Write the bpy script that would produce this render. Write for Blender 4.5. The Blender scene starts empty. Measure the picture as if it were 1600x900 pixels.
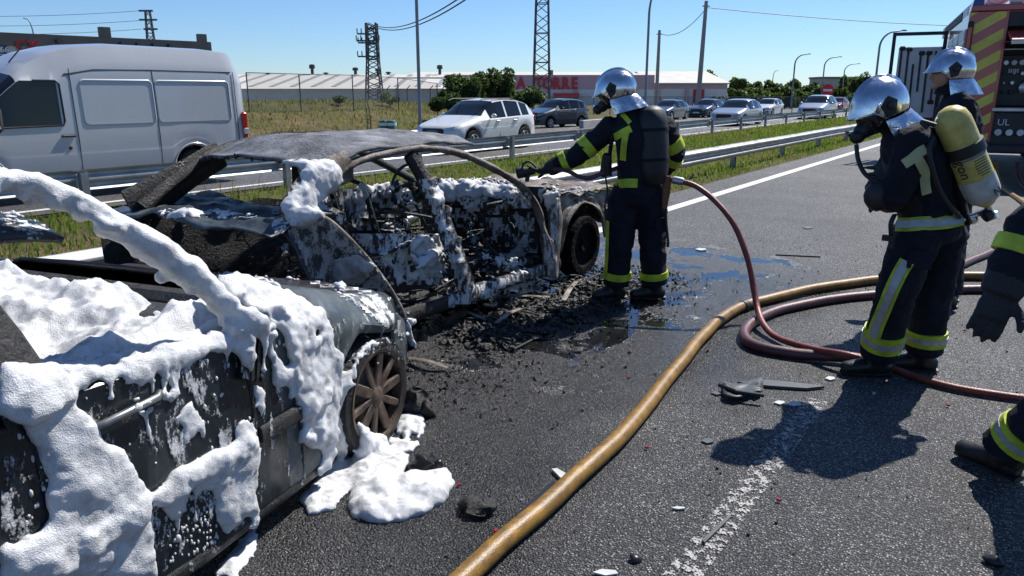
import bpy, bmesh, math, random
import numpy as np
from mathutils import Vector, Matrix, noise
from mathutils.bvhtree import BVHTree
random.seed(7)
R = math.radians
SC = bpy.context.scene
COL = SC.collection
# ---------------------------------------------------------------- camera
F, VPX, VPY, H = 1180.0, 1645.0, 143.0, 1.65      # focal length in pixels, vanishing point of the road, eye height
PITCH = math.atan((450 - VPY) / F)
YAW = math.atan((VPX - 800) / (F * math.cos(PITCH) + (450 - VPY) * math.sin(PITCH)))
FWD = Vector((-math.sin(YAW) * math.cos(PITCH), math.cos(YAW) * math.cos(PITCH), -math.sin(PITCH)))
RGT = Vector((math.cos(YAW), math.sin(YAW), 0))
UP = RGT.cross(FWD)
CAM = Vector((0, 0, H))
HF = Vector((-math.sin(YAW), math.cos(YAW), 0))
cd = bpy.data.cameras.new('camera'); cam = bpy.data.objects.new('camera', cd); COL.objects.link(cam)
cd.sensor_width = 36; cd.lens = F / 1600 * 36; cd.clip_end = 3000; cd.clip_start = 0.05
cam.matrix_world = Matrix(((RGT.x, UP.x, -FWD.x, 0), (RGT.y, UP.y, -FWD.y, 0), (RGT.z, UP.z, -FWD.z, H), (0, 0, 0, 1)))
SC.camera = cam
# ---------------------------------------------------------------- sky and sun
SUN_AZ, SUN_EL = 8.0, 50.0                         # degrees clockwise from the road direction (+Y)
w = bpy.data.worlds.new('World'); SC.world = w; w.use_nodes = True
wn = w.node_tree; wn.nodes.clear()
sky = wn.nodes.new('ShaderNodeTexSky'); sky.sky_type = 'NISHITA'; sky.sun_disc = False
sky.sun_elevation = R(SUN_EL); sky.sun_rotation = R(SUN_AZ); sky.altitude = 600; sky.air_density = 1.0
sky.dust_density = 0.15; sky.ozone_density = 5.0
bg = wn.nodes.new('ShaderNodeBackground'); bg.inputs[1].default_value = 0.085
wo = wn.nodes.new('ShaderNodeOutputWorld')
tn = wn.nodes.new('ShaderNodeMix'); tn.data_type = 'RGBA'; tn.blend_type = 'MULTIPLY'; tn.inputs[0].default_value = 1; tn.inputs[7].default_value = (.74, .89, 1.08, 1)
wn.links.new(sky.outputs[0], tn.inputs[6]); wn.links.new(tn.outputs[2], bg.inputs[0]); wn.links.new(bg.outputs[0], wo.inputs[0])
sd = bpy.data.lights.new('sun', 'SUN'); sd.energy = 5.0; sd.angle = R(0.53); sd.color = (1, 0.96, 0.9)
so = bpy.data.objects.new('sun', sd); COL.objects.link(so)
SUND = Vector((math.sin(R(SUN_AZ)) * math.cos(R(SUN_EL)), math.cos(R(SUN_AZ)) * math.cos(R(SUN_EL)), math.sin(R(SUN_EL))))
so.rotation_euler = SUND.to_track_quat('Z', 'Y').to_euler(); so.location = (0, 0, 30)
VS = SC.view_settings
VS.view_transform = 'Standard'; VS.look = 'None'; VS.gamma = 1; VS.exposure = 0.46; VS.use_curve_mapping = False
SC.cycles.use_denoising = True
SC.cycles.max_bounces = 6; SC.cycles.transparent_max_bounces = 12
SC.cycles.sample_clamp_indirect = 6; SC.cycles.caustics_reflective = False; SC.cycles.caustics_refractive = False

# ---------------------------------------------------------------- picking points
def ray(u, v): return FWD * F + RGT * (u - 800) - UP * (v - 450)
def g(u, v, z=0.0):
    d = ray(u, v); return CAM + d * ((z - H) / d.z)
def atx(u, v, x):
    d = ray(u, v); return CAM + d * (x / d.x)
def dep(u, v, D):
    """point at horizontal depth D along the viewing azimuth of the image centre"""
    d = ray(u, v); return CAM + d * (D / d.dot(HF))
def near(u, v, P, off=0.0):
    """point on the ray in the upright plane through P that faces the viewer, off metres behind it"""
    return dep(u, v, (Vector(P) - CAM).dot(HF) + off)
def V(*a): return Vector(a)
def lerp(a, b, t): return a + (b - a) * t
def sst(a, b, x):
    t = min(1, max(0, (x - a) / (b - a))); return t * t * (3 - 2 * t)

# ---------------------------------------------------------------- materials
MATS = {}
def mat(name, col, rough=0.6, metal=0.0, var=0.0, vscale=4.0, bump=0.0, bscale=40.0, coat=0.0, spec=0.5, col2=None, thr=None, detail=5.0, trans=0.0, rvar=0.0, sss=0.0):
    if name in MATS: return MATS[name]
    m = bpy.data.materials.new(name); m.use_nodes = True; nt = m.node_tree; b = nt.nodes['Principled BSDF']
    L = nt.links.new; N = nt.nodes.new
    b.inputs['Base Color'].default_value = (*col, 1); b.inputs['Roughness'].default_value = rough; b.inputs['Metallic'].default_value = metal
    b.inputs['Specular IOR Level'].default_value = spec; b.inputs['Coat Weight'].default_value = coat; b.inputs['Coat Roughness'].default_value = 0.06
    b.inputs['Transmission Weight'].default_value = trans
    if sss: b.inputs['Subsurface Weight'].default_value = sss; b.inputs['Subsurface Radius'].default_value = (.02, .02, .02)
    tc = None
    if var or bump or col2 or rvar:
        tc = N('ShaderNodeTexCoord')
    if var or col2:
        n = N('ShaderNodeTexNoise'); n.inputs['Scale'].default_value = vscale; n.inputs['Detail'].default_value = detail; n.inputs['Roughness'].default_value = .62
        L(tc.outputs['Object'], n.inputs['Vector'])
        r = N('ShaderNodeValToRGB'); L(n.outputs['Fac'], r.inputs[0]); e = r.color_ramp.elements
        lo, hi = thr if thr else (.3, .7)
        e[0].position = lo; e[1].position = hi
        c1 = tuple(c * (1 - var) for c in col); c2 = col2 if col2 else tuple(min(1, c * (1 + var)) for c in col)
        e[0].color = (*c1, 1); e[1].color = (*c2, 1)
        L(r.outputs[0], b.inputs['Base Color'])
    if rvar:
        n = N('ShaderNodeTexNoise'); n.inputs['Scale'].default_value = vscale * 1.7; n.inputs['Detail'].default_value = 4
        L(tc.outputs['Object'], n.inputs['Vector'])
        mr = N('ShaderNodeMapRange'); mr.inputs['From Min'].default_value = .3; mr.inputs['From Max'].default_value = .7
        mr.inputs['To Min'].default_value = max(.02, rough - rvar); mr.inputs['To Max'].default_value = min(1, rough + rvar)
        L(n.outputs['Fac'], mr.inputs[0]); L(mr.outputs[0], b.inputs['Roughness'])
    if bump:
        n = N('ShaderNodeTexNoise'); n.inputs['Scale'].default_value = bscale; n.inputs['Detail'].default_value = 4
        L(tc.outputs['Object'], n.inputs['Vector'])
        bp = N('ShaderNodeBump'); bp.inputs['Strength'].default_value = min(1, bump); bp.inputs['Distance'].default_value = .02
        L(n.outputs['Fac'], bp.inputs['Height']); L(bp.outputs[0], b.inputs['Normal'])
    MATS[name] = m
    return m

def leafmat(name, col, tr=.5):
    m = bpy.data.materials.new(name); m.use_nodes = True; nt = m.node_tree; L = nt.links.new; N = nt.nodes.new; b = nt.nodes['Principled BSDF']
    b.inputs['Base Color'].default_value = (*col, 1); b.inputs['Roughness'].default_value = .55; b.inputs['Specular IOR Level'].default_value = .3
    t = N('ShaderNodeBsdfTranslucent'); t.inputs[0].default_value = (col[0] * 1.5, col[1] * 1.5, col[2] * .8, 1)
    mx = N('ShaderNodeMixShader'); mx.inputs[0].default_value = tr; L(b.outputs[0], mx.inputs[1]); L(t.outputs[0], mx.inputs[2]); L(mx.outputs[0], nt.nodes['Material Output'].inputs[0])
    return m
# ---------------------------------------------------------------- mesh builder
class MB:
    def __init__(s): s.v = []; s.f = []; s.m = []; s.cm = 0
    def add(s, vs, fs):
        k = len(s.v); s.v += [tuple(p) for p in vs]; s.f += [tuple(i + k for i in f) for f in fs]; s.m += [s.cm] * len(fs); return s
    def box(s, c, d, M=None, bev=0.0):
        x, y, z = d[0] / 2, d[1] / 2, d[2] / 2
        if bev <= 0:
            vs = [V(a * x, b * y, e * z) for e in (-1, 1) for b in (-1, 1) for a in (-1, 1)]
            fs = [(0, 2, 3, 1), (4, 5, 7, 6), (0, 1, 5, 4), (2, 6, 7, 3), (0, 4, 6, 2), (1, 3, 7, 5)]
        else:
            o = min(bev, x * .9, y * .9, z * .9)
            ring = lambda zz, i: [V(a, b, zz) for a, b in ((x - i, -y + i - 0 + (0 if i == 0 else 0)), (x - i, y - i), (-x + i, y - i), (-x + i, -y + i))]
            def oct(zz, i):
                X, Y = x - i, y - i; q = o
                return [V(X, -Y + q, zz), V(X, Y - q, zz), V(X - q, Y, zz), V(-X + q, Y, zz), V(-X, Y - q, zz), V(-X, -Y + q, zz), V(-X + q, -Y, zz), V(X - q, -Y, zz)]
            vs = oct(-z, o) + oct(-z + o, 0) + oct(z - o, 0) + oct(z, o)
            fs = [tuple(range(7, -1, -1)), tuple(range(24, 32))]
            for k in range(3):
                for i in range(8):
                    j = (i + 1) % 8; fs.append((k * 8 + i, k * 8 + j, k * 8 + 8 + j, k * 8 + 8 + i))
        c = Vector(c)
        vs = [(M @ p if M else p) + c for p in vs]
        return s.add(vs, fs)
    def bar(s, a, b, wx, wz=None, up=(0, 0, 1), bev=0):
        a = Vector(a); b = Vector(b); d = b - a; L = d.length; d.normalize(); wz = wz or wx
        u = Vector(up); sd = d.cross(u)
        if sd.length < 1e-3: sd = d.cross(V(1, 0, 0))
        sd.normalize(); u = sd.cross(d)
        M = Matrix((sd, d, u)).transposed()
        return s.box((a + b) / 2, (wx, L, wz), M, bev)
    def tube(s, P, r, n=10, cap=True, sq=(1, 1), up=None):
        P = [Vector(p) for p in P]; m = len(P)
        rr = [r] * m if not isinstance(r, (list, tuple)) else list(r)
        vs = []; fs = []; T0 = None; U = None
        for i in range(m):
            t = (P[min(i + 1, m - 1)] - P[max(i - 1, 0)]).normalized()
            if up is not None:
                U = Vector(up); U = (U - t * U.dot(t))
                if U.length < 1e-3: U = t.orthogonal()
                U.normalize()
            elif U is None: U = t.orthogonal().normalized()
            else:
                U = (U - t * U.dot(t)).normalized()
            W = t.cross(U)
            q = rr[i]; qa, qb = (q if isinstance(q, (tuple, list)) else (q * sq[0], q * sq[1]))
            for k in range(n):
                a = 2 * math.pi * k / n
                vs.append(P[i] + W * math.cos(a) * qa + U * math.sin(a) * qb)
        for i in range(m - 1):
            for k in range(n):
                j = (k + 1) % n
                fs.append((i * n + k, i * n + j, i * n + n + j, i * n + n + k))
        if cap: fs += [tuple(range(n - 1, -1, -1)), tuple(range((m - 1) * n, m * n))]
        return s.add(vs, fs)
    def loft(s, rings, cap=True, closed=True):
        n = len(rings[0]); vs = [p for r in rings for p in r]; fs = []
        for i in range(len(rings) - 1):
            for k in range(n if closed else n - 1):
                j = (k + 1) % n
                fs.append((i * n + k, i * n + j, i * n + n + j, i * n + n + k))
        if cap and closed: fs += [tuple(range(n - 1, -1, -1)), tuple(range((len(rings) - 1) * n, len(rings) * n))]
        return s.add(vs, fs)
    def grid(s, nu, nv, fn):
        vs = [fn(i / (nu - 1), j / (nv - 1)) for i in range(nu) for j in range(nv)]
        fs = [(i * nv + j, i * nv + nv + j, i * nv + nv + j + 1, i * nv + j + 1) for i in range(nu - 1) for j in range(nv - 1)]
        return s.add(vs, fs)
    def lathe(s, prof, c=(0, 0, 0), ax=(0, 0, 1), n=16, cap=True):
        ax = Vector(ax).normalized(); u = ax.orthogonal().normalized(); w_ = ax.cross(u); c = Vector(c)
        rings = [[c + ax * h + (u * math.cos(2 * math.pi * k / n) + w_ * math.sin(2 * math.pi * k / n)) * max(r, 1e-4) for k in range(n)] for r, h in prof]
        return s.loft(rings, cap)
    def ball(s, c, r, sub=1, sc=(1, 1, 1), M=None):
        vs, fs = ICO[sub]; c = Vector(c)
        if M: return s.add([M @ V(p[0] * r * sc[0], p[1] * r * sc[1], p[2] * r * sc[2]) + c for p in vs], fs)
        return s.add([(c.x + p[0] * r * sc[0], c.y + p[1] * r * sc[1], c.z + p[2] * r * sc[2]) for p in vs], fs)
    def poly(s, pts, n, th):
        """flat outline extruded by th along n"""
        n = Vector(n).normalized(); a = [Vector(p) for p in pts]; b = [p + n * th for p in a]; k = len(a)
        return s.add(a + b, [tuple(range(k - 1, -1, -1)), tuple(range(k, 2 * k))] + [(i, (i + 1) % k, k + (i + 1) % k, k + i) for i in range(k)])
    def mesh(s, name, mats, smooth=None, M=None):
        me = bpy.data.meshes.new(name)
        vs = s.v if M is None else [M @ Vector(p) for p in s.v]
        me.from_pydata([tuple(p) for p in vs], [], s.f)
        for q in (mats if isinstance(mats, (list, tuple)) else [mats]): me.materials.append(q)
        if any(s.m): me.polygons.foreach_set('material_index', s.m)
        if smooth is not None:
            me.polygons.foreach_set('use_smooth', [True] * len(me.polygons))
            if smooth < 180: me.set_sharp_from_angle(angle=R(smooth))
        me.update()
        return me
    def build(s, name, mats, parent=None, smooth=None, world=False):
        """one mesh object; with a parent, points are in the parent's space unless world"""
        if parent is not None:
            M = parent.matrix_basis.inverted() if world else None
            if world and parent.parent is not None: M = (parent.parent.matrix_basis @ parent.matrix_basis).inverted()
            o = bpy.data.objects.new(name, s.mesh(name, mats, smooth, M)); o.parent = parent
        else:
            A = np.array([tuple(p) for p in s.v]); c = ((A[:, 0].min() + A[:, 0].max()) / 2, (A[:, 1].min() + A[:, 1].max()) / 2, A[:, 2].min())
            o = bpy.data.objects.new(name, s.mesh(name, mats, smooth, Matrix.Translation(-Vector(c)))); o.location = c
        COL.objects.link(o)
        return o
ICO = {}
for _s in (1, 2, 3):
    _b = bmesh.new(); bmesh.ops.create_icosphere(_b, subdivisions=_s, radius=1); _b.verts.ensure_lookup_table()
    ICO[_s] = ([tuple(x.co) for x in _b.verts], [tuple(x.index for x in f.verts) for f in _b.faces]); _b.free()

def empty(name, loc=(0, 0, 0), rz=0.0):
    o = bpy.data.objects.new(name, None); o.location = loc; o.rotation_euler = (0, 0, rz); o.empty_display_size = .3
    COL.objects.link(o); o.matrix_basis  # noqa
    return o
def tag(o, label=None, cat=None, group=None, kind=None):
    if label: o['label'] = label
    if cat: o['category'] = cat
    if group: o['group'] = group
    if kind: o['kind'] = kind
    return o
def part(name, m, parent, fn, smooth=None, world=False):
    b = MB(); fn(b); return b.build(name, m, parent, smooth, world)
def copy_tree(o, parent=None):
    c = o.copy(); COL.objects.link(c); c.parent = parent
    for ch in list(o.children): copy_tree(ch, c)
    return c
def remesh(b, name, m, parent=None, voxel=.012, smooth=3, disp=0.0, dscale=.1, world=False, disp2=0.0, d2scale=.02, hard=False):
    """join everything in b into one continuous surface"""
    o = b.build(name, m, None)
    md = o.modifiers.new('r', 'REMESH'); md.mode = 'VOXEL'; md.voxel_size = voxel; md.use_smooth_shade = True
    if smooth:
        ms = o.modifiers.new('s', 'SMOOTH'); ms.factor = .5; ms.iterations = smooth
    for q, (d, sc_) in enumerate(((disp, dscale), (disp2, d2scale))):
        if d:
            tx = bpy.data.textures.new(name + 'n', 'CLOUDS'); tx.noise_scale = sc_; tx.noise_depth = 2
            if hard: tx.noise_type = 'HARD_NOISE'
            dm = o.modifiers.new('d%d' % q, 'DISPLACE'); dm.texture = tx; dm.strength = d; dm.mid_level = .5; dm.texture_coords = 'GLOBAL'
    bpy.context.view_layer.update()
    dg = bpy.context.evaluated_depsgraph_get()
    me = bpy.data.meshes.new_from_object(o.evaluated_get(dg)); me.name = name
    o.modifiers.clear(); o.data = me
    me.polygons.foreach_set('use_smooth', [True] * len(me.polygons))
    if parent is not None:
        M = Matrix.Translation(o.location)
        if world: M = (parent.matrix_basis.inverted() if parent.parent is None else (parent.parent.matrix_basis @ parent.matrix_basis).inverted()) @ M
        me.transform(M); o.location = (0, 0, 0); o.parent = parent
    return o
def spline(P, n=12):
    """Catmull-Rom through the points"""
    P = [Vector(p) for p in P]; Q = [P[0] * 2 - P[1]] + P + [P[-1] * 2 - P[-2]]; out = []
    for i in range(1, len(Q) - 2):
        a, b, c, d = Q[i - 1:i + 3]
        for k in range(n):
            t = k / n
            out.append(.5 * ((2 * b) + (c - a) * t + (2 * a - 5 * b + 4 * c - d) * t * t + (3 * b - a - 3 * c + d) * t ** 3))
    out.append(P[-1]); return out
def text_mesh(body, size, name, m, parent, M, ext=.02, bold=0.0, sx=1.0):
    c = bpy.data.curves.new(name, 'FONT'); c.body = body; c.size = size; c.extrude = ext; c.offset = bold; c.align_x = 'CENTER'; c.align_y = 'CENTER'; c.resolution_u = 3
    o = bpy.data.objects.new(name, c); COL.objects.link(o); bpy.context.view_layer.update()
    me = bpy.data.meshes.new_from_object(o.evaluated_get(bpy.context.evaluated_depsgraph_get())); me.name = name
    bpy.data.objects.remove(o)
    me.transform(M @ Matrix.Diagonal((sx, 1, 1, 1))); me.materials.clear(); me.materials.append(m)
    o = bpy.data.objects.new(name, me); COL.objects.link(o); o.parent = parent
    return o
# ================================================================ SETTING
def zt(x, y):
    """height of the terrain"""
    a = -x
    if a < 4.9: z = -.03 if a > -8 else lerp(-.03, -.5, sst(8, 20, x))
    elif a < 11.9: z = -.03 - .09 * sst(5, 8, a) + .0 * a
    else: z = -.12 - .02 * max(0, a - 12.2)
    if a > 19.5:
        s = y / a
        k = sst(1.52, 1.12, s)
        z = z - .12 * sst(19.5, 20.5, a) + k * (1.75 * sst(20.6, 33, a) * (1 - .15 * sst(.9, 1.2, s)) - .9 * sst(36, 60, a))
        z = max(z, -.45 + k * 0)
        z += .10 * k * sst(20.6, 23, a) * (noise.noise(V(x * .6, y * .6, 0)) + .5 * noise.noise(V(x * 1.7, y * 1.7, 3)))
    return z
def gt(u, v, lo=12, hi=400):
    """where the pixel's ray meets the terrain"""
    d = ray(u, v); d = d / d.dot(HF); t = lo
    while t < hi:
        p = CAM + d * t
        if p.z <= zt(p.x, p.y): return V(p.x, p.y, zt(p.x, p.y))
        t += .25 + t * .004
    return CAM + d * hi

# --- asphalt
def asphalt(name, wet):
    m = bpy.data.materials.new(name); m.use_nodes = True; nt = m.node_tree; L = nt.links.new; N = nt.nodes.new; b = nt.nodes['Principled BSDF']
    tc = N('ShaderNodeTexCoord'); geo = N('ShaderNodeNewGeometry'); P = geo.outputs['Position']
    def noise_(sc, det=3, rough=.6):
        n = N('ShaderNodeTexNoise'); n.inputs['Scale'].default_value = sc; n.inputs['Detail'].default_value = det; n.inputs['Roughness'].default_value = rough; L(P, n.inputs['Vector']); return n.outputs['Fac']
    def math_(op, a, b2=None, c=None, clamp=False):
        n = N('ShaderNodeMath'); n.operation = op; n.use_clamp = clamp
        for i, q in enumerate((a, b2, c)):
            if q is None: continue
            if isinstance(q, (int, float)): n.inputs[i].default_value = q
            else: L(q, n.inputs[i])
        return n.outputs[0]
    def mapr(x, a, b2, c, d):
        n = N('ShaderNodeMapRange'); n.interpolation_type = 'SMOOTHSTEP'; L(x, n.inputs[0])
        for i, q in enumerate((a, b2, c, d)): n.inputs[i + 1].default_value = q
        return n.outputs[0]
    def mixc(f, a, b2):
        n = N('ShaderNodeMix'); n.data_type = 'RGBA'
        if isinstance(f, float): n.inputs[0].default_value = f
        else: L(f, n.inputs[0])
        for i, q in ((6, a), (7, b2)):
            if isinstance(q, tuple): n.inputs[i].default_value = (*q, 1)
            else: L(q, n.inputs[i])
        return n.outputs[2]
    vo = N('ShaderNodeTexVoronoi'); vo.inputs['Scale'].default_value = 118; L(P, vo.inputs['Vector'])
    v2 = N('ShaderNodeTexVoronoi'); v2.inputs['Scale'].default_value = 190; L(P, v2.inputs['Vector'])
    sepc = N('ShaderNodeSeparateColor'); L(vo.outputs['Color'], sepc.inputs[0])
    rnd = sepc.outputs[0]
    big = noise_(.7, 4); mid = noise_(5, 3); fine = noise_(60, 2)
    stone = N('ShaderNodeValToRGB'); L(rnd, stone.inputs[0]); e = stone.color_ramp.elements
    e[0].position = .0; e[0].color = (.030, .030, .031, 1); e[1].position = 1; e[1].color = (.46, .45, .435, 1)
    q = stone.color_ramp.elements.new(.55); q.color = (.085, .084, .084, 1)
    q = stone.color_ramp.elements.new(.85); q.color = (.21, .208, .205, 1)
    gap = mapr(vo.outputs['Distance'], .28, .62, 0, 1)
    c = mixc(gap, stone.outputs[0], (.014, .014, .015))
    tint = math_('MULTIPLY', mapr(big, .3, .7, 1.0, 1.6), mapr(noise_(.16, 3), .35, .65, .85, 1.15))
    n = N('ShaderNodeMix'); n.data_type = 'RGBA'; n.blend_type = 'MULTIPLY'; n.inputs[0].default_value = 1; L(c, n.inputs[6])
    cb = N('ShaderNodeCombineColor'); [L(tint, cb.inputs[i]) for i in range(3)]; L(cb.outputs[0], n.inputs[7]); c = n.outputs[2]
    rough = mapr(rnd, 0, 1, .75, .5)
    hgt = math_('ADD', math_('MULTIPLY', vo.outputs['Distance'], -1.0), math_('MULTIPLY', v2.outputs['Distance'], -.35))
    bumpk = 1.0
    if wet:
        sx = N('ShaderNodeSeparateXYZ'); L(P, sx.inputs[0]); X, Y = sx.outputs[0], sx.outputs[1]
        wob = math_('MULTIPLY', math_('SUBTRACT', noise_(1.1, 5, .65), .5), 2.6)
        xx = math_('ADD', X, wob); yy = math_('ADD', Y, wob)
        soak = math_('MULTIPLY', mapr(xx, -.85, -1.9, 0, 1), math_('MULTIPLY', mapr(yy, 8.2, 6.2, 0, 1), mapr(yy, -2, -1, 0, 1)))
        pm = math_('MULTIPLY', mapr(noise_(2.3, 6, .62), .50, .545, 0, 1), math_('MULTIPLY', mapr(xx, -1.75, -2.3, 0, 1), math_('MULTIPLY', mapr(Y, 3.2, 3.7, 0, 1), mapr(Y, 8.6, 7.2, 0, 1))))
        soot = math_('MULTIPLY', mapr(noise_(3.1, 5, .7), .42, .62, 0, 1), math_('MULTIPLY', mapr(xx, -1.9, -2.7, 0, 1), mapr(Y, 7.5, 6, 0, 1)))
        c = mixc(math_('MULTIPLY', soak, .74), c, (.012, .012, .013))
        c = mixc(math_('MULTIPLY', soot, .85), c, (.009, .009, .009))
        c = mixc(pm, c, (.010, .010, .011))
        rough = math_('MULTIPLY', rough, mapr(soak, 0, 1, 1, .52))
        rr = N('ShaderNodeMix'); rr.data_type = 'FLOAT'; L(pm, rr.inputs[0]); L(rough, rr.inputs[2]); rr.inputs[3].default_value = .03; rough = rr.outputs[0]
        bumpk = mapr(pm, 0, 1, 1, 0)
    bp = N('ShaderNodeBump'); bp.inputs['Distance'].default_value = .009
    if isinstance(bumpk, float): bp.inputs['Strength'].default_value = 1.0
    else: L(bumpk, bp.inputs['Strength'])
    L(hgt, bp.inputs['Height']); L(bp.outputs[0], b.inputs['Normal'])
    L(c, b.inputs['Base Color']); L(rough, b.inputs['Roughness']); b.inputs['Specular IOR Level'].default_value = .5
    return m
M_ROAD = asphalt('asphalt_wet', True); M_ROAD2 = asphalt('asphalt_dry', False)
ys = [-30, -10, 0, 10, 30, 60, 120, 250, 500]
def strip(name, x0, x1, m, zf, ys=ys, nx=2, kind='structure'):
    b = MB()
    b.grid(len(ys), nx, lambda i, j: (lerp(x1 if not callable(x1) else x1(ys[round(i * (len(ys) - 1))]), x0, 1 - j), ys[round(i * (len(ys) - 1))], zf(lerp(x1 if not callable(x1) else x1(ys[round(i * (len(ys) - 1))]), x0, 1 - j))))
    b.f = [tuple(reversed(f)) for f in b.f]
    o = b.build(name, m); 
    if kind: o['kind'] = kind
    return o
strip('road', -5.0, 8.2, M_ROAD, lambda x: 0.0)
zfar = lambda x: -.10 - .02 * max(0, -x - 12.2)
strip('far_road', -11.95, lambda y: -19.4 - 8.0 * sst(21, 38, y), M_ROAD2, zfar, ys=[-40, -10, 0, 10, 20, 22, 25, 28, 31, 34, 37, 45, 60, 90, 140, 250, 500], nx=6)
# --- markings
def paint(name, wear, sc=14, col=(.62, .61, .58)):
    m = bpy.data.materials.new(name); m.use_nodes = True; nt = m.node_tree; L = nt.links.new; N = nt.nodes.new; b = nt.nodes['Principled BSDF']
    geo = N('ShaderNodeNewGeometry'); n = N('ShaderNodeTexNoise'); n.inputs['Scale'].default_value = sc; n.inputs['Detail'].default_value = 8; n.inputs['Roughness'].default_value = .75
    L(geo.outputs['Position'], n.inputs['Vector'])
    v = N('ShaderNodeTexVoronoi'); v.inputs['Scale'].default_value = 95; L(geo.outputs['Position'], v.inputs['Vector'])
    ad = N('ShaderNodeMath'); ad.operation = 'MULTIPLY_ADD'; L(v.outputs['Distance'], ad.inputs[0]); ad.inputs[1].default_value = .25 * min(1, wear * 2.2); L(n.outputs['Fac'], ad.inputs[2])
    mr = N('ShaderNodeMapRange'); L(ad.outputs[0], mr.inputs[0]); mr.inputs[1].default_value = .95 - wear; mr.inputs[2].default_value = 1.0 - wear; 
    tr = N('ShaderNodeBsdfTransparent'); mx = N('ShaderNodeMixShader'); out = nt.nodes['Material Output']
    L(mr.outputs[0], mx.inputs[0]); L(b.outputs[0], mx.inputs[1]); L(tr.outputs[0], mx.inputs[2]); L(mx.outputs[0], out.inputs[0])
    b.inputs['Base Color'].default_value = (*col, 1); b.inputs['Roughness'].default_value = .6
    bp = N('ShaderNodeBump'); bp.inputs['Strength'].default_value = .6; bp.inputs['Distance'].default_value = .006; bp.invert = True; L(v.outputs['Distance'], bp.inputs['Height']); L(bp.outputs[0], b.inputs['Normal'])
    return m
M_PAINT = paint('road_paint', .22); M_WORN = paint('worn_paint', .40, 22, (.36, .355, .34))
strip('edge_line', -4.42, -4.24, M_PAINT, lambda x: .004)
strip('lane_line', -.885, -.765, M_WORN, lambda x: .004, ys=[.2, 1, 2, 3, 4.15])
for k in range(5): strip('lane_line', -.90, -.74, M_WORN, lambda x: .004, ys=[15 + k * 16, 17 + k * 16, 20 + k * 16])
strip('edge_line', -12.55, -12.37, M_PAINT, lambda x: zfar(x) + .004)
for k in range(18): strip('lane_line', -15.9, -15.75, M_PAINT, lambda x: zfar(x) + .004, ys=[-8 + k * 8.2, -4 + k * 8.2, -2.6 + k * 8.2])
strip('edge_line', -18.85, -18.68, M_PAINT, lambda x: zfar(x) + .004, ys=[-40, -10, 0, 10, 20, 21])
# --- terrain sheet
def grass_mat():
    m = bpy.data.materials.new('terrain_soil'); m.use_nodes = True; nt = m.node_tree; L = nt.links.new; N = nt.nodes.new; b = nt.nodes['Principled BSDF']
    geo = N('ShaderNodeNewGeometry')
    def nz(s, d=6):
        n = N('ShaderNodeTexNoise'); n.inputs['Scale'].default_value = s; n.inputs['Detail'].default_value = d; n.inputs['Roughness'].default_value = .7; L(geo.outputs['Position'], n.inputs['Vector']); return n.outputs['Fac']
    r = N('ShaderNodeValToRGB'); L(nz(.35), r.inputs[0]); e = r.color_ramp.elements
    e[0].position = .35; e[0].color = (.085, .105, .035, 1); e[1].position = .66; e[1].color = (.22, .165, .105, 1)
    q = e.new(.52); q.color = (.15, .13, .065, 1)
    r2 = N('ShaderNodeValToRGB'); L(nz(4), r2.inputs[0]); f = r2.color_ramp.elements
    f[0].position = .3; f[0].color = (.5, .5, .5, 1); f[1].position = .7; f[1].color = (1.25, 1.2, 1.1, 1)
    mx = N('ShaderNodeMix'); mx.data_type = 'RGBA'; mx.blend_type = 'MULTIPLY'; mx.inputs[0].default_value = 1; L(r.outputs[0], mx.inputs[6]); L(r2.outputs[0], mx.inputs[7])
    L(mx.outputs[2], b.inputs['Base Color']); b.inputs['Roughness'].default_value = .95; b.inputs['Specular IOR Level'].default_value = .1
    bp = N('ShaderNodeBump'); bp.inputs['Strength'].default_value = 1; bp.inputs['Distance'].default_value = .12; L(nz(9), bp.inputs['Height']); L(bp.outputs[0], b.inputs['Normal'])
    return m
M_SOIL = grass_mat()
xs_ = [900, 300, 100, 40, 20, 12, 9, 8, 0, -4.8, -5.1, -5.6, -6.5, -7.5, -8.5, -10, -11.4, -11.9, -12.6, -16, -19.4, -19.7] + [-20 - .5 * k for k in range(36)] + [-40, -45, -52, -60, -80, -120, -200, -400, -900]
ys_ = [-200, -80, -40, -20] + [-10 + k * .8 for k in range(78)] + [54, 58, 64, 72, 85, 100, 140, 200, 300, 500, 900, 1500]
b = MB(); b.grid(len(ys_), len(xs_), lambda i, j: (xs_[round(j * (len(xs_) - 1))], ys_[round(i * (len(ys_) - 1))], zt(xs_[round(j * (len(xs_) - 1))], ys_[round(i * (len(ys_) - 1))])))
o = b.build('ground', M_SOIL, smooth=180); o['kind'] = 'structure'
# --- grass (nobody could count it)
def blades(name, label, spots, mats, seed=1):
    rng = random.Random(seed); b = MB()
    for (x, y, z, h, wd, mi) in spots:
        a = rng.uniform(0, 6.28); dx, dy = math.cos(a) * wd, math.sin(a) * wd
        lx, ly = rng.gauss(0, .35) * h, rng.gauss(0, .35) * h
        b.cm = mi
        b.add([(x - dx, y - dy, z - .01), (x + dx, y + dy, z - .01), (x + dx * .7 + lx * .4, y + dy * .7 + ly * .4, z + h * .6), (x - dx * .7 + lx * .4, y - dy * .7 + ly * .4, z + h * .6), (x + lx, y + ly, z + h)], [(0, 1, 2, 3), (3, 2, 4)])
    o = b.build(name, mats); tag(o, label, 'grass', kind='stuff'); return o
MG = [leafmat('grass_green', (.10, .155, .03)), leafmat('grass_light', (.13, .17, .045)), leafmat('grass_dry', (.19, .155, .09)), leafmat('grass_dark', (.06, .095, .025))]
rng = random.Random(3)
sp = []
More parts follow.
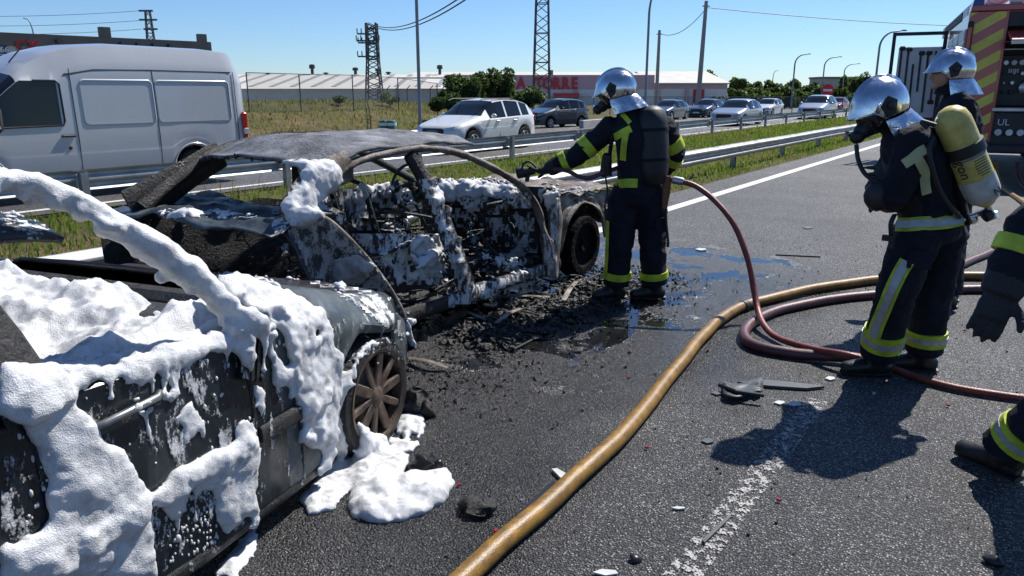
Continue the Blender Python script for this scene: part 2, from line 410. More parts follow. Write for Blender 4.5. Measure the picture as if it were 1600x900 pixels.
for k in range(64000):
    y = -2 + 75 * rng.random() ** 1.5; x = rng.uniform(-11.75, -5.12)
    n_ = noise.noise(V(x * .5, y * .22, 5))
    edge = min(1, (-5.0 - x) / .5)
    h = rng.uniform(.03, .10) * (1 + .9 * max(0, n_)) * (.5 + .5 * edge)
    if rng.random() < .35 and x < -8: h *= 1.7
    mi = 0 if rng.random() < .5 else rng.choice((0, 1, 1, 3)) if n_ > -.2 else rng.choice((1, 2, 2, 3))
    sp.append((x, y, zt(x, y), h, rng.uniform(.004, .012) * (1 + y * .035), mi))
for k in range(1500):   # tall stalks along the far rail
    y = -2 + 60 * rng.random() ** 1.3; x = rng.uniform(-11.6, -9.8)
    if noise.noise(V(x, y * .6, 9)) < -.1: continue
    sp.append((x, y, zt(x, y), rng.uniform(.16, .42), .005 * (1 + y * .03), rng.choice((1, 2, 2, 0))))
blades('median_grass', 'green grass and weeds growing on the strip between the two guardrails', sp, MG)
sp = []
for k in range(26000):
    a_ = 19.7 + 22 * rng.random() ** .9; s_ = rng.uniform(.05, 1.6); y = a_ * s_; x = -a_
    n_ = noise.noise(V(x * .3, y * .3, 2)); m2 = noise.noise(V(x * .12, y * .12, 12))
    if a_ < 24.5: mi = rng.choice((0, 1, 1, 2, 3)) if n_ > -.05 else rng.choice((2, 1, 2, 2))
    else: mi = rng.choice((2, 2, 2, 1, 3)) if m2 < .25 else rng.choice((0, 1, 2, 3))
    sp.append((x, y, zt(x, y), rng.uniform(.05, .18) * (1 + 1.2 * max(0, n_)) * (1.0 if a_ < 25 else 1.25), rng.uniform(.010, .026), mi))
blades('bank_grass', 'dry brown and green grass covering the sloping bank behind the far guardrail', sp, MG, 2)
# ================================================================ GUARDRAILS
M_GALV = mat('galvanised', (.46, .465, .46), .5, .35, var=.25, vscale=3, rvar=.1, bump=.1, bscale=8)
M_GALVD = mat('galvanised_post', (.30, .31, .32), .5, .6, var=.3, vscale=6)
M_BOLT = mat('bolt_steel', (.2, .2, .2), .5, .8)
WPROF = [(.0, .0), (.012, .02), (.075, .055), (.08, .075), (.075, .095), (.015, .135), (.012, .155), (.015, .175), (.075, .215), (.08, .235), (.075, .255), (.012, .29), (.0, .31)]
def wbeam(b, x, sg, y0, y1, z0, zf):
    top = [V(x + sg * p, 0, z0 + q) for p, q in WPROF]; th = .006
    outer = top; inner = [V(p.x - sg * th, 0, p.z) for p in reversed(top)]
    ring = outer + inner
    nseg = 1
    rings = [[V(p.x, y, p.z + zf(y)) for p in ring] for y in (y0, y1)]
    b.loft(rings)
def guardrail(label, x, sg, ylist, ztop, posty, zf, postside):
    root = empty('guardrail', (x, posty[0], zf(posty[0])))
    for y0, y1 in zip(ylist[:-1], ylist[1:]):
        part('rail_beam', M_GALV, root, lambda b: wbeam(b, x, sg, y0 - .12, y1 + .12 - .002, ztop - .31 + random.uniform(-.006, .006), zf), smooth=35, world=True)
    for y in posty:
        z = zf(y)
        def post(b):
            px = x - sg * .12
            # C-section post
            b.box((px - sg * .05, y, z + (ztop - .02) / 2 - .15), (.008, .11, ztop + .26)); b.box((px, y - .052, z + ztop / 2 - .15), (.1, .006, ztop + .26)); b.box((px, y + .052, z + ztop / 2 - .15), (.1, .006, ztop + .26))
        p = part('post', M_GALVD, root, post, world=True)
        part('spacer', M_GALV, p, lambda b: b.box((x - sg * .035, y, z + ztop - .16), (.072, .13, .2), bev=.01), world=True)
        part('bolt', M_BOLT, p, lambda b: b.lathe([(.012, 0), (.018, .004), (.016, .012), (0, .014)], (x + sg * .012, y, z + ztop - .155), (sg, 0, 0), 8), smooth=40, world=True)
    tag(root, label, 'guardrail')
    return root
Y1 = [-2.6 + 4 * k for k in range(20)]
guardrail('galvanised guardrail beside the burnt cars with its ribbed beam facing the road', -5.72, 1, [-4.6 + 4 * k for k in range(21)] , .56, Y1, lambda y: -.04, -1)
Y2 = [1.9 + 3.72 * k for k in range(26)]
guardrail('galvanised guardrail across the grass strip with its posts in front, by the van', -11.75, -1, [-3.6 + 3.72 * k for k in range(29)], .62, [-1.82] + Y2, lambda y: -.1, 1)
guardrail('guardrail at the foot of the dry grassy bank', -19.55, 1, [-6 + 4 * k for k in range(8)], .52, [-4 + 4 * k for k in range(7)], lambda y: -.27, -1)
# ================================================================ BACKGROUND BUILDINGS
M_CORR = mat('sheet_roof', (.50, .48, .43), .7, var=.12, vscale=.6)
M_SKYL = mat('roof_skylight', (.27, .26, .24), .5, var=.2, vscale=2)
M_WHITEW = mat('white_wall', (.68, .67, .66), .8, var=.08, vscale=.8)
M_PINK = mat('pink_wall', (.52, .36, .40), .75, var=.06, vscale=1)
M_REDP = mat('red_paint', (.45, .035, .045), .5, var=.1)
M_DKM = mat('dark_metal', (.05, .05, .055), .55, .4, var=.3)
M_CONC = mat('concrete', (.42, .40, .37), .9, var=.18, vscale=2, bump=.3, bscale=20)
M_BRN = mat('parapet_brown', (.17, .15, .13), .8, var=.15, vscale=.7)
CR = RGT; CF = HF
def frame_pt(s, D, z): return V(0, 0, 0) + CR * s + CF * D + V(0, 0, z)
def uD(u, D): return (u - 800) / 1219.0 * D        # sideways metres at depth D
def zD(v, D): return 1.65 + (143 - v) / 1219.0 * D
def quad(b, p): b.add(p, [tuple(range(len(p)))])
def slab(b, pts, th, n): b.poly(pts, n, th)
# long warehouse behind the bank
wh = empty('warehouse', frame_pt(uD(560, 118), 118, -.6))
def fpt(u, D, v): return frame_pt(uD(u, D), D, zD(v, D))
D1, D2, D3 = 112, 132, 152
ze, zr = zD(140, D1), zD(118.5, D2); s0, s1 = uD(150, D1), uD(716, D1)
P_ = lambda s, D, z: frame_pt(s, D, z)
part('wall', M_WHITEW, wh, lambda b: (slab(b, [P_(s0, D1 + .3, -.8), P_(s1, D1 + .3, -.8), P_(s1, D1 + .3, ze - .1), P_(s0, D1 + .3, ze - .1)], .3, CF), slab(b, [P_(s1, D1 + .3, -.8), P_(s1, D3, -.8), P_(s1, D3, ze), P_(s1, D2, zr - .15), P_(s1, D1 + .3, ze - .1)], .3, -CR)), world=True)
roof = part('roof', M_CORR, wh, lambda b: (slab(b, [P_(s0, D1 - .4, ze), P_(s1 + .5, D1 - .4, ze), P_(s1 + .5, D2, zr), P_(s0, D2, zr)], .12, V(0, 0, 1)), slab(b, [P_(s1 + .5, D3 + .4, ze), P_(s0, D3 + .4, ze), P_(s0, D2 + .02, zr), P_(s1 + .5, D2 + .02, zr)], .12, V(0, 0, 1))), world=True)
k_ = 0
for u in [u0 for u0 in range(150, 700, 33)]:
    s = uD(u, D1); 
    part('skylight', M_SKYL, roof, lambda b: slab(b, [P_(s, D1 + 2, lerp(ze, zr, 2.4 / 20.4) + .13), P_(s + .75, D1 + 2, lerp(ze, zr, 2.4 / 20.4) + .13), P_(s + .75, D2 - .3, zr + .1), P_(s, D2 - .3, zr + .1)], .05, V(0, 0, 1)), world=True)
for u, hh in ((421, .35), (490, 1.7), (511, .4), (557, 1.2), (592, 1.0), (608, .5), (688, 1.6)):
    s = uD(u, D2)
    part('roof_vent', M_DKM, roof, lambda b: (b.lathe([(.25, 0), (.25, hh * .6), (.5, hh * .65), (.45, hh), (0, hh + .1)], P_(s, D2, zr), n=8)), smooth=40, world=True)
tag(wh, 'long low white warehouse with grey sheet roof behind the dry bank', 'warehouse')
# pink hall with the red lettering
pk = empty('commercial_hall', frame_pt(uD(920, 125), 125, -.8))
E1, E2 = 125.0, 160.0
sa, sb, sc_ = uD(700, E1), uD(1022, E1), uD(1131, E1 + 6)
zt1 = zD(118, E1); zb = -1.2
part('wall', M_PINK, pk, lambda b: (slab(b, [P_(sa, E1, zD(140, E1)), P_(sb, E1, zD(140, E1)), P_(sb, E1, zt1), P_(sa, E1, zt1)], .4, CF), slab(b, [P_(sb, E1 + 4, zD(139, E1)), P_(sc_, E1 + 4, zD(139, E1)), P_(sc_, E1 + 4, zD(131, E1)), P_(sb, E1 + 4, zD(131, E1))], .4, CF)), world=True)
part('plinth_wall', M_WHITEW, pk, lambda b: (slab(b, [P_(sa, E1 + .02, zb), P_(sb, E1 + .02, zb), P_(sb, E1 + .02, zD(140, E1) - .01), P_(sa, E1 + .02, zD(140, E1) - .01)], .38, CF), slab(b, [P_(sb, E1 + 4.02, zb), P_(sc_, E1 + 4.02, zb), P_(sc_, E1 + 4.02, zD(139, E1) - .01), P_(sb, E1 + 4.02, zD(139, E1) - .01)], .38, CF), slab(b, [P_(sc_ - .35, E1 + 4.5, zb), P_(sc_ - .35, E2, zb), P_(sc_ - .35, E2, zD(131, E1)), P_(sc_ - .35, (E1 + E2) / 2 + 2, zD(113, E1 + 20)), P_(sc_ - .35, E1 + 4.5, zD(131, E1))], .34, CR)), world=True)
part('roof', M_CORR, pk, lambda b: (slab(b, [P_(sa - 8, E1 + .5, zt1 - .5), P_(sb, E1 + .5, zt1 - .5), P_(sb, E2 - 10, zt1 + .9), P_(sa - 8, E2 - 10, zt1 + .9)], .15, V(0, 0, 1)), slab(b, [P_(sb + .1, E1 + 3.6, zD(131, E1)), P_(sc_ + .3, E1 + 3.6, zD(131, E1)), P_(sc_ + .3, E1 + 20, zD(114, E1 + 20)), P_(sb + .1, E1 + 20, zD(114, E1 + 20))], .15, V(0, 0, 1)), slab(b, [P_(sc_ + .3, E2 + .4, zD(131, E1)), P_(sb + .1, E2 + .4, zD(131, E1)), P_(sb + .1, E1 + 20.02, zD(114, E1 + 20)), P_(sc_ + .3, E1 + 20.02, zD(114, E1 + 20))], .15, V(0, 0, 1))), world=True)
def face_M(P, size=1):
    # local x -> right, y -> up, z -> toward viewer
    return Matrix(((CR.x, 0, -CF.x, P.x), (CR.y, 0, -CF.y, P.y), (0, 1, 0, P.z), (0, 0, 0, 1)))
def letters(word, u0, u1, v0, v1, D, m, parent, name='letter', ext=.08, bold=.05):
    s0_, s1_ = uD(u0, D), uD(u1, D); hh = (v1 - v0) / 1219 * D; n = len(word); step = (s1_ - s0_) / n
    for i, ch in enumerate(word):
        if ch == ' ': continue
        P = frame_pt(s0_ + step * (i + .5), D - .12, (zD(v0, D) + zD(v1, D)) / 2)
        M = parent.matrix_basis.inverted() @ face_M(P)
        text_mesh(ch, hh * 1.42, name, m, parent, M, ext, bold, sx=min(1.15, step / hh * 1.0))
letters('LA TORRE', 793, 904, 123, 140, E1, M_REDP, pk, bold=.10)
part('door', M_REDP, pk, lambda b: slab(b, [P_(uD(1092, E1), E1 + 3.9, zb), P_(uD(1110, E1), E1 + 3.9, zb), P_(uD(1110, E1), E1 + 3.9, zD(139.6, E1)), P_(uD(1092, E1), E1 + 3.9, zD(139.6, E1))], .1, CF), world=True)
part('canopy', M_REDP, pk, lambda b: b.box(frame_pt(uD(884, E1), E1 - 1.2, zD(149, E1)), (4.0, 2.0, .75), Matrix.Rotation(YAW, 3, 'Z')), world=True)
for u in (900, 1035, 1082): part('column', M_PINK, pk, lambda b: b.box(frame_pt(uD(u, E1), E1 + (-.2 if u < 1000 else 3.75), (zb + zD(139.8, E1)) / 2), (.6, .3, zD(139.8, E1) - zb), Matrix.Rotation(YAW, 3, 'Z')), world=True)
part('roof_vent', M_DKM, pk, lambda b: b.box(frame_pt(uD(865, E1), E1 + 10, zt1 + .6), (.6, .6, .8)), world=True)
tag(pk, 'pink and white sales hall with red lettering on its wall, behind the fence', 'building')
# shop at the left, behind the van
sh = empty('shop_building', frame_pt(uD(150, 62), 62, -.5))
A_, B_ = (-70, 54.5), (336, 68.0)
def side(u, D, v): return frame_pt(uD(u, D), D, zD(v, D))
def lerpU(t): D = 1 / lerp(1 / A_[1], 1 / B_[1], t); return lerp(A_[0], B_[0], t), D
TOPZ = 5.75
def wp(t, z): u, D = lerpU(t); return frame_pt(uD(u, D), D, z)
nrm = (wp(1, 0) - wp(0, 0)).cross(V(0, 0, 1)).normalized(); nrm = nrm if nrm.dot(CF) > 0 else -nrm
part('wall', M_WHITEW, sh, lambda b: slab(b, [wp(0, -1), wp(1, -1), wp(1, TOPZ - .9), wp(0, TOPZ - .9)], .4, nrm), world=True)
part('parapet', M_BRN, sh, lambda b: slab(b, [wp(0, TOPZ - .89) - nrm * .15, wp(1, TOPZ - .89) - nrm * .15, wp(1, TOPZ) - nrm * .15, wp(0, TOPZ) - nrm * .15], .7, nrm), world=True)
part('side_wall', M_WHITEW, sh, lambda b: slab(b, [wp(1, -1) + nrm * .41, wp(1, -1) + nrm * 18, wp(1, TOPZ - .3) + nrm * 18, wp(1, TOPZ - .3) + nrm * .41], .3, -(wp(1, 0) - wp(0, 0)).normalized()), world=True)
for t0, t1, h in ((.585, .625, .75), (.955, .985, .62), (.17, .195, 1.2)):
    part('roof_block', M_BRN, sh, lambda b: slab(b, [wp(t0, TOPZ) - nrm * .18, wp(t1, TOPZ) - nrm * .18, wp(t1, TOPZ + h) - nrm * .18, wp(t0, TOPZ + h) - nrm * .18], .5, nrm), world=True)
for t in (.42, .66, .72, .78, .84): part('wall_light', M_DKM, sh, lambda b: b.box(wp(t, TOPZ - .45) - nrm * .3, (.3, .3, .25)), world=True)
M_SIGNB = mat('sign_blue', (.02, .06, .14), .4); M_SIGNW = mat('sign_white', (.75, .75, .75), .5)
def signM(t, z, off): P = wp(t, z) - nrm * off; X_ = (wp(1, 0) - wp(0, 0)).normalized(); return Matrix(((X_.x, 0, -nrm.x, P.x), (X_.y, 0, -nrm.y, P.y), (0, 1, 0, P.z), (0, 0, 0, 1)))
def tu(u):      # t of a pixel column on that wall
    lo, hi = 0.0, 1.0
    for _ in range(40):
        m_ = (lo + hi) / 2
        if lerpU(m_)[0] < u: lo = m_
        else: hi = m_
    return lo
sg_ = part('sign_board', M_SIGNB, sh, lambda b: slab(b, [wp(tu(-45), 3.75) - nrm * .12, wp(tu(22), 3.75) - nrm * .12, wp(tu(22), 4.84) - nrm * .12, wp(tu(-45), 4.84) - nrm * .12], .1, nrm), world=True)
IV = sh.matrix_basis.inverted()
for body, u, z, sz in (('64', 6, 4.55, .55), ('66', 17, 4.55, .55)): text_mesh(body, sz, 'letter', M_SIGNW, sg_, IV @ signM(tu(u), z, .13), .01, .01)
part('sign_stripe', M_SIGNW, sg_, lambda b: slab(b, [wp(tu(-40), 4.2) - nrm * .14, wp(tu(20), 4.2) - nrm * .14, wp(tu(20), 4.26) - nrm * .14, wp(tu(-40), 4.26) - nrm * .14], .015, nrm), world=True)
text_mesh('CX', .95, 'emblem', M_REDP, sh, IV @ signM(tu(52), 4.85, .2), .06, .05, 1.1)
tag(sh, 'flat-roofed white shop with brown parapet and blue sign behind the van', 'building')
# ================================================================ POLES, PYLONS, WIRES
M_STEEL = mat('lattice_steel', (.10, .10, .105), .6, .5, var=.2)
M_LAMP = mat('lamp_post_grey', (.23, .25, .28), .5, .4, var=.15)
M_CPOLE = mat('concrete_pole', (.34, .31, .29), .9, var=.15, vscale=2)
M_WIRE = mat('wire_black', (.03, .03, .035), .6)
def lattice(b, base, h, w0, w1, n, t=.05, ang=0.0):
    c, s = math.cos(ang), math.sin(ang)
    def pt(k, i):
        f = i / n; ww = lerp(w0, w1, f) / 2; x, y = ((-1, -1), (1, -1), (1, 1), (-1, 1))[k]; x *= ww; y *= ww
        return base + V(x * c - y * s, x * s + y * c, h * f)
    for k in range(4):
        b.bar(pt(k, 0), pt(k, n), t * 1.4)
        for i in range(n):
            if i % 2: b.bar(pt(k, i), pt((k + 1) % 4, i + 1), t)
            else: b.bar(pt((k + 1) % 4, i), pt(k, i + 1), t)
            if i % 3 == 0: b.bar(pt(k, i), pt((k + 1) % 4, i), t)
def wire(P0, P1, sag, r=.02, n=18): return [lerp(Vector(P0), Vector(P1), i / n) - V(0, 0, sag * 4 * (i / n) * (1 - i / n)) for i in range(n + 1)]
# tall lattice mast beside the bushes
D = 62; bs = frame_pt(uD(846, D), D, -.5)
mast = empty('lattice_mast', bs)
part('lattice', M_STEEL, mast, lambda b: lattice(b, bs, 16, 1.35, .62, 22, .06, .5), world=True)
part('base', M_CONC, mast, lambda b: b.box(bs + V(0, 0, .2), (1.9, 1.9, .5), bev=.05), world=True)
tag(mast, 'tall open steel lattice mast rising beside the leafy bushes', 'mast')
# transformer pylon
D = 70; bs = gt(588, 158); bs = frame_pt(uD(585, D), D, 0.2)
py = empty('power_pylon', bs); hp = zD(42, D) - bs.z
part('lattice', M_STEEL, py, lambda b: (lattice(b, bs, hp * .58, 1.5, .95, 9, .07, YAW), lattice(b, bs + V(0, 0, hp * .58), hp * .42, .95, .85, 7, .09, YAW)), world=True)
for vv, hw in ((58, .9), (68, 1.0), (71, .85), (91, .95)):
    z = zD(vv, D)
    ca = part('cross_arm', M_STEEL, py, lambda b: b.bar(frame_pt(uD(580, D) - hw, D - .5, z), frame_pt(uD(580, D) + hw, D - .5, z), .13), world=True)
    for k in (-1, -.6, .6, 1): part('insulator', M_DKM, ca, lambda b: b.lathe([(.02, 0), (.07, .08), (.03, .14), (.07, .2), (.03, .26), (.06, .34), (0, .45)], frame_pt(uD(580, D) + hw * k, D - .5, z + .05), n=8), world=True)
tag(py, 'squat dark steel pylon with insulator arms in front of the warehouse roof', 'pylon')
top = frame_pt(uD(580, D), D, zD(42, D))
for k, (v0, off) in enumerate(((41, 0), (44, .15))):
    b = MB(); b.tube(wire(top + V(off, 0, (42 - v0) * .05), frame_pt(uD(800, 26), 26, zD(-50 + k * 10, 26)), 1.1), .03, 6); o = b.build('power_cable', M_WIRE)
    tag(o, 'black twisted cable running up from the squat pylon past the lamp post', 'cable', 'cables from the squat pylon')
# far pylon with arms over the van
D = 190; bs = frame_pt(uD(245, D), D, 0)
p2 = empty('power_pylon', bs); hp = zD(24, D)
part('lattice', M_STEEL, p2, lambda b: lattice(b, bs, hp, 2.6, 1.0, 12, .14, YAW + .2), world=True)
for vv, a0, a1 in ((24, 232, 253), (37, 231, 258), (50.5, 236, 257)):
    part('cross_arm', M_STEEL, p2, lambda b: b.bar(frame_pt(uD(a0, D), D, zD(vv, D)), frame_pt(uD(a1, D), D, zD(vv, D)), .4), world=True)
tag(p2, 'distant steel pylon with three cross arms over the van roof', 'pylon')
for vv in (24, 38, 50.5):
    b = MB(); b.tube(wire(frame_pt(uD(233, D), D, zD(vv, D)), frame_pt(uD(-250, D - 20), D - 20, zD(vv, D - 20)), 1.2), .05, 5); tag(b.build('power_cable', M_WIRE), 'thin wire leading away from the three-armed pylon', 'cable', 'wires from the three-armed pylon')
# street lamps: (u of pole, v base, D, v top, arm du)
def lamp(u, D, zb, vtop, darm, label, r=.1, grp=None):
    bs = frame_pt(uD(u, D), D, zb); root = empty('street_lamp', bs); ht = zD(vtop, D)
    c0 = V(0, 0, 0); rr = (ht - zb)
    arm = darm / 1219 * D
    P = [bs, bs + V(0, 0, rr * .5), bs + V(0, 0, rr * .82)]
    sgn = 1 if arm > 0 else -1
    for k in range(1, 9):
        a = k / 8 * math.pi / 2; P.append(bs + V(0, 0, rr * .82 + math.sin(a) * rr * .18) + CR * (1 - math.cos(a)) * arm * .75)
    P.append(P[-1] + CR * arm * .25 + V(0, 0, .05))
    part('pole', M_LAMP, root, lambda b: b.tube(P, [r * 1.0] + [r * lerp(.9, .45, i / len(P)) for i in range(len(P) - 1)], 10), smooth=60, world=True)
    part('lamp_head', M_LAMP, root, lambda b: b.loft([[P[-1] + CR * (arm * q) + V(0, 0, zz) + CF * y for y, zz in ((-.12 * wv, -.02), (-.08 * wv, .08 * wv), (.08 * wv, .08 * wv), (.12 * wv, -.02))] for q, wv in ((-.02, .4), (.1, 1), (.22, .9), (.3, .4))]), smooth=40, world=True)
    part('foot', M_LAMP, root, lambda b: b.box(bs + V(0, 0, .05), (.4, .4, .1), bev=.02), world=True)
    tag(root, label, 'street lamp', grp); return root
P650 = gt(655, 204); D650 = P650.dot(HF)
lamp(655, D650, P650.z, -140, 40, 'grey steel lamp post standing on the bank beside the white car', .085)
lamp(1009, 52, -.4, -4, 13, 'curved street lamp rising behind the helmet, before the pink hall', .09)
lamp(1238, 92, -.4, 88, 18, 'small curved street lamp past the dark green trees', .1)
lamp(1284, 105, -.4, 92, 20, 'small curved street lamp over the no entry sign', .1)
lamp(1316, 135, -.4, 102, 18, 'smallest curved street lamp over the distant trees', .1)
lamp(1366, 58, -.3, 54, 30, 'curved street lamp beside the open truck locker', .09)
lamp(1206, 200, -.4, 112, 6, 'faint far street lamp between the small lamps', .1)
lamp(66, 90, 0, 36, -9, 'floodlight post rising over the shop roof', .09)
# concrete poles and their wire
def cpole(u, vb, vt, D, label, lean=0):
    bs = frame_pt(uD(u, D), D, -.5); b = MB(); tp = frame_pt(uD(u + lean, D), D, zD(vt, D))
    root = empty('utility_pole', bs)
    part('pole', M_CPOLE, root, lambda b: b.tube([bs, lerp(bs, tp, .5), tp], [.24, .2, .15], 8), smooth=60, world=True)
    part('bracket', M_DKM, root, lambda b: b.bar(tp - V(0, 0, .4) - CR * .3, tp - V(0, 0, .4) + CR * .3, .08), world=True)
    tag(root, label, 'utility pole'); return tp
t1 = cpole(1026, 165, 52, 84, 'shorter concrete utility pole before the pink hall')
t2 = cpole(1091, 178, 10, 66, 'taller concrete utility pole carrying the overhead wire', lean=4)
for a, c, sg__, lb in ((t1 - V(0, 0, .3), t2 - V(0, 0, .6), .9, 'drooping wire strung between the two concrete poles'), (t2 - V(0, 0, .5), frame_pt(uD(1900, 90), 90, zD(36, 90)), 1.2, 'overhead wire from the tall concrete pole toward the fire engine')):
    b = MB(); b.tube(wire(a, c, sg__), .03, 5); tag(b.build('power_cable', M_WIRE), lb, 'cable')
# ================================================================ FENCES, WALL, SIGN
M_FPOST = mat('fence_post', (.12, .12, .115), .7, .2, var=.2)
def chain(name):
    m = bpy.data.materials.new(name); m.use_nodes = True; nt = m.node_tree; L = nt.links.new; N = nt.nodes.new; b = nt.nodes['Principled BSDF']
    b.inputs['Base Color'].default_value = (.2, .2, .19, 1); b.inputs['Metallic'].default_value = .5; b.inputs['Roughness'].default_value = .6
    tr = N('ShaderNodeBsdfTransparent'); mx = N('ShaderNodeMixShader'); mx.inputs[0].default_value = .80
    L(b.outputs[0], mx.inputs[1]); L(tr.outputs[0], mx.inputs[2]); L(mx.outputs[0], nt.nodes['Material Output'].inputs[0]); return m
M_CHAIN = chain('chain_mesh')
def fence(label, pts, h, crank=False, mesh=True, r=.035):
    root = empty('wire_fence', pts[0])
    for p in pts:
        def pf(b):
            b.tube([p - V(0, 0, .2), p + V(0, 0, h)] + ([p + V(0, 0, h) + CR * .35 + V(0, 0, .35)] if crank else []), r, 6)
        part('post', M_FPOST, root, pf, world=True)
    for a, c in zip(pts[:-1], pts[1:]):
        if mesh: part('mesh_panel', M_CHAIN, root, lambda b: quad(b, [a, c, c + V(0, 0, h), a + V(0, 0, h)]), world=True)
        part('rail', M_FPOST, root, lambda b: b.tube([a + V(0, 0, h), c + V(0, 0, h)], r * .6, 5), world=True)
    tag(root, label, 'fence'); return root
pts = []
for u, v in ((390, 178), (471, 176), (553, 174), (623, 172), (684, 180)):
    pts.append(gt(u, v, 19))
hf = [zD(121, p.dot(HF)) - p.z for p in pts]
fence('wire fence of thin dark posts standing on the dry bank', pts, sum(hf) / len(hf), mesh=True, r=.03)
pts = [frame_pt(uD(u, 84), 84, 0.2) for u in (590, 605, 619, 636, 672, 691)]
fence('low fence with bent post tops along the warehouse wall', pts, zD(139, 84) - .2, crank=True, r=.06)
pts = [frame_pt(uD(u, 72), 72, -.6) for u in range(850, 1420, 26)]
fence('long wire mesh fence in front of the pink hall and the trees', pts, zD(151, 72) + .6, r=.04)
# low pale wall along the slip road
b0, b1 = g(908, 203, -.35), g(1092, 184, -.4)
lw = empty('low_wall', b0)
n_ = 7
for k in range(n_):
    a = lerp(b0, b1, k / n_); c = lerp(b0, b1, (k + .985) / n_)
    part('wall_panel', M_CONC, lw, lambda b: b.bar(a + V(0, 0, .15), c + V(0, 0, .15), .25, .7 + .02 * (k % 2), bev=.02), world=True)
tag(lw, 'low pale concrete wall beside the slip road behind the dark cars', 'wall')
# no entry sign
D = 80; sp_ = frame_pt(uD(1292, D), D, -.4)
ns = empty('no_entry_sign', sp_); cz = zD(141, D)
part('pole', M_GALVD, ns, lambda b: b.tube([sp_, frame_pt(uD(1292, D), D, cz + .6)], .05, 8), world=True)
dsc = part('sign_plate', mat('sign_red', (.5, .02, .025), .4), ns, lambda b: b.lathe([(.62, 0), (.62, .05), (0, .05)], frame_pt(uD(1292, D), D - .08, cz), -CF, 28), world=True)
part('white_bar', M_SIGNW, dsc, lambda b: b.box(frame_pt(uD(1292, D), D - .15, cz), (.9, .03, .22), Matrix.Rotation(YAW, 3, 'Z')), world=True)
tag(ns, 'round red no entry sign with white bar beyond the far cars', 'road sign')
# green striped marker posts at the far guardrail
M_GRN = mat('marker_green', (.03, .16, .11), .5)
def marker(P, label=None):
    root = empty('marker_post', P)
    part('body', M_GRN, root, lambda b: b.lathe([(.19, 0), (.19, .72), (.16, .76), (0, .78)], (0, 0, 0), n=14), smooth=40)
    for z in (.3, .56): part('reflective_band', M_SIGNW, root, lambda b: b.lathe([(.195, z), (.195, z + .12)], (0, 0, 0), n=14, cap=False), smooth=40)
    tag(root, label or 'green plastic marker post with white bands by the far guardrail', 'marker post', None if label else 'paired marker posts'); return root
for u in (600.5, 613): marker(g(u, 218, -.26) + V(0, 0, 0))
for u, v, lb in ((1066, 184, 'green marker post standing before the low pale wall'), (1085, 183, 'green marker post at the end of the low pale wall')): marker(g(u, v, -.4), lb)
# ================================================================ TREES AND BUSHES
M_LEAF = [leafmat('leaf_dark', (.038, .068, .024), .35), leafmat('leaf_mid', (.065, .105, .032), .4), leafmat('leaf_light', (.105, .14, .045), .4)]
M_BARK = mat('bark', (.10, .075, .055), .9, var=.3, vscale=6)
def tree(name, label, base, h, rx, trunk_h, nleaf, size, lobes=7, seed=0, cat='tree', tint=(5, 4, 2), group=None, flat=.8):
    rng = random.Random(seed); root = empty(name, base)
    def tk(b):
        b.tube([V(0, 0, -.3), V(rng.gauss(0, .05) * h, 0, trunk_h * .6), V(rng.gauss(0, .05) * h, rng.gauss(0, .05) * h, trunk_h + (h - trunk_h) * .5)], [h * .03 + .03, h * .022 + .02, .02], 7)
        for k in range(5):
            a = rng.uniform(0, 6.28); z0 = trunk_h * rng.uniform(.6, 1.1); b.tube([V(0, 0, z0), V(math.cos(a) * rx * .3, math.sin(a) * rx * .3, z0 + (h - z0) * .3), V(math.cos(a) * rx * .65, math.sin(a) * rx * .65, z0 + (h - z0) * .55)], [h * .014 + .015, h * .01 + .01, .01], 5)
    part('trunk', M_BARK, root, tk, smooth=60)
    lob = []
    ch = h - trunk_h * .7
    for k in range(lobes):
        a = rng.uniform(0, 6.28); q = rng.uniform(.25, .72); zc = trunk_h * .7 + ch * rng.uniform(.22, .78)
        lob.append((V(math.cos(a) * rx * q, math.sin(a) * rx * q, zc), rx * rng.uniform(.34, .5), ch * rng.uniform(.2, .3)))
    b = MB()
    for k in range(nleaf):
        c, lr, lz = lob[rng.randrange(lobes)]
        d = V(rng.gauss(0, 1), rng.gauss(0, 1), rng.gauss(0, 1)).normalized() * (rng.random() ** .38)
        p = c + V(d.x * lr, d.y * lr, d.z * lz)
        if p.z < .05: continue
        s = size * rng.uniform(.5, 1.3); n1 = V(rng.gauss(0, 1), rng.gauss(0, 1), rng.gauss(0, 1)).normalized(); n2 = n1.orthogonal().normalized(); 
        n2 = Matrix.Rotation(rng.uniform(0, 6.28), 3, n1) @ n2; n3 = n1.cross(n2)
        b.cm = rng.choices((0, 1, 2), tint)[0]
        b.add([p - n2 * s, p + n3 * s * .55, p + n2 * s, p - n3 * s * .55], [(0, 1, 2, 3)])
    b.build('crown', M_LEAF, root)
    tag(root, label, cat, group); return root
for k, (u, v, D, hh, rx) in enumerate(((722, 172, 41, 2.05, 1.2), (753, 172, 42, 2.2, 1.2), (782, 170, 43, 2.4, 1.15), (822, 174, 43, 1.45, 1.1), (700, 176, 40, 1.2, .9))):
    b_ = frame_pt(uD(u, D), D, zD(174, D) - .1); 
    tree('bush', ['dense dark green bush at the left of the clump behind the white car', 'tall round bush second in the clump behind the white car', 'tallest bush of the clump, beside the lattice mast', 'low bush under the lattice mast', 'small low bush on the bank at the edge of the clump'][k], b_, hh, rx, .2, 4200, .11, 10, 20 + k, 'bush', (5, 4, 1))
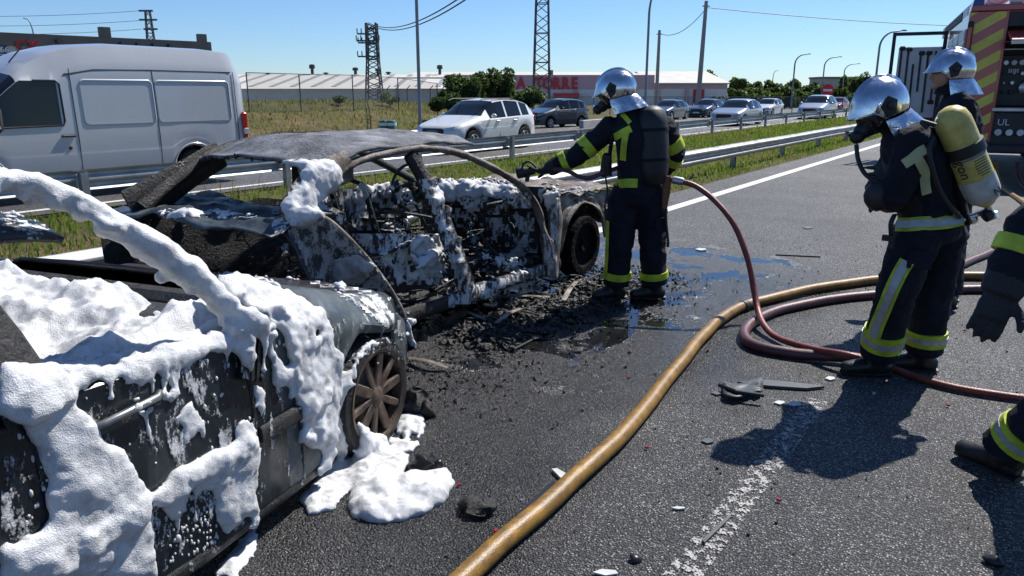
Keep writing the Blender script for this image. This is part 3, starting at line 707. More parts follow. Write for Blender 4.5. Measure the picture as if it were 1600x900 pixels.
for k, (u, D, vt, rw, lab) in enumerate(((1118, 150, 112, 18, 'round crowned pine over the end of the pink hall'), (1150, 150, 123, 18, 'dark tree beside the end wall of the pink hall'), (1177, 165, 124, 16, 'dark tree second along the far tree line'), (1205, 160, 125, 22, 'broad dark tree in the far tree line'), (1240, 175, 124, 17, 'dark tree behind the small curved lamps'), (1262, 190, 128, 18, 'low tree near the round sign'), (1320, 170, 110, 14, 'airy tree beside the leaning helmet'), (1340, 150, 108, 17, 'loose branched tree by the fire engine locker'), (1362, 160, 118, 15, 'small airy tree behind the fire engine locker'))):
    bz = -.8; hh = zD(vt, D) - bz
    tree('tree', lab, frame_pt(uD(u, D), D, bz), hh, rw / 1219 * D, hh * .25, 1300, .38, 8, 50 + k, 'tree', (5, 4, 1) if k < 6 else (2, 4, 3))
for k, u in enumerate((1155, 1178, 1196, 1226, 1250, 1275, 1308, 1345)):
    D = 95 + 6 * (k % 3)
    tree('bush', ['low bush under the dark trees past the pink hall', 'rounded bush between the far cars and the tree line', 'wide bush left of the small curved lamp', 'bush at the foot of the small curved lamp', 'bush just left of the round red sign post', 'bush behind the silver van\'s roof', 'bush right of the round red sign', 'bush before the fire engine locker'][k], frame_pt(uD(u, D), D, -.6), zD(137 - (k % 2) * 4, D) + .6, 1.5 + .4 * (k % 3), .2, 700, .28, 6, 90 + k, 'bush', (3, 4, 2))
# small palm by the pink hall
D = 95; pb = frame_pt(uD(1122, D), D, -.6); pr = empty('palm', pb); ph = zD(146, D) + .6
part('trunk', M_BARK, pr, lambda b: b.tube([V(0, 0, 0), V(0, 0, ph * .6)], [.16, .12], 8), smooth=60)
for k in range(11):
    a = k * 2.4; L_ = ph * .42
    part('frond', M_LEAF[0], pr, lambda b: b.tube([V(0, 0, ph * .6), V(math.cos(a) * L_ * .6, math.sin(a) * L_ * .6, ph * .6 + L_ * .5), V(math.cos(a) * L_ * 1.1, math.sin(a) * L_ * 1.1, ph * .6 + L_ * .15)], [(.05, .02), (.12, .02), (.02, .01)], 6))
tag(pr, 'small palm before the red door of the pink hall', 'palm')
for k, (u, v, s) in enumerate(((440, 146, 1.0), (530, 166, .6), (610, 168, .7), (640, 160, .6))):
    p = gt(u, v); tree('shrub', ['dry scrubby shrub on the crest of the bank', 'low green shrub midway up the bank', 'small shrub at the fence on the bank', 'small shrub beside the lamp post on the bank'][k], p, 1.1 * s, .9 * s, .1, 700, .07, 6, 120 + k, 'shrub', (2, 4, 4))
# distant grey building on the skyline by the sign
D = 260; db = empty('distant_building', frame_pt(uD(1305, D), D, 0))
part('wall', M_CONC, db, lambda b: b.box(V(0, 0, zD(124, D) / 2), (14, 10, zD(124, D)), Matrix.Rotation(YAW, 3, 'Z')))
part('roof', M_BRN, db, lambda b: b.box(V(0, 0, zD(124, D) + .3), (14.6, 10.6, .6), Matrix.Rotation(YAW, 3, 'Z')))
tag(db, 'far grey flat-roofed building above the tree line', 'building')
# far low hills that close the horizon
b = MB()
b.grid(60, 3, lambda i, j: frame_pt(lerp(-900, 900, i), 700 + j * 80, (-1 if j == 0 else 3 + 3.5 * noise.noise(V(i * 9, j, 4)) + (2 if j > .6 else 0))))
tag(b.build('hills', mat('hill_green', (.09, .11, .07), .95, var=.3, vscale=.02), smooth=180), kind='structure')
# ================================================================ CARS
M_GLASS = mat('car_glass', (.010, .013, .016), .05, 0, spec=.35)
M_TYRE = mat('tyre', (.014, .014, .015), .85, var=.2)
M_RIM = mat('rim_alloy', (.45, .46, .47), .35, .85)
M_TRIM = mat('black_trim', (.018, .018, .02), .6)
M_LIGHT = mat('headlight_glass', (.55, .57, .6), .08, .3, coat=.5)
M_TAIL = mat('tail_red', (.45, .012, .015), .2, coat=.5)
M_PLATE = mat('plate_white', (.7, .7, .7), .5)
def pw(pts, x):
    if x <= pts[0][0]: return pts[0][1]
    for (a, p), (c, q) in zip(pts[:-1], pts[1:]):
        if x <= c:
            t = (x - a) / (c - a); return p + (q - p) * t
    return pts[-1][1]
def smooth_pw(pts, x, r=.06):
    return sum(pw(pts, x + d * r) for d in (-1, -.5, 0, .5, 1)) / 5
def section(S, x):
    """half cross-section of the body at x: list of (y, z)"""
    hw = S['W'] / 2 * smooth_pw(S['plan'], x, .08)
    top = smooth_pw(S['top'], x, .05); belt = min(smooth_pw(S['belt'], x, .05), top - .015); low = S['sill']
    wr = S['wr']
    for ax in S['axles']:
        d = abs(x - ax)
        if d < S['ra']: low = max(low, S['rw'] + math.sqrt(max(0, S['ra'] ** 2 - d * d)) * .98)
    low = min(low, belt - .12)
    k = sst(.04, .35, top - belt)
    mid = lerp(low, belt, .55)
    ye = lerp(hw * .90, wr * (hw / (S['W'] / 2)) ** .3, k); ye = min(ye, hw * .93)
    ez = lerp(.02, .07, k)
    return [(hw * .90, low), (hw * .985, low + .03), (hw, mid), (hw * .985, belt - .03), (hw * .955, belt), (ye, top - ez), (ye - .06 - .04 * k, top - ez * .35), (ye * .5, top - .004), (0, top)]
def car(S, name, label, cat, loc, rz, paint, cut=False, group=None, rimm=None, n=72, mirror=True):
    root = empty(name, loc, rz); L_ = S['L']; xs = [L_ * (i / (n - 1)) for i in range(n)]
    rows = [section(S, x) for x in xs]; m = len(rows[0])
    bod = MB(); gl = {}
    idx = lambda i, k, s: None
    P = lambda i, k, s: V(L_ / 2 - xs[i], s * rows[i][k][0], rows[i][k][1])
    for s in (-1, 1):
        for i in range(n - 1):
            xm = (xs[i] + xs[i + 1]) / 2
            for k in range(m - 1):
                q = [P(i, k, s), P(i, k + 1, s), P(i + 1, k + 1, s), P(i + 1, k, s)]
                if s < 0: q.reverse()
                key = None
                if k == 4:
                    for wi, (a, c) in enumerate(S['win']):
                        if a < xm < c: key = ('side_window', s, wi)
                if k >= 5 or k == 4:
                    if k >= 6 or k == 5:
                        if S['ws'][0] < xm < S['ws'][1]: key = ('windscreen', 0, 0)
                        elif S['rwn'] and S['rwn'][0] < xm < S['rwn'][1]: key = ('rear_window', 0, 0)
                if key: gl.setdefault(key, MB()).add(q, [(0, 1, 2, 3)])
                else: bod.add(q, [(0, 1, 2, 3)])
    for i in (0, n - 1):
        ring = [P(i, k, -1) for k in range(m)] + [P(i, k, 1) for k in range(m - 2, -1, -1)]
        if i: ring.reverse()
        bod.add(ring, [tuple(range(len(ring)))])
    def weld(b):
        d = {}; mp = []; nv = []
        for p in b.v:
            key = (round(p[0], 4), round(p[1], 4), round(p[2], 4))
            if key not in d: d[key] = len(nv); nv.append(p)
            mp.append(d[key])
        fs = []; ms = []
        for f, mm in zip(b.f, b.m):
            q = []
            for i in f:
                if not q or mp[i] != q[-1]: q.append(mp[i])
            if q[0] == q[-1]: q.pop()
            if len(q) > 2: fs.append(tuple(q)); ms.append(mm)
        b.v, b.f, b.m = nv, fs, ms
        return b
    body = weld(bod).build('body', paint, root, smooth=38)
    if not cut:
        for (nm, s, wi), b in gl.items(): weld(b).build(nm, M_GLASS, root, smooth=40)
        part('underbody', M_TRIM, root, lambda b: b.box((0, 0, S['sill'] + .12), (L_ * .9, S['W'] * .82, .26)))
        rw = S['rw']
        for ax in S['axles']:
            for s in (-1, 1):
                y = s * (S['W'] / 2 - .12)
                wl = part('wheel', M_TYRE, root, lambda b: b.lathe([(rw * .6, -.1), (rw * .95, -.1), (rw, -.06), (rw, .06), (rw * .95, .1), (rw * .62, .1)], (L_ / 2 - ax, y, rw), (0, s, 0), 24, cap=True), smooth=50)
                def rimf(b):
                    c = V(L_ / 2 - ax, y + s * .1, rw)
                    b.lathe([(rw * .64, .002), (rw * .66, .012), (rw * .58, .006)], c, (0, s, 0), 24, cap=False)
                    for a in range(5):
                        t = a * 2 * math.pi / 5; b.bar(c + V(0, s * .012, 0), c + V(math.cos(t) * rw * .6, s * .008, math.sin(t) * rw * .6), rw * .22, .02, up=(0, 1, 0))
                part('rim', rimm or M_RIM, wl, rimf)
    if mirror and not cut:
        for s in (-1, 1): part('mirror', paint, root, lambda b: (b.ball((L_ / 2 - S['ws'][0] - .45, s * (S['W'] / 2 + .08), pw(S['belt'], S['ws'][0] + .4) + .08), .1, 2, (.7, 1, .75))), smooth=60)
    if label: tag(root, label, cat, group)
    root['L'] = L_ ; del root['L']
    return root
def hatch(L=4.2, W=1.78, H=1.46, suv=False, van=False):
    k = L / 4.2; a = H / 1.46
    top = [(0, .52 * a), (.03, .62 * a), (.12, .72 * a), (.25, .78 * a), (1.15 * k, .98 * a), (1.28 * k, 1.02 * a), (1.75 * k, 1.30 * a), (2.05 * k, 1.42 * a), (2.6 * k, H), (3.3 * k, 1.43 * a), (3.8 * k, 1.34 * a), (3.92 * k, 1.28 * a), (4.12 * k, .95 * a), (4.17 * k, .8 * a), (L, .6 * a)]
    belt = [(0, .5 * a), (.25, .7 * a), (1.2 * k, .90 * a), (2.2 * k, .93 * a), (3.4 * k, .97 * a), (4.1 * k, .98 * a), (L, .6 * a)]
    plan = [(0, .66), (.12, .82), (.35, .93), (.8 * k, .985), (1.3 * k, 1), (3.2 * k, 1), (3.8 * k, .96), (4.1 * k, .89), (L, .8)]
    return dict(L=L, W=W, H=H, top=top, belt=belt, plan=plan, sill=.2 if not suv else .27, wr=W * .36, axles=(.82 * k, 3.42 * k), rw=.31 if not suv else .35, ra=.37 if not suv else .42, win=[(1.62 * k, 2.42 * k), (2.5 * k, 3.25 * k), (3.32 * k, 3.72 * k)], ws=(1.22 * k, 2.02 * k), rwn=(3.84 * k, 4.1 * k))
def front_bits(root, S, grille=True, paint=None, rings=False):
    L_ = S['L']; a = S['H'] / 1.46; k = L_ / 4.2
    for s in (-1, 1):
        part('headlight', M_LIGHT, root, lambda b: b.loft([[V(L_ / 2 - x, s * y, z) for x, y, z in ((.03 + .05 * t, .46 + .26 * t, .60 * a + .06 * t), (.025 + .14 * t, .46 + .26 * t, .70 * a + .04 * t))] + [V(L_ / 2 - (.2 + .12 * t), s * (.44 + .26 * t), .64 * a + .05 * t)] for t in (0, .5, 1)]), smooth=60)
        part('fog_light', M_TRIM, root, lambda b: b.box((L_ / 2 - .05, s * .58, .38 * a), (.1, .26, .13), bev=.03))
    part('grille', M_TRIM, root, lambda b: b.box((L_ / 2 - .012, 0, .55 * a), (.06, .8, .26 * a), bev=.025))
    part('lower_grille', M_TRIM, root, lambda b: b.box((L_ / 2 - .03, 0, .3 * a), (.06, 1.0, .13 * a), bev=.03))
    part('number_plate', M_PLATE, root, lambda b: b.box((L_ / 2 + .022, 0, .44 * a), (.012, .5, .11), bev=.004))
    for s in (-1, 1): part('tail_light', M_TAIL, root, lambda b: b.box((-L_ / 2 + .09, s * (S['W'] / 2 - .22), .88 * a), (.14, .26, .22), bev=.05))
    if rings:
        for q in (-.135, -.045, .045, .135): part('emblem_ring', M_RIM, root, lambda b: b.tube([V(L_ / 2 + .024, q + math.cos(t) * .058, .58 * a + math.sin(t) * .058) for t in [i * math.pi / 8 for i in range(17)]], .009, 5, cap=False))
PW_ = mat('paint_white', (.72, .71, .66), .25, 0, coat=1)
PG_ = mat('paint_dark_grey', (.035, .042, .048), .3, .3, coat=1)
PS_ = mat('paint_silver', (.38, .40, .41), .3, .6, coat=1)
PB_ = mat('paint_dark_blue', (.025, .04, .06), .3, .2, coat=1)
PR_ = mat('paint_red', (.38, .03, .05), .3, 0, coat=1)
RZ = -math.pi / 2            # oncoming: nose toward -Y
def put(S, near_x, y_front, zg=None): # nose end toward the viewer's side of the road
    return (near_x - S['W'] / 2, y_front + S['L'] / 2, zfar(near_x - S['W'] / 2))
S = hatch(4.38, 1.83, 1.60, suv=True); S['wr'] = 1.83 * .37
q = car(S, 'suv_car', 'white compact suv with dark windows coming along the far road', 'car', put(S, -14.0, 17.4), RZ, PW_, n=110); front_bits(q, S, rings=True)
for s in (-1, 1): part('roof_rail', M_TRIM, q, lambda b: b.tube([V(.7, s * .6, 1.53), V(.5, s * .6, 1.585), V(-.9, s * .6, 1.585), V(-1.3, s * .6, 1.50)], .02, 6), smooth=60)
for x in (.38, -.55): part('door_handle', M_RIM, q, lambda b: b.box((x - .25, S['W'] / 2 + .0, .93), (.2, .05, .035), bev=.012))
part('door_gap', M_TRIM, q, lambda b: b.bar((.02, S['W'] / 2 - .012, .4), (.02, S['W'] / 2 - .03, 1.0), .012, .03))
part('sill_cladding', M_TRIM, q, lambda b: (b.box((0, S['W'] / 2 - .06, .31), (2.0, .1, .14), bev=.02)))
S2 = hatch(4.05, 1.69, 1.62); S2['wr'] = 1.69 * .37
q = car(S2, 'small_minivan', 'dark grey small people carrier on the slip road behind the white suv', 'car', (*[(g(868, 200, -.35)).x - .3, g(868, 200, -.35).y + .5], -.35), RZ - .22, PG_); front_bits(q, S2)
S3 = hatch(4.25, 1.8, 1.47)
for (u, v, pt, lab, dr) in ((1150, 197, PS_, 'silver hatchback with pale bonnet in the oncoming lane, past the white suv', 0), (1276, 187, PS_, 'silver people carrier in the oncoming lane below the round sign', 0)):
    p = g(u, v, -.2); SS = S3 if u < 1200 else hatch(4.4, 1.82, 1.64)
    q = car(SS, 'hatchback' if u < 1200 else 'minivan', lab, 'car', (p.x, p.y, -.2), RZ + dr, pt, n=60); front_bits(q, SS)
for (u, v, pt, lab) in ((1103, 184, PB_, 'dark blue hatchback behind the silver hatchback by the low wall'), (1198, 181, PW_, 'white saloon following the silver hatchback'), (1306, 175, PR_, 'red car behind the silver people carrier'), (1043, 188, PB_, 'dark car half hidden behind the standing firefighter\'s shoulder')):
    p = g(u, v, -.35); SS = hatch(4.2, 1.76, 1.45)
    q = car(SS, 'oncoming_car', lab, 'car', (p.x, p.y, -.35), RZ, pt, n=50); front_bits(q, SS)

# ================================================================ VAN
M_VAN = mat('van_white', (.40, .42, .44), .3, 0, coat=.8, var=.03, vscale=1.5)
VL, VW, VH = 5.95, 2.0, 2.62
van = empty('panel_van', (-13.45 - VW / 2, 0, -.13), RZ)
# rear edge of the near side seen at u 388, v 220
pr_ = atx(388, 215, -13.45); van.location = (-13.45 - VW / 2, pr_.y - VL / 2, -.13)
VS_ = dict(L=VL, W=VW, H=VH, sill=.34, wr=VW * .40, rw=.35, ra=.43, axles=(.98, 4.73),
    top=[(0, .75), (.05, .95), (.25, 1.08), (.75, 1.25), (.95, 1.33), (1.55, 1.92), (1.9, 2.2), (2.3, 2.43), (2.8, 2.56), (3.4, 2.61), (5.3, 2.60), (5.75, 2.57), (5.88, 2.46), (5.95, 2.2)],
    belt=[(0, .7), (.3, .95), (.9, 1.22), (1.3, 1.23), (1.9, 1.22), (2.6, 1.24), (3.2, 1.30), (5.95, 1.30)],
    plan=[(0, .72), (.2, .86), (.6, .95), (1.2, 1), (5.6, 1), (5.85, .975), (5.95, .94)], win=[(1.36, 2.38)], ws=(.97, 1.82), rwn=None)
def vsection(S, x):
    hw = S['W'] / 2 * smooth_pw(S['plan'], x, .06); top = smooth_pw(S['top'], x, .06); belt = min(smooth_pw(S['belt'], x, .04), top - .02); low = S['sill']
    for ax in S['axles']:
        d = abs(x - ax)
        if d < S['ra']: low = max(low, S['rw'] + math.sqrt(max(0, S['ra'] ** 2 - d * d)))
    k = sst(.1, .9, top - belt)
    wz = min(1.95, top - .16)                       # top of the window band
    wz = max(wz, belt + .01)
    y2 = lerp(hw * .93, hw * .955, k); y3 = lerp(hw * .90, hw * .93, k)
    e0 = max(wz + .005, top - .42 * k - .05)
    return [(hw * .94, low), (hw * .985, low + .03), (hw, lerp(low, belt, .3)), (hw, lerp(low, belt, .62)), (hw * .985, belt), (y2, wz), (y3 + .012, e0), (y3 - .03 * k, lerp(e0, top, .35)), (y3 * .86, top - .05), (y3 * .5, top - .008), (0, top)]
n = 120; xs = [VL * i / (n - 1) for i in range(n)]; rows = [vsection(VS_, x) for x in xs]; m = len(rows[0])
bod, glw, gls = MB(), MB(), {-1: MB(), 1: MB()}
for s in (-1, 1):
    for i in range(n - 1):
        xm = (xs[i] + xs[i + 1]) / 2
        for k in range(m - 1):
            q = [V(VL / 2 - xs[a], s * rows[a][c][0], rows[a][c][1]) for a, c in ((i, k), (i, k + 1), (i + 1, k + 1), (i + 1, k))]
            # pressed panels in the side, a groove under the roof edge
            if s < 0: q.reverse()
            if k == 4 and 1.30 + .0 < xm < 2.36: gls[s].add(q, [(0, 1, 2, 3)])
            elif k >= 6 and .99 < xm < 1.74: glw.add(q, [(0, 1, 2, 3)])
            else: bod.add(q, [(0, 1, 2, 3)])
for i in (0, n - 1):
    ring = [V(VL / 2 - xs[i], -rows[i][k][0], rows[i][k][1]) for k in range(m)] + [V(VL / 2 - xs[i], rows[i][k][0], rows[i][k][1]) for k in range(m - 2, -1, -1)]
    bod.add(ring if not i else ring[::-1], [tuple(range(len(ring)))])
def weld_mb(b):
    bm = bmesh.new(); me = b.mesh('t', M_VAN); bm.from_mesh(me); bmesh.ops.remove_doubles(bm, verts=bm.verts, dist=1e-4); bm.to_mesh(me); bm.free(); b2 = MB(); b2.v = [tuple(x.co) for x in me.vertices]; b2.f = [tuple(p.vertices) for p in me.polygons]; b2.m = [0] * len(b2.f); return b2
weld_mb(bod).build('body', M_VAN, van, smooth=45)
glw.build('windscreen', M_GLASS, van, smooth=40)
for s in (-1, 1): weld_mb(gls[s]).build('side_window', M_GLASS, van, smooth=40)
def vx(t): return VL / 2 - t
ys_side = VW / 2 * .995
def rrect(x0, x1, z0, z1, r, y, yt=None, cut=0):
    """rounded outline in the van side plane"""
    out = []
    for cx, cz, a0 in ((x1 - r, z1 - r, 0), (x0 + r, z1 - r, 90), (x0 + r, z0 + r, 180), (x1 - r, z0 + r, 270)):
        for a in range(0, 91, 15): out.append((cx + r * math.cos(R(a0 + a)), cz + r * math.sin(R(a0 + a))))
    return out
def side_y(z): # side surface of the van at height z
    return pw([(.34, .985), (.7, 1.0), (1.0, 1.0), (1.28, .985), (1.95, .955), (2.2, .935)], z) * VW / 2
for s in (1, -1):
    for (a, c) in ((2.72, 4.02), (4.06, 5.62)):
        pts = rrect(vx(c), vx(a), 1.22, 1.98, .09, 0)
        part('pressed_panel', M_VAN, van, lambda b: (b.tube([V(x, s * (side_y(z) + .004), z) for x, z in pts + pts[:1]], .007, 6, cap=False, sq=(2.4, .6))), smooth=60)
    for t in (1.26, 2.58, 4.04, 5.74):
        part('door_seam', M_TRIM, van, lambda b: b.tube([V(vx(t) - .05 * (z - .4) * (1 if t < 1.5 else .1), s * (side_y(z) + .001), z) for z in (.42, .8, 1.0, 1.25, 1.6, 1.95, 2.15)], .007, 5), smooth=60)
    part('window_seal', M_TRIM, van, lambda b: b.tube([V(x, s * (side_y(z) + .002), z) for x, z in ((vx(1.30), 1.22), (vx(2.37), 1.235), (vx(2.40), 1.30), (vx(2.40), 1.90), (vx(2.34), 1.955), (vx(2.0), 1.955))], .016, 6), smooth=60)
    part('roof_gutter', M_TRIM, van, lambda b: b.tube([V(vx(x), s * (VW / 2 * .934), z) for x, z in ((2.5, 2.05), (3, 2.14), (4, 2.155), (5.7, 2.15))], .013, 6), smooth=60)
    part('rub_strip', M_TRIM, van, lambda b: b.box((vx(3.0), s * (VW / 2 - .006), .42), (3.0, .035, .12), bev=.012))
    part('door_handle', M_TRIM, van, lambda b: b.box((vx(2.42), s * (VW / 2 + .012), 1.06), (.24, .04, .04), bev=.015))
    part('lock_cap', M_TRIM, van, lambda b: b.lathe([(.03, 0), (.03, .012), (0, .014)], (vx(2.42), s * VW / 2, .86), (0, s, 0), 10))
    tl = part('tail_light', M_TAIL, van, lambda b: b.box((-VL / 2 + .035, s * (VW / 2 - .05), 1.02), (.12, .13, .72), bev=.03))
    part('reversing_lens', M_LIGHT, tl, lambda b: b.box((-VL / 2 + .03, s * (VW / 2 - .045), 1.0), (.125, .135, .14), bev=.02))
    mi = part('mirror', M_TRIM, van, lambda b: (b.box((vx(1.30), s * (VW / 2 + .17), 1.36), (.14, .22, .40), bev=.05), b.bar((vx(1.36), s * (VW / 2 - .02), 1.22), (vx(1.30), s * (VW / 2 + .12), 1.24), .06)), smooth=50)
    part('turn_signal', M_LIGHT, mi, lambda b: b.box((vx(1.28), s * (VW / 2 + .22), 1.24), (.1, .13, .1), bev=.03))
    part('headlight', M_LIGHT, van, lambda b: b.box((vx(.22), s * .78, .98), (.3, .24, .3), bev=.08))
    for ax in VS_['axles']:
        wl = part('wheel', M_TYRE, van, lambda b: b.lathe([(.2, -.12), (.33, -.12), (.355, -.07), (.355, .07), (.33, .12), (.2, .1)], (vx(ax), s * (VW / 2 - .14), .355), (0, s, 0), 28), smooth=50)
        part('rim', M_RIM, wl, lambda b: (b.lathe([(.205, .09), (.215, .108), (.17, .1), (.12, .07), (.06, .1), (0, .1)], (vx(ax), s * (VW / 2 - .14), .355), (0, s, 0), 24)), smooth=40)
        part('wheel_arch', M_VAN, van, lambda b: b.tube([V(vx(ax) + math.cos(R(a)) * .455, s * (VW / 2 - .008), .36 + math.sin(R(a)) * .455) for a in range(8, 173, 9)], .022, 6, sq=(.7, 1.2)), smooth=60)
part('bumper', M_TRIM, van, lambda b: b.box((-VL / 2 - .03, 0, .5), (.14, VW * .97, .22), bev=.05))
part('front_bumper', M_TRIM, van, lambda b: b.box((VL / 2 - .05, 0, .55), (.2, VW * .8, .4), bev=.08))
part('underbody', M_TRIM, van, lambda b: b.box((0, 0, .46), (VL * .92, VW * .84, .3)))
part('antenna', M_TRIM, van, lambda b: b.tube([V(vx(1.95), .35, 2.24), V(vx(2.3), .35, 2.62)], .012, 5))
# shape of the driver behind the side window is too dark to read; seat only
part('seat', M_TRIM, van, lambda b: b.box((vx(2.3), .5, 1.4), (.2, .5, .9), bev=.06))
tag(van, 'white high-roofed panel van passing on the far road', 'van')
# ================================================================ FIRE ENGINE
M_TRED = mat('engine_red', (.42, .05, .045), .35, coat=.6, var=.1)
M_TYEL = mat('engine_yellow', (.68, .58, .10), .45, var=.1)
M_ALU = mat('aluminium', (.42, .43, .44), .35, .8, var=.15)
M_TBLK = mat('engine_black', (.02, .021, .024), .55, var=.2)
M_TBLU = mat('beacon_blue', (.03, .07, .25), .25, coat=.6)
M_LITW = mat('gauge_white', (.6, .6, .58), .4)
M_TPAN = mat('locker_panel', (.48, .49, .52), .45, .5, var=.12)
tdir = (CF * math.cos(R(25)) + CR * math.sin(R(25))).normalized()
tleft = V(0, 0, 1).cross(tdir)
TC = frame_pt(uD(1497, 15), 15, 0)                       # rear left corner
TW = 2.5
troot = empty('fire_engine', TC - tleft * TW / 2, math.atan2(tdir.y, tdir.x))
# local: x forward (0 = rear), y left, z up
hw = TW / 2
part('body', M_TRED, troot, lambda b: (b.box((2.2, hw - .14, 1.85), (4.36, .26, 2.5), bev=.03), b.box((2.2, -hw + .14, 1.85), (4.36, .26, 2.5), bev=.03), b.box((2.2, 0, 3.05), (4.3, TW - .54, .18), bev=.02), b.box((2.6, 0, 1.8), (3.4, TW - .58, 2.2))), smooth=30)
cab = part('cab', M_TRED, troot, lambda b: b.loft([[V(x, y * hw, z) for y, z in ((-1, .7), (-1, 1.7), (-.93, zt_), (-.85, zt_ + .12), (.85, zt_ + .12), (.93, zt_), (1, 1.7), (1, .7))] for x, zt_ in ((4.5, 3.0), (6.6, 3.0), (7.2, 2.8), (7.55, 1.7), (7.6, .75))]), smooth=30)
for s in (-1, 1):
    for x0, x1 in ((4.75, 5.55), (5.65, 6.55)): part('side_window', M_GLASS, cab, lambda b: b.box(((x0 + x1) / 2, s * (hw * .966 + .012), 2.25), (x1 - x0, .02, .95), Matrix.Rotation(s * .055, 3, 'X'), bev=.008))
part('windscreen', M_GLASS, cab, lambda b: b.box((7.42, 0, 2.2), (.03, TW * .82, .95), Matrix.Rotation(-.31, 3, 'Y'), bev=.01))
# striped rear corner columns: each stripe is a panel of its own
for s in (1, -1):
    y0, y1 = (hw - .015, hw - .60) if s > 0 else (-hw + .60, -hw + .015)
    z0_, z1_ = .75, 3.08; k = 0; step = .19; slope = .62
    part('column_edge', M_TRED, troot, lambda b: b.box((-.012, s * (hw - .62), 1.9), (.03, .05, 2.38), bev=.008))
    zz = z0_ - .6
    while zz < z1_ + .1:
        # slanted band rising toward the vehicle's centre... clipped to the column
        def clip(poly):
            def cl(pts, f):
                out = []
                for i in range(len(pts)):
                    a, c = pts[i], pts[(i + 1) % len(pts)]; fa, fc = f(a), f(c)
                    if fa >= 0: out.append(a)
                    if fa * fc < 0: t = fa / (fa - fc); out.append((a[0] + (c[0] - a[0]) * t, a[1] + (c[1] - a[1]) * t))
                return out
            poly = cl(poly, lambda p: p[1] - z0_); return cl(poly, lambda p: z1_ - p[1]) if len(poly) > 2 else poly
        ya, yb = (max(y0, y1), min(y0, y1)) if s > 0 else (min(y0, y1), max(y0, y1))
        rise = abs(ya - yb) * slope
        pl = clip([(ya, zz), (yb, zz + rise), (yb, zz + rise + step), (ya, zz + step)])
        if len(pl) > 2: part('chevron_stripe', M_TYEL if k % 2 else M_TRED, troot, lambda b: b.poly([V(-.006, p[0], p[1]) for p in pl], (-1, 0, 0), .012 + .002 * (k % 2)))
        k += 1; zz += step
    lampc = part('tail_lamp', M_TRIM, troot, lambda b: b.box((-.035, s * (hw - .05), 2.45), (.06, .1, .95), bev=.02))
    part('red_lens', M_TAIL, lampc, lambda b: b.box((-.055, s * (hw - .05), 2.62), (.06, .075, .42), bev=.02))
    part('amber_lens', mat('amber', (.5, .2, .02), .25, coat=.5), lampc, lambda b: b.box((-.055, s * (hw - .05), 2.16), (.06, .075, .3), bev=.02))
    part('beacon', M_TBLU, troot, lambda b: b.loft([[V(x, s * (hw - .12 + y), z) for x, y in ((0, -.1), (.35, -.1), (.35, .1), (0, .1))] for z in (3.1, 3.14)] + [[V(x, s * (hw - .14 + y), 3.38) for x, y in ((.05, -.08), (.3, -.08), (.3, .07), (.05, .07))]]), smooth=40)
part('roof_header', M_TRED, troot, lambda b: b.box((.1, 0, 3.15), (.26, TW - .06, .12), bev=.02))
hd = part('header_panel', M_TBLK, troot, lambda b: b.box((.04, 0, 2.94), (.1, TW - 1.28, .26), bev=.015))
part('logo', M_LITW, hd, lambda b: b.tube([V(-.014, hw - .98 + math.cos(a) * .05, 2.95 + math.sin(a) * .035) for a in [i * math.pi / 8 for i in range(2, 15)]], .008, 5))
# raised hatch over the pump bay
ht = part('hatch', M_TRED, troot, lambda b: b.box((-.33, 0, 2.62), (.66, TW - 1.32, .05), Matrix.Rotation(-.30, 3, 'Y'), bev=.012))
for k in range(4):
    part('hatch_stripe', M_TYEL, ht, lambda b: b.poly([V(-.62 + .16 * k, hw - .67, 2.515 + .050 * k), V(-.62 + .16 * k + .08, hw - .67, 2.515 + .050 * k + .025), V(-.62 + .16 * k + .12, hw - .95, 2.515 + .05 * k + .037), V(-.62 + .16 * k + .04, hw - .95, 2.515 + .05 * k + .012)], (.3, 0, -1), .012))
part('hatch_edge', mat('hatch_edge_white', (.7, .68, .6), .5), ht, lambda b: b.box((-.655, 0, 2.50), (.03, TW - 1.32, .06)))
# pump bay
bay = part('pump_bay', M_TBLK, troot, lambda b: (b.box((.62, 0, 1.75), (.06, TW - 1.24, 2.2)), b.box((.3, hw - .64, 1.75), (.62, .03, 2.2)), b.box((.3, -hw + .64, 1.75), (.62, .03, 2.2)), b.box((.32, 0, .72), (.66, TW - 1.24, .06))))
part('control_panel', M_TBLK, bay, lambda b: b.box((.42, 0, 1.85), (.2, TW - 1.34, .95), bev=.02))
rg = random.Random(4)
for k in range(9):
    y = hw - .75 - .13 * k; part('gauge', M_LITW if k % 3 else M_ALU, bay, lambda b: b.lathe([(.045, 0), (.05, .02), (.04, .03), (0, .03)], (.32, y, 2.18 - .0 * k), (-1, 0, 0), 14), smooth=40)
for k in range(18):
    y = hw - .72 - .16 * (k % 6) - rg.uniform(0, .05); z = 1.98 - .17 * (k // 6); r_ = rg.choice((.018, .025, .045, .06)); part('knob', rg.choice((M_ALU, M_TPAN, M_LITW, M_TRIM)), bay, lambda b: b.lathe([(r_, 0), (r_, .03), (r_ * .7, .05), (0, .05)], (.32, y, z), (-1, 0, 0), 10), smooth=40)
for k in range(5): part('switch', M_LITW, bay, lambda b: b.box((.312, hw - .82 - .035 * k, 2.03), (.02, .018, .07)))
part('big_outlet', M_ALU, bay, lambda b: b.lathe([(.06, 0), (.1, .03), (.1, .1), (.075, .12), (0, .12)], (.32, hw - 1.1, 1.72), (-1, 0, 0), 16), smooth=40)
part('step_rail', M_ALU, troot, lambda b: b.box((-.02, 0, 1.32), (.08, TW - 1.2, .09), bev=.02))
part('inner_shelf', M_ALU, bay, lambda b: (b.box((.4, 0, 2.42), (.3, TW - 1.34, .02)), b.box((.4, 0, 2.56), (.2, TW - 1.34, .015))))
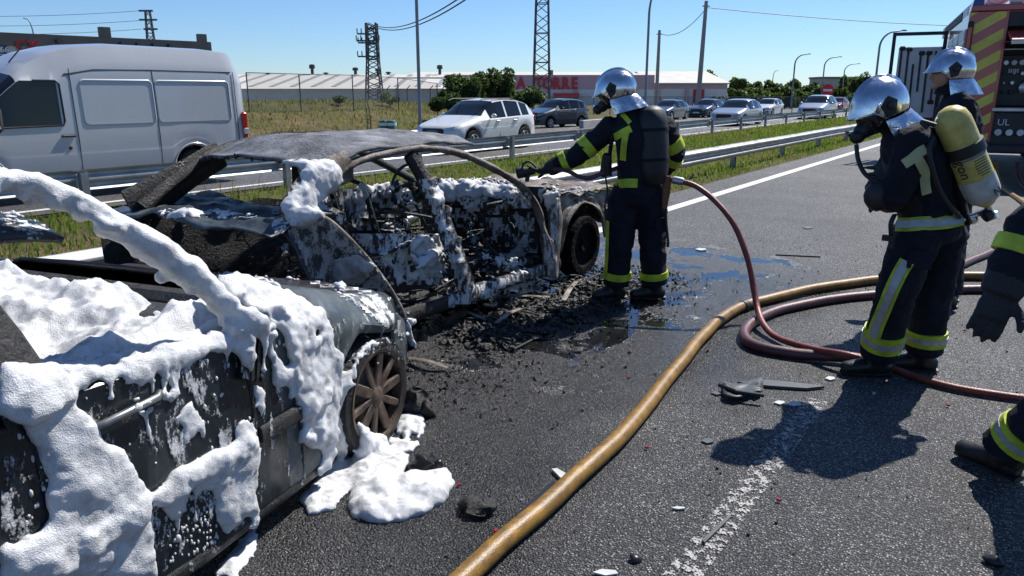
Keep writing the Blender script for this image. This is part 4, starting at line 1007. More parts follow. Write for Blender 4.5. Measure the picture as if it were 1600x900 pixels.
text_mesh('UL', .17, 'letter', M_LITW, troot, Matrix(((0, 0, -1, -.012), (-1, 0, 0, hw - .82), (0, 1, 0, 1.08), (0, 0, 0, 1))), .006)
part('lower_panel', M_TBLK, troot, lambda b: b.box((.12, 0, 1.05), (.25, TW - .08, .45), bev=.02))
for k in range(6): part('hose_outlet', M_ALU if k % 2 else M_TPAN, troot, lambda b: b.lathe([(.05, 0), (.065, .03), (.06, .07), (0, .07)], (-.005, hw - .75 - .18 * k, .9), (-1, 0, 0), 12), smooth=40)
part('rear_bumper', M_TBLK, troot, lambda b: b.box((-.1, 0, .6), (.35, TW - .1, .16), bev=.03))
part('chassis', M_TBLK, troot, lambda b: b.box((3.6, 0, .75), (7.2, 1.7, .35)))
for x in (1.6, 6.2):
    for s in (-1, 1):
        wl = part('wheel', M_TYRE, troot, lambda b: b.lathe([(.28, -.16), (.46, -.16), (.5, -.1), (.5, .1), (.46, .16), (.28, .12)], (x, s * (hw - .2), .5), (0, s, 0), 26), smooth=50)
        part('rim', M_ALU, wl, lambda b: b.lathe([(.28, .11), (.25, .13), (.12, .04), (0, .06)], (x, s * (hw - .2), .5), (0, s, 0), 20), smooth=40)
# left side: roller shutters, white lettering strip of unreadable marks along the roof edge
for k in range(3): 
    sh_ = part('shutter', M_ALU, troot, lambda b: b.box((.75 + 1.3 * k, hw + .003, 1.85), (1.15, .02, 1.9)))
    for z in range(9): part('slat', M_TPAN, sh_, lambda b: b.box((.75 + 1.3 * k, hw + .016, 1.0 + .21 * z), (1.13, .012, .17), bev=.004))
part('roof_strip', M_SIGNW, troot, lambda b: b.box((3.7, hw - .03, 3.13), (6.2, .03, .24)))
for k in range(22): part('strip_mark', M_TBLK, troot, lambda b: b.box((1.6 + .2 * k, hw - .005, 3.13), (.13, .02, .15), Matrix.Rotation(.2, 3, 'Y')))
# roof gear
part('roof_rail', M_ALU, troot, lambda b: [b.tube([V(.15, y, 3.2), V(.15, y, 3.42), V(4.2, y, 3.42), V(4.2, y, 3.2)], .025, 6) for y in (hw - .2, -hw + .2)])
part('rear_roof_rail', M_ALU, troot, lambda b: (b.tube([V(.15, hw - .25, 3.42), V(.15, -hw + .25, 3.42)], .025, 6), [b.tube([V(.15, hw - .3 - .35 * k, 3.2), V(.15, hw - .3 - .35 * k, 3.45)], .02, 6) for k in range(6)]))
part('ladder', M_ALU, troot, lambda b: ([b.bar(V(.3, y, 3.55), V(4.6, y, 3.55), .05, .09) for y in (.35, .75)], [b.tube([V(.45 + .3 * k, .35, 3.55), V(.45 + .3 * k, .75, 3.55)], .016, 6) for k in range(14)], [b.bar(V(x, .35, 3.2), V(x, .35, 3.55), .04) for x in (.6, 4.0)]))
part('roof_box', M_TPAN, troot, lambda b: b.box((.9, -.4, 3.42), (1.0, .9, .42), bev=.04))
part('work_light', M_LITW, troot, lambda b: b.box((.12, hw - .75, 3.3), (.1, .22, .16), bev=.03))
# locker door swung out to the left
dx = 4.45
dr = part('locker_door', M_TBLK, troot, lambda b: (b.box((dx, hw + .05, 2.0), (.06, .08, 2.1)), b.box((dx, hw + 1.16, 2.0), (.06, .08, 2.1)), b.box((dx, hw + .6, 3.01), (.058, 1.19, .08)), b.box((dx, hw + .6, .98), (.058, 1.19, .08))))
part('door_panel', M_TPAN, dr, lambda b: b.box((dx, hw + .56, 1.86), (.04, .94, 1.68), bev=.01))
for k, (y, z, h_) in enumerate(((.2, 2.0, 1.2), (.36, 1.85, 1.4), (.52, 2.1, .9), (.66, 1.7, 1.2), (.8, 2.0, 1.3), (.95, 1.95, 1.45))):
    part('tool', M_TRIM if k % 2 else M_TBLK, dr, lambda b: (b.tube([V(dx - .06, hw + y, z - h_ / 2), V(dx - .06, hw + y + .02, z + h_ / 2)], .022, 6), b.box((dx - .06, hw + y, z + h_ / 2 * (1 if k % 3 else -1)), (.06, .13, .1), bev=.02)))
tag(troot, 'red and yellow fire engine with striped rear and raised hatch', 'fire engine')
# ================================================================ FIREFIGHTERS
M_SUIT = mat('turnout_cloth', (.011, .013, .021), .85, var=.35, vscale=7, bump=.35, bscale=90, spec=.25)
M_BOOT = mat('boot_rubber', (.012, .012, .012), .45, var=.4, vscale=9, bump=.1, bscale=40)
M_GLOVE = mat('glove_leather', (.014, .016, .022), .7, bump=.3, bscale=70)
M_SKIN = mat('skin', (.45, .25, .17), .55, sss=.1)
M_YEL = mat('hi_vis_yellow', (.46, .56, .035), .6, var=.34, vscale=11, bump=.15, bscale=60)
M_SILV = mat('reflective_silver', (.42, .43, .42), .45, .3, var=.2, vscale=25, bump=.2, bscale=50)
M_CHROME = mat('helmet_chrome', (.62, .63, .66), .19, 1.0, var=.22, vscale=16, rvar=.13, bump=.08, bscale=12)
M_VISOR = mat('visor_dark', (.012, .013, .016), .08, 0, coat=.5)
M_BLK = mat('gear_black', (.013, .013, .015), .55, var=.3, vscale=10)
M_CAPE = mat('aluminised_cloth', (.62, .63, .66), .26, 1.0, bump=.5, bscale=14, rvar=.1, vscale=5)
M_TANK = mat('cylinder_yellow', (.60, .48, .13), .42, var=.25, vscale=14, rvar=.12, bump=.1, bscale=30)
M_TANKW = mat('cylinder_label', (.52, .52, .47), .5, var=.25, vscale=16)
M_CUFF = mat('boot_toe_grey', (.16, .155, .14), .5, var=.3)
def hand(b, wr, d, pn, side, curl=.5, sc=1.0, spread=.1):
    """glove: palm and five separate fingers. d = direction of the fingers, pn = palm normal, side = toward the thumb"""
    d = d.normalized(); side = (side - d * side.dot(d)).normalized(); pn = d.cross(side) if d.cross(side).dot(pn) > 0 else side.cross(d)
    K = wr + d * .085 * sc
    b.tube([wr - d * .06 * sc, wr, wr + d * .045 * sc, K], [(.046 * sc, .042 * sc), (.043 * sc, .034 * sc), (.053 * sc, .027 * sc), (.052 * sc, .021 * sc)], 10, up=pn)
    for i, (off, L_) in enumerate(((.040, .082), (.0135, .092), (-.0135, .086), (-.040, .068))):
        p = K + side * off * sc - d * .012 * sc; q = (d + side * (off * 3.4 * spread * 3)).normalized(); P = [p]; 
        for s, f in ((.42, .55), (.32, .85), (.26, .75)):
            ax = side; q = (Matrix.Rotation(-curl * f if pn.dot(d.cross(side)) < 0 else curl * f, 3, ax) @ q); 
            if i == 0 and s == .42: pass
            P.append(P[-1] + q * L_ * s * sc * 1.1)
        b.tube([p - d * .02 * sc] + P, [.0118 * sc, .0118 * sc, .0115 * sc, .011 * sc, .008 * sc], 8)
    t0 = wr + d * .022 * sc + side * .038 * sc
    t1 = t0 + (d * .55 + side * .75 + pn * .3).normalized() * .042 * sc; t2 = t1 + (d * .85 + side * .25 + pn * .45).normalized() * .036 * sc; t3 = t2 + (d + pn * .4 * (1 + curl)).normalized() * .028 * sc
    b.tube([t0 - side * .018 * sc, t0, t1, t2, t3], [.016 * sc, .018 * sc, .0155 * sc, .0145 * sc, .0105 * sc], 8)
def band(parent, a, c, t0, t1, r0, r1, sq=(1, 1), up=None, silver=True, n=20):
    """reflective band round a limb between a and c"""
    A, C = lerp(a, c, t0), lerp(a, c, t1); ra, rc = lerp(r0, r1, t0), lerp(r0, r1, t1)
    def rad(x): return lerp(ra, rc, x)
    kw = dict(n=n, cap=True, sq=sq, up=up)
    o = part('reflective_band', M_YEL, parent, lambda b: b.tube([A, lerp(A, C, .5), C], [rad(0) + .008, rad(.5) + .010, rad(1) + .008], **kw), smooth=50, world=True)
    if silver: part('silver_stripe', M_SILV, o, lambda b: b.tube([lerp(A, C, .33), lerp(A, C, .67)], [rad(.3) + .0125, rad(.7) + .0125], **kw), smooth=50, world=True)
    return o
def helmet(parent, c, f, u, sc=1.0, visor_up=False, mask=True):
    f = f.normalized(); u = (u - f * u.dot(f)).normalized(); s = u.cross(f)
    B = lambda x, y, z: c + (f * x + s * y + u * z) * sc
    def shell(i, j):
        az = (i - .5) * 2 * math.pi; ca, sa = math.cos(az), math.sin(az)
        low = -.02 * max(0, ca) ** .5 if ca > .55 else lerp(-.115, -.02, sst(.1, .6, ca)) if ca > 0 else -.115
        el0 = math.asin(max(-.95, low / .158)); el = lerp(el0, math.pi / 2, j)
        a, bb, h = .172, .128, .158
        flare = .016 * (1 - j) ** 6 * (1 + .9 * max(0, ca) ** 4)
        rx, ry, rz = math.cos(el) * ca, math.cos(el) * sa, math.sin(el)
        x = rx * (a + flare * 1.2) - .008; y = ry * (bb + flare * .5); z = rz * h
        crest = .018 * math.exp(-(y / .015) ** 2) * sst(.03, .1, z) 
        x += .012 * max(0, ca) * (1 - j); 
        return B(x + crest * rx, y, z + crest * rz * 1.1)
    hm = part('helmet', M_CHROME, parent, lambda b: b.grid(57, 20, shell), smooth=180, world=True)
    part('helmet_lining', M_BLK, hm, lambda b: b.grid(33, 12, lambda i, j: (lambda az, el: B(math.cos(el) * math.cos(az) * .158 - .008, math.cos(el) * math.sin(az) * .116, math.sin(el) * .146))((i - .5) * 2 * math.pi, lerp(-.65 if abs(i - .5) > .2 else -.05, 1.57, j))), smooth=180, world=True)
    # visor
    def vis(i, j):
        az = (i - .5) * 2 * 1.15; z = lerp(.012, -.118, j); r = math.sqrt(max(.05, 1 - (z / .21) ** 2))
        return B(math.cos(az) * (.166 * r) - .004, math.sin(az) * .128 * r, z)
    if not visor_up: part('visor', M_VISOR, hm, lambda b: b.grid(21, 8, vis), smooth=180, world=True)
    part('brim', M_CHROME, hm, lambda b: b.tube([shell(.5 + t, 0) + u * .002 for t in [-.17 + .34 * k / 16 for k in range(17)]], .0065 * sc, 6), smooth=60, world=True)
    for q in (-1, 1):
        part('side_plate', M_BLK, hm, lambda b: b.poly([B(.065, q * .118, .012), B(.012, q * .131, .060), B(-.035, q * .132, .018), B(-.005, q * .134, -.055), B(.04, q * .126, -.07)], s * q, .010), world=True)
        part('ratchet', M_BLK, hm, lambda b: b.lathe([(.022, 0), (.022, .01), (.012, .016), (0, .016)], B(.012, q * .138, -.0), s * q, 12), smooth=40, world=True)
    def cape(i, j):
        az = lerp(1.15, 2 * math.pi - 1.15, i); wv = 1 + .05 * math.sin(az * 9) * j
        r = lerp(.95, 1.22, j ** .8) * wv; z = lerp(-.085, -.215, j)
        return B(math.cos(az) * .165 * r - .012 - .03 * j, math.sin(az) * .132 * r, z)
    part('neck_cape', M_CAPE, hm, lambda b: b.grid(41, 8, cape), smooth=180, world=True)
    if mask:
        mk = part('face_mask', M_BLK, parent, lambda b: (b.ball(B(.085, 0, -.075), .078 * sc, 2, (1, 1, 1.05)), b.lathe([(.045, 0), (.042, .03), (.03, .05), (0, .055)], B(.135, 0, -.11), f - u * .45, 14)), smooth=60, world=True)
        part('regulator', M_BLK, mk, lambda b: b.ball(B(.195, .012, -.135), .046 * sc, 2, (1, 1, .95)), smooth=60, world=True)
        part('mask_lens', M_VISOR, mk, lambda b: b.ball(B(.098, 0, -.045), .072 * sc, 2, (1, 1.05, .8)), smooth=60, world=True)
        part('valve_cap', M_CHROME, mk, lambda b: b.lathe([(.016, 0), (.018, .01), (0, .014)], B(.225, -.02, -.10), f, 12), smooth=40, world=True)
    return hm
def person(label, base, J, face, look, vox=.0115, extra=None, slim=1.0, group=None, lup=None, mask=True, visor_up=False):
    """J: joints in world space. face = where the chest points, look = where the head points"""
    root = empty('person', (base.x, base.y, 0))
    b = MB(); face = face.normalized(); lat = V(0, 0, 1).cross(face).normalized()
    pel, chest, neck, head = J['pelvis'], J['chest'], J['neck'], J['head']
    ax = (chest - pel)
    b.tube([pel - ax * .22, pel, lerp(pel, chest, .45), chest, lerp(chest, neck, .55), lerp(chest, neck, .85), neck], [(.165 * slim, .125 * slim), (.198 * slim, .155 * slim), (.188 * slim, .150 * slim), (.222 * slim, .165 * slim), (.205 * slim, .135 * slim), (.13, .10), (.08, .08)], 20, up=face)
    b.tube([neck - (head - neck) * .15, lerp(neck, head, .6), head], [.085, .078, .09], 14)
    b.ball(head, .092, 2, (1, 1, 1.15))
    LG = {}
    for s in 'LR':
        if s + 'sh' in J:
            sh_, el, wr = J[s + 'sh'], J[s + 'el'], J[s + 'wr']
            b.tube([lerp(sh_, chest, .35) , sh_, lerp(sh_, el, .5), el, lerp(el, wr, .45), wr], [.09, .098, .086, .079, .073, .062], 14)
            b.ball(sh_, .096, 2)
            hd_ = J.get(s + 'hd', (wr - el).normalized()); hand(b, wr, hd_, J.get(s + 'pn', -face), J.get(s + 'th', face), J.get(s + 'cu', .55), J.get(s + 'hs', 1.1))
            b.tube([lerp(el, wr, .80), lerp(el, wr, 1.04)], [.069, .060], 14)
        if s + 'hip' in J:
            hp_, kn, an = J[s + 'hip'], J[s + 'kn'], J[s + 'an']; toe = J[s + 'toe']
            b.tube([lerp(hp_, pel, .4) + V(0, 0, .04), hp_, lerp(hp_, kn, .5), kn, lerp(kn, an, .5), lerp(kn, an, .93)], [.125 * slim, .128 * slim, .118 * slim, .104 * slim, .103 * slim, .108 * slim], 16)
            td = V(toe.x - an.x, toe.y - an.y, 0).normalized(); zb_ = min(an.z, .1)
            gz = an.z - .095
            A0 = V(an.x, an.y, gz)
            b.tube([lerp(kn, an, .85), V(an.x, an.y, gz + .09), A0 + V(0, 0, .03)], [.072, .062, .052], 12)
            b.tube([A0 - td * .085 + V(0, 0, .045), A0 - td * .05 + V(0, 0, .05), A0 + td * .05 + V(0, 0, .055), A0 + td * .13 + V(0, 0, .046), A0 + td * .185 + V(0, 0, .04), A0 + td * .205 + V(0, 0, .036)], [(.03, .036), (.044, .046), (.045, .052), (.052, .045), (.046, .038), (.02, .022)], 14, up=(0, 0, 1))
            LG[s] = (hp_, kn, an, A0, td)
    body = remesh(b, 'body', M_SUIT, root, vox, 3, world=True)
    me = body.data
    calm = [J[s + 'wr'] + J.get(s + 'hd', (J[s + 'wr'] - J[s + 'el'])).normalized() * .09 for s in 'LR' if s + 'wr' in J] + [head]
    joints = [J[k] for k in J if k[1:] in ('el', 'kn', 'hip', 'sh')] + [lerp(pel, chest, .3)]
    off = V(base.x, base.y, 0); nrm_ = [v.normal.copy() for v in me.vertices]
    for v, n_ in zip(me.vertices, nrm_):
        p = v.co + off; k = 1.0
        for c_ in calm: k = min(k, sst(.08, .20, (p - c_).length))
        if p.z < .12: k *= .3
        if k < .02: continue
        jn = max(sst(.22, .05, (p - c_).length) for c_ in joints)
        a_ = 1 - abs(noise.noise(V(p.x * 7, p.y * 7, p.z * 11))) * 2; c2_ = 1 - abs(noise.noise(V(p.x * 15 + 9, p.y * 15, p.z * 19))) * 2
        v.co += n_ * k * ((.007 + .010 * jn) * (a_ - .45) + (.003 + .004 * jn) * (c2_ - .45))
    for m_ in (M_BOOT, M_GLOVE, M_SKIN): me.materials.append(m_)
    W = np.empty(len(me.polygons) * 3); me.polygons.foreach_get('center', W); W = W.reshape(-1, 3) + np.array((base.x, base.y, 0))
    mi = np.zeros(len(W), int)
    for s, (hp_, kn, an, A0, td) in LG.items():
        d = np.linalg.norm(W[:, :2] - np.array(A0[:2]) - .06 * np.array(td[:2]), axis=1); mi[(d < .24) & (W[:, 2] < A0.z + .115) & (W[:, 2] > A0.z - .1)] = 1
    for s in 'LR':
        if s + 'wr' in J:
            wr = J[s + 'wr']; dd = (wr - J[s + 'el']).normalized(); q = W - np.array(wr); d = np.linalg.norm(q, axis=1); mi[(d < .26) & (q @ np.array(dd) > -.055)] = 2
    me.polygons.foreach_set('material_index', mi.tolist()); me.update()
    for s, (hp_, kn, an, A0, td) in LG.items():
        part('boot_sole', M_BLK, root, lambda q: q.tube([A0 - td * .09 + V(0, 0, .012), A0 - td * .03 + V(0, 0, .012), A0 + td * .1 + V(0, 0, .012), A0 + td * .2 + V(0, 0, .013)], [(.036, .0125), (.048, .0125), (.055, .0125), (.03, .0125)], 14, up=(0, 0, 1)), smooth=50, world=True)
    helmet(root, head + V(0, 0, .045), look, lup or V(0, 0, 1), .88, mask=mask, visor_up=visor_up)
    tag(root, label, 'person', group)
    return root
def strap_path(parent, pts, wdt, m, up, th=.004, name='reflective_strap'):
    return part(name, m, parent, lambda b: b.tube(pts, [(wdt / 2, th)] * len(pts), 8, up=up), smooth=60, world=True)
def on_body(root, pts, lift, m, wdt, name='reflective_strip', th=.004):
    """ribbon laid on the body along pixel points"""
    body = [c for c in root.children if c.name.startswith('body')][0]
    bv = BVHTree.FromPolygons([v.co + root.location for v in body.data.vertices], [tuple(p.vertices) for p in body.data.polygons])
    P, Nn = [], []
    for u, v in pts:
        d = ray(u, v).normalized(); h = bv.ray_cast(CAM, d)
        if h[0] is None: continue
        P.append(h[0] + h[1] * lift); Nn.append(h[1])
    if len(P) < 2: return None
    for _ in range(3): P = [P[0]] + [(P[i - 1] + P[i] * 2 + P[i + 1]) / 4 for i in range(1, len(P) - 1)] + [P[-1]]
    b = MB(); A, C = [], []
    for i in range(len(P)):
        t = (P[min(i + 1, len(P) - 1)] - P[max(i - 1, 0)]).normalized(); n_ = sum(Nn, V(0, 0, 0)).normalized(); sd_ = t.cross(n_).normalized()
        A.append((P[i], sd_, n_))
    rings = [[p - s_ * wdt / 2, p - s_ * wdt / 2 + n_ * th, p + s_ * wdt / 2 + n_ * th, p + s_ * wdt / 2] for p, s_, n_ in A]
    b.loft(rings)
    return b.build(name, m, root, smooth=40, world=True)
def dense(pts, n=5): return [(p.x, p.y) for p in spline([V(a, c, 0) for a, c in pts], n)]

# ---- firefighter at the wreck, reaching over with the nozzle
P1 = (g(957, 466) + g(1020, 468)) / 2; N1 = lambda u, v, o=0: near(u, v, P1, o)
f1 = (-CR * .72 + CF * .69)
J = dict(pelvis=N1(997, 300), chest=N1(1000, 215), neck=N1(980, 172), head=N1(962, 148, .02),
    Lsh=N1(952, 200, .05), Lel=N1(903, 242, .06), Lwr=N1(858, 264, .10), Lhd=(N1(826, 270, .12) - N1(858, 264, .10)), Lpn=V(0, 0, -1), Lth=CF * 1.0 - V(0, 0, .2), Lcu=.55, Lhs=1.15,
    Rsh=N1(1036, 198, .06), Rel=N1(1056, 240, .12), Rwr=N1(1030, 276, .24), Rhd=(-CR + CF * .6), Rcu=.9,
    Lhip=N1(974, 312), Lkn=N1(968, 385, -.02), Lan=g(962, 466) + V(0, 0, .095), Ltoe=g(962, 466) + (-CR * .9 - CF * .25),
    Rhip=N1(1018, 312, .02), Rkn=N1(1020, 385, 0), Ran=g(1022, 466) + V(0, 0, .095), Rtoe=g(1022, 466) + (-CR * .9 - CF * .1))
ff1 = person('firefighter in black suit reaching a nozzle over the burnt saloon', P1, J, f1, -CR * .9 + CF * .3 - V(0, 0, .25))
for s, rr in (('L', .112), ('R', .112)):
    band(ff1, J[s + 'kn'], J[s + 'an'], .60, .76, .103, .108, silver=False)
band(ff1, J['Lsh'], J['Lel'], .58, .82, .088, .080, silver=False)
band(ff1, J['Lel'], J['Lwr'], .36, .56, .076, .069, silver=False)
band(ff1, J['Rsh'], J['Rel'], .52, .86, .090, .084, silver=False)
band(ff1, J['Rel'], J['Rwr'], .1, .35, .079, .074, silver=False)
on_body(ff1, dense([(954, 287), (968, 287), (982, 286), (996, 286)]), .006, M_YEL, .068)
on_body(ff1, dense([(961, 215), (972, 208), (986, 201)]), .008, M_YEL, .055, 'reflective_strap')
on_body(ff1, dense([(980, 204), (976, 225), (975, 250)]), .012, M_YEL, .050, 'reflective_strap')
on_body(ff1, dense([(972, 178), (982, 190), (985, 193)]), .008, M_YEL, .035, 'reflective_strap')
on_body(ff1, dense([(951, 345), (950, 375), (949, 405), (947, 432)]), .006, M_YEL, .045)
# covered cylinder on the back
bk = -f1; c0 = N1(1018, 168, -.06) ; c1 = N1(1020, 290, -.09)
pk_ = part('backpack', M_BLK, ff1, lambda b: b.tube([lerp(c0, c1, t) for t in (-.02, .04, .2, .5, .8, .95, 1.0)], [(.05, .04), (.115, .10), (.135, .12), (.14, .125), (.132, .12), (.115, .1), (.06, .05)], 16, up=bk), smooth=60, world=True)
for t in (.28, .66): part('pack_strap', M_SUIT, pk_, lambda b: b.tube([lerp(c0, c1, t - .02), lerp(c0, c1, t + .02)], [(.142, .128), (.142, .128)], 16, up=bk), smooth=50, world=True)
part('shoulder_strap', M_BLK, pk_, lambda b: b.tube(spline([N1(1000, 180, -.06), N1(985, 178, -.02), N1(966, 195, -.05), N1(954, 230, -.06), N1(953, 275, -.08)], 5), .018, 8, sq=(1.5, .5)), smooth=60, world=True)
part('radio_pouch', M_BLK, ff1, lambda b: b.box(N1(946, 258, -.08), (.07, .06, .19), Matrix.Rotation(.15, 3, 'Y'), bev=.02), smooth=40, world=True)
part('chest_cord', M_BLK, ff1, lambda b: b.tube(spline([N1(946, 275, -.1), N1(949, 300, -.12), N1(945, 322, -.12), N1(947, 330, -.12)], 6), .007, 6), smooth=60, world=True)
ax_ = part('belt_axe', mat('axe_wood', (.17, .065, .03), .55, var=.3, vscale=12), ff1, lambda b: b.tube([N1(1043, 275, -.12), N1(1041, 300, -.12), N1(1038, 326, -.12)], [(.03, .018), (.034, .02), (.02, .014)], 10, up=-CF), smooth=60, world=True)
part('axe_loop', M_BLK, ax_, lambda b: b.tube(spline([N1(1040, 318, -.1), N1(1041, 350, -.12), N1(1044, 378, -.12), N1(1043, 386, -.12)], 4), .011, 6), smooth=60, world=True)
# ---- firefighter with the yellow cylinder
P2 = (g(1360, 592) + g(1440, 588)) / 2; N2 = lambda u, v, o=0: near(u, v, P2, o)
f2 = (-CR * .96 + CF * .12)
J = dict(pelvis=N2(1455, 352), chest=N2(1432, 250), neck=N2(1402, 196, .02), head=N2(1372, 176, .02),
    Lsh=N2(1432, 222, -.16), Lel=N2(1396, 305, -.17), Lwr=N2(1388, 316, .04), Lhd=(CR * .25 + CF * .9), Lcu=1.1, Rsh=N2(1416, 225, .2), Rel=N2(1372, 300, .22), Rwr=N2(1385, 316, .10), Rhd=(CR * .6 - CF * .4), Rcu=1.1,
    Lhip=N2(1432, 368, -.08), Lkn=N2(1402, 452, -.12), Lan=g(1367, 586) + V(0, 0, .10), Ltoe=g(1367, 586) + (-CR * 1.0 + CF * .05),
    Rhip=N2(1474, 366, .06), Rkn=N2(1456, 462, .08), Ran=g(1438, 580) + V(0, 0, .10), Rtoe=g(1438, 580) + (-CR * .9 + CF * .25))
ff2 = person('firefighter leaning forward with a yellow air cylinder strapped on the back', P2, J, f2 - V(0, 0, .3), -CR * .92 - CF * .12 - V(0, 0, .38), lup=V(0, 0, 1))
for s in 'LR':
    a_, c_ = J[s + 'kn'], J[s + 'an']; band(ff2, a_, c_, .56, .78, .103, .110)
L2 = dense([(1417, 408), (1408, 425), (1396, 448), (1384, 478), (1372, 508), (1366, 527)])
on_body(ff2, L2, .008, M_YEL, .078); on_body(ff2, L2, .013, M_SILV, .045, 'silver_stripe')
L2 = dense([(1402, 352), (1425, 352), (1450, 349), (1478, 346), (1500, 341)])
on_body(ff2, L2, .010, M_YEL, .075); on_body(ff2, L2, .015, M_SILV, .042, 'silver_stripe')
M_STRAPY = mat('strap_pale_yellow', (.50, .50, .26), .6, var=.15, vscale=18)
on_body(ff2, dense([(1413, 257), (1424, 248), (1436, 238), (1446, 232)]), .010, M_STRAPY, .052, 'reflective_strap')
on_body(ff2, dense([(1432, 246), (1440, 262), (1445, 282), (1448, 302)]), .014, M_STRAPY, .048, 'reflective_strap')
# air cylinder
a0, a1 = N2(1480, 168, -.20), N2(1543, 320, -.20); axd = (a1 - a0).normalized(); Lt = (a1 - a0).length
tk = empty('air_cylinder', (0, 0, 0)); bpy.data.objects.remove(tk)
rt = .088
tank = part('air_cylinder', M_TANK, ff2, lambda b: b.lathe([(.02, 0), (rt * .55, .012), (rt * .85, .04), (rt * .98, .08), (rt, .12), (rt, Lt * .80), (rt * .96, Lt * .87), (rt * .75, Lt * .94), (rt * .45, Lt * .985), (.03, Lt)], a0, axd, 28), smooth=60, world=True)
part('label_sleeve', M_TANKW, tank, lambda b: b.lathe([(rt + .0025, Lt * .70), (rt + .0025, Lt * .80), (rt * .965 + .003, Lt * .87), (rt * .76 + .003, Lt * .94)], a0, axd, 28, cap=False), smooth=60, world=True)
part('strap', M_BLK, tank, lambda b: b.lathe([(rt + .001, Lt * .36), (rt + .012, Lt * .365), (rt + .012, Lt * .46), (rt + .001, Lt * .465)], a0, axd, 28, cap=False), smooth=40, world=True)
part('label_line', mat('label_blue', (.12, .2, .33), .5), tank, lambda b: b.lathe([(rt + .002, Lt * .475), (rt + .002, Lt * .492)], a0, axd, 28, cap=False), smooth=60, world=True)
part('valve', M_CHROME, tank, lambda b: b.lathe([(.022, 0), (.022, .05), (.03, .055), (.03, .085), (0, .09)], a0 + axd * (Lt - .005), axd, 12), smooth=40, world=True)
part('valve_wheel', M_BLK, tank, lambda b: b.lathe([(.03, 0), (.036, .012), (.034, .04), (0, .045)], a0 + axd * (Lt + .05), -CR * .8 - V(0, 0, .5), 12), smooth=40, world=True)
# print on the cylinder
perp = axd.cross(-CF).normalized(); perp = perp if perp.dot(CR) > 0 else -perp; out = perp.cross(axd).normalized(); out = out if out.dot(-CF) > 0 else -out
def tank_text(body, t, ang, size, m, rot=0):
    n_ = (out * math.cos(ang) + perp * math.sin(ang)); tx = n_.cross(axd).normalized()
    P = a0 + axd * (Lt * t) + n_ * (rt + .003)
    X_, Y_ = (axd, axd.cross(n_).normalized()); X_, Y_ = (X_, n_.cross(X_))
    if rot: X_, Y_ = Y_ * -1, X_
    M = ff2.matrix_basis.inverted() @ Matrix(((X_.x, Y_.x, n_.x, P.x), (X_.y, Y_.y, n_.y, P.y), (X_.z, Y_.z, n_.z, P.z), (0, 0, 0, 1)))
    text_mesh(body, size, 'print', m, tank, M, .0008)
M_INK = mat('print_ink', (.02, .02, .025), .6)
tank_text('gon', .56, -.95, .075, M_INK)
tank_text('N', .86, .35, .06, M_INK, 1)
rg = random.Random(5)
for k in range(7): part('print_line', M_INK, tank, lambda b: b.box(a0 + axd * (Lt * (.515 + .024 * k)) + (out * math.cos(.1) + perp * math.sin(.1)) * (rt + .0005), (.075 * rg.uniform(.6, 1), .002, .004), Matrix((perp, out, axd)).transposed()), world=True)
part('harness_plate', M_BLK, ff2, lambda b: b.tube([N2(1462, 195, -.06), N2(1480, 260, -.06), N2(1502, 345, -.06)], [(.10, .03), (.12, .03), (.11, .035)], 12, up=f2), smooth=50, world=True)
part('harness_hose', M_BLK, ff2, lambda b: [b.tube(spline(p, 6), .012, 8) for p in ([N2(1338, 226, -.02), N2(1341, 250, -.05), N2(1352, 272, -.10), N2(1372, 285, -.14), N2(1392, 288, -.16)], [N2(1458, 215, -.24), N2(1452, 240, -.3), N2(1470, 300, -.28), N2(1500, 340, -.2)], [N2(1450, 200, -.24), N2(1440, 190, -.22), N2(1462, 196, -.25)])], smooth=60, world=True)
part('reducer', M_CHROME, ff2, lambda b: (b.ball(N2(1520, 342, -.14), .03, 2), b.tube([N2(1500, 345, -.14), N2(1540, 330, -.16)], .016, 8)), smooth=60, world=True)
part('belt_buckle', M_BLK, ff2, lambda b: (b.tube(spline([N2(1398, 335, -.18), N2(1392, 350, -.2), N2(1393, 375, -.2), N2(1390, 388, -.2)], 4), .012, 6, sq=(1.6, .5)), b.box(N2(1388, 372, -.2), (.06, .03, .03))), world=True)
part('glove_pouch', M_BLK, ff2, lambda b: b.ball(N2(1372, 306, -.14), .075, 2, (1, .7, 1.15)), smooth=60, world=True)
for u in (1350, 1352): part('spike_strap', M_BLK, ff2, lambda b: b.tube([N2(1368, 262 + (u - 1350) * 5, -.12), N2(u - 4, 262 + (u - 1350) * 5, -.1)], [.014, .003], 6), world=True)
for pts_, w_ in (([(1438, 395), (1434, 420)], .13), ([(1442, 392), (1440, 400)], .14)): on_body(ff2, dense(pts_), .006, M_SUIT, w_, 'thigh_pocket', .012)
on_body(ff1, dense([(1000, 335), (998, 358)]), .006, M_SUIT, .12, 'thigh_pocket', .012); on_body(ff1, dense([(1032, 340), (1031, 362)]), .006, M_SUIT, .10, 'thigh_pocket', .012)
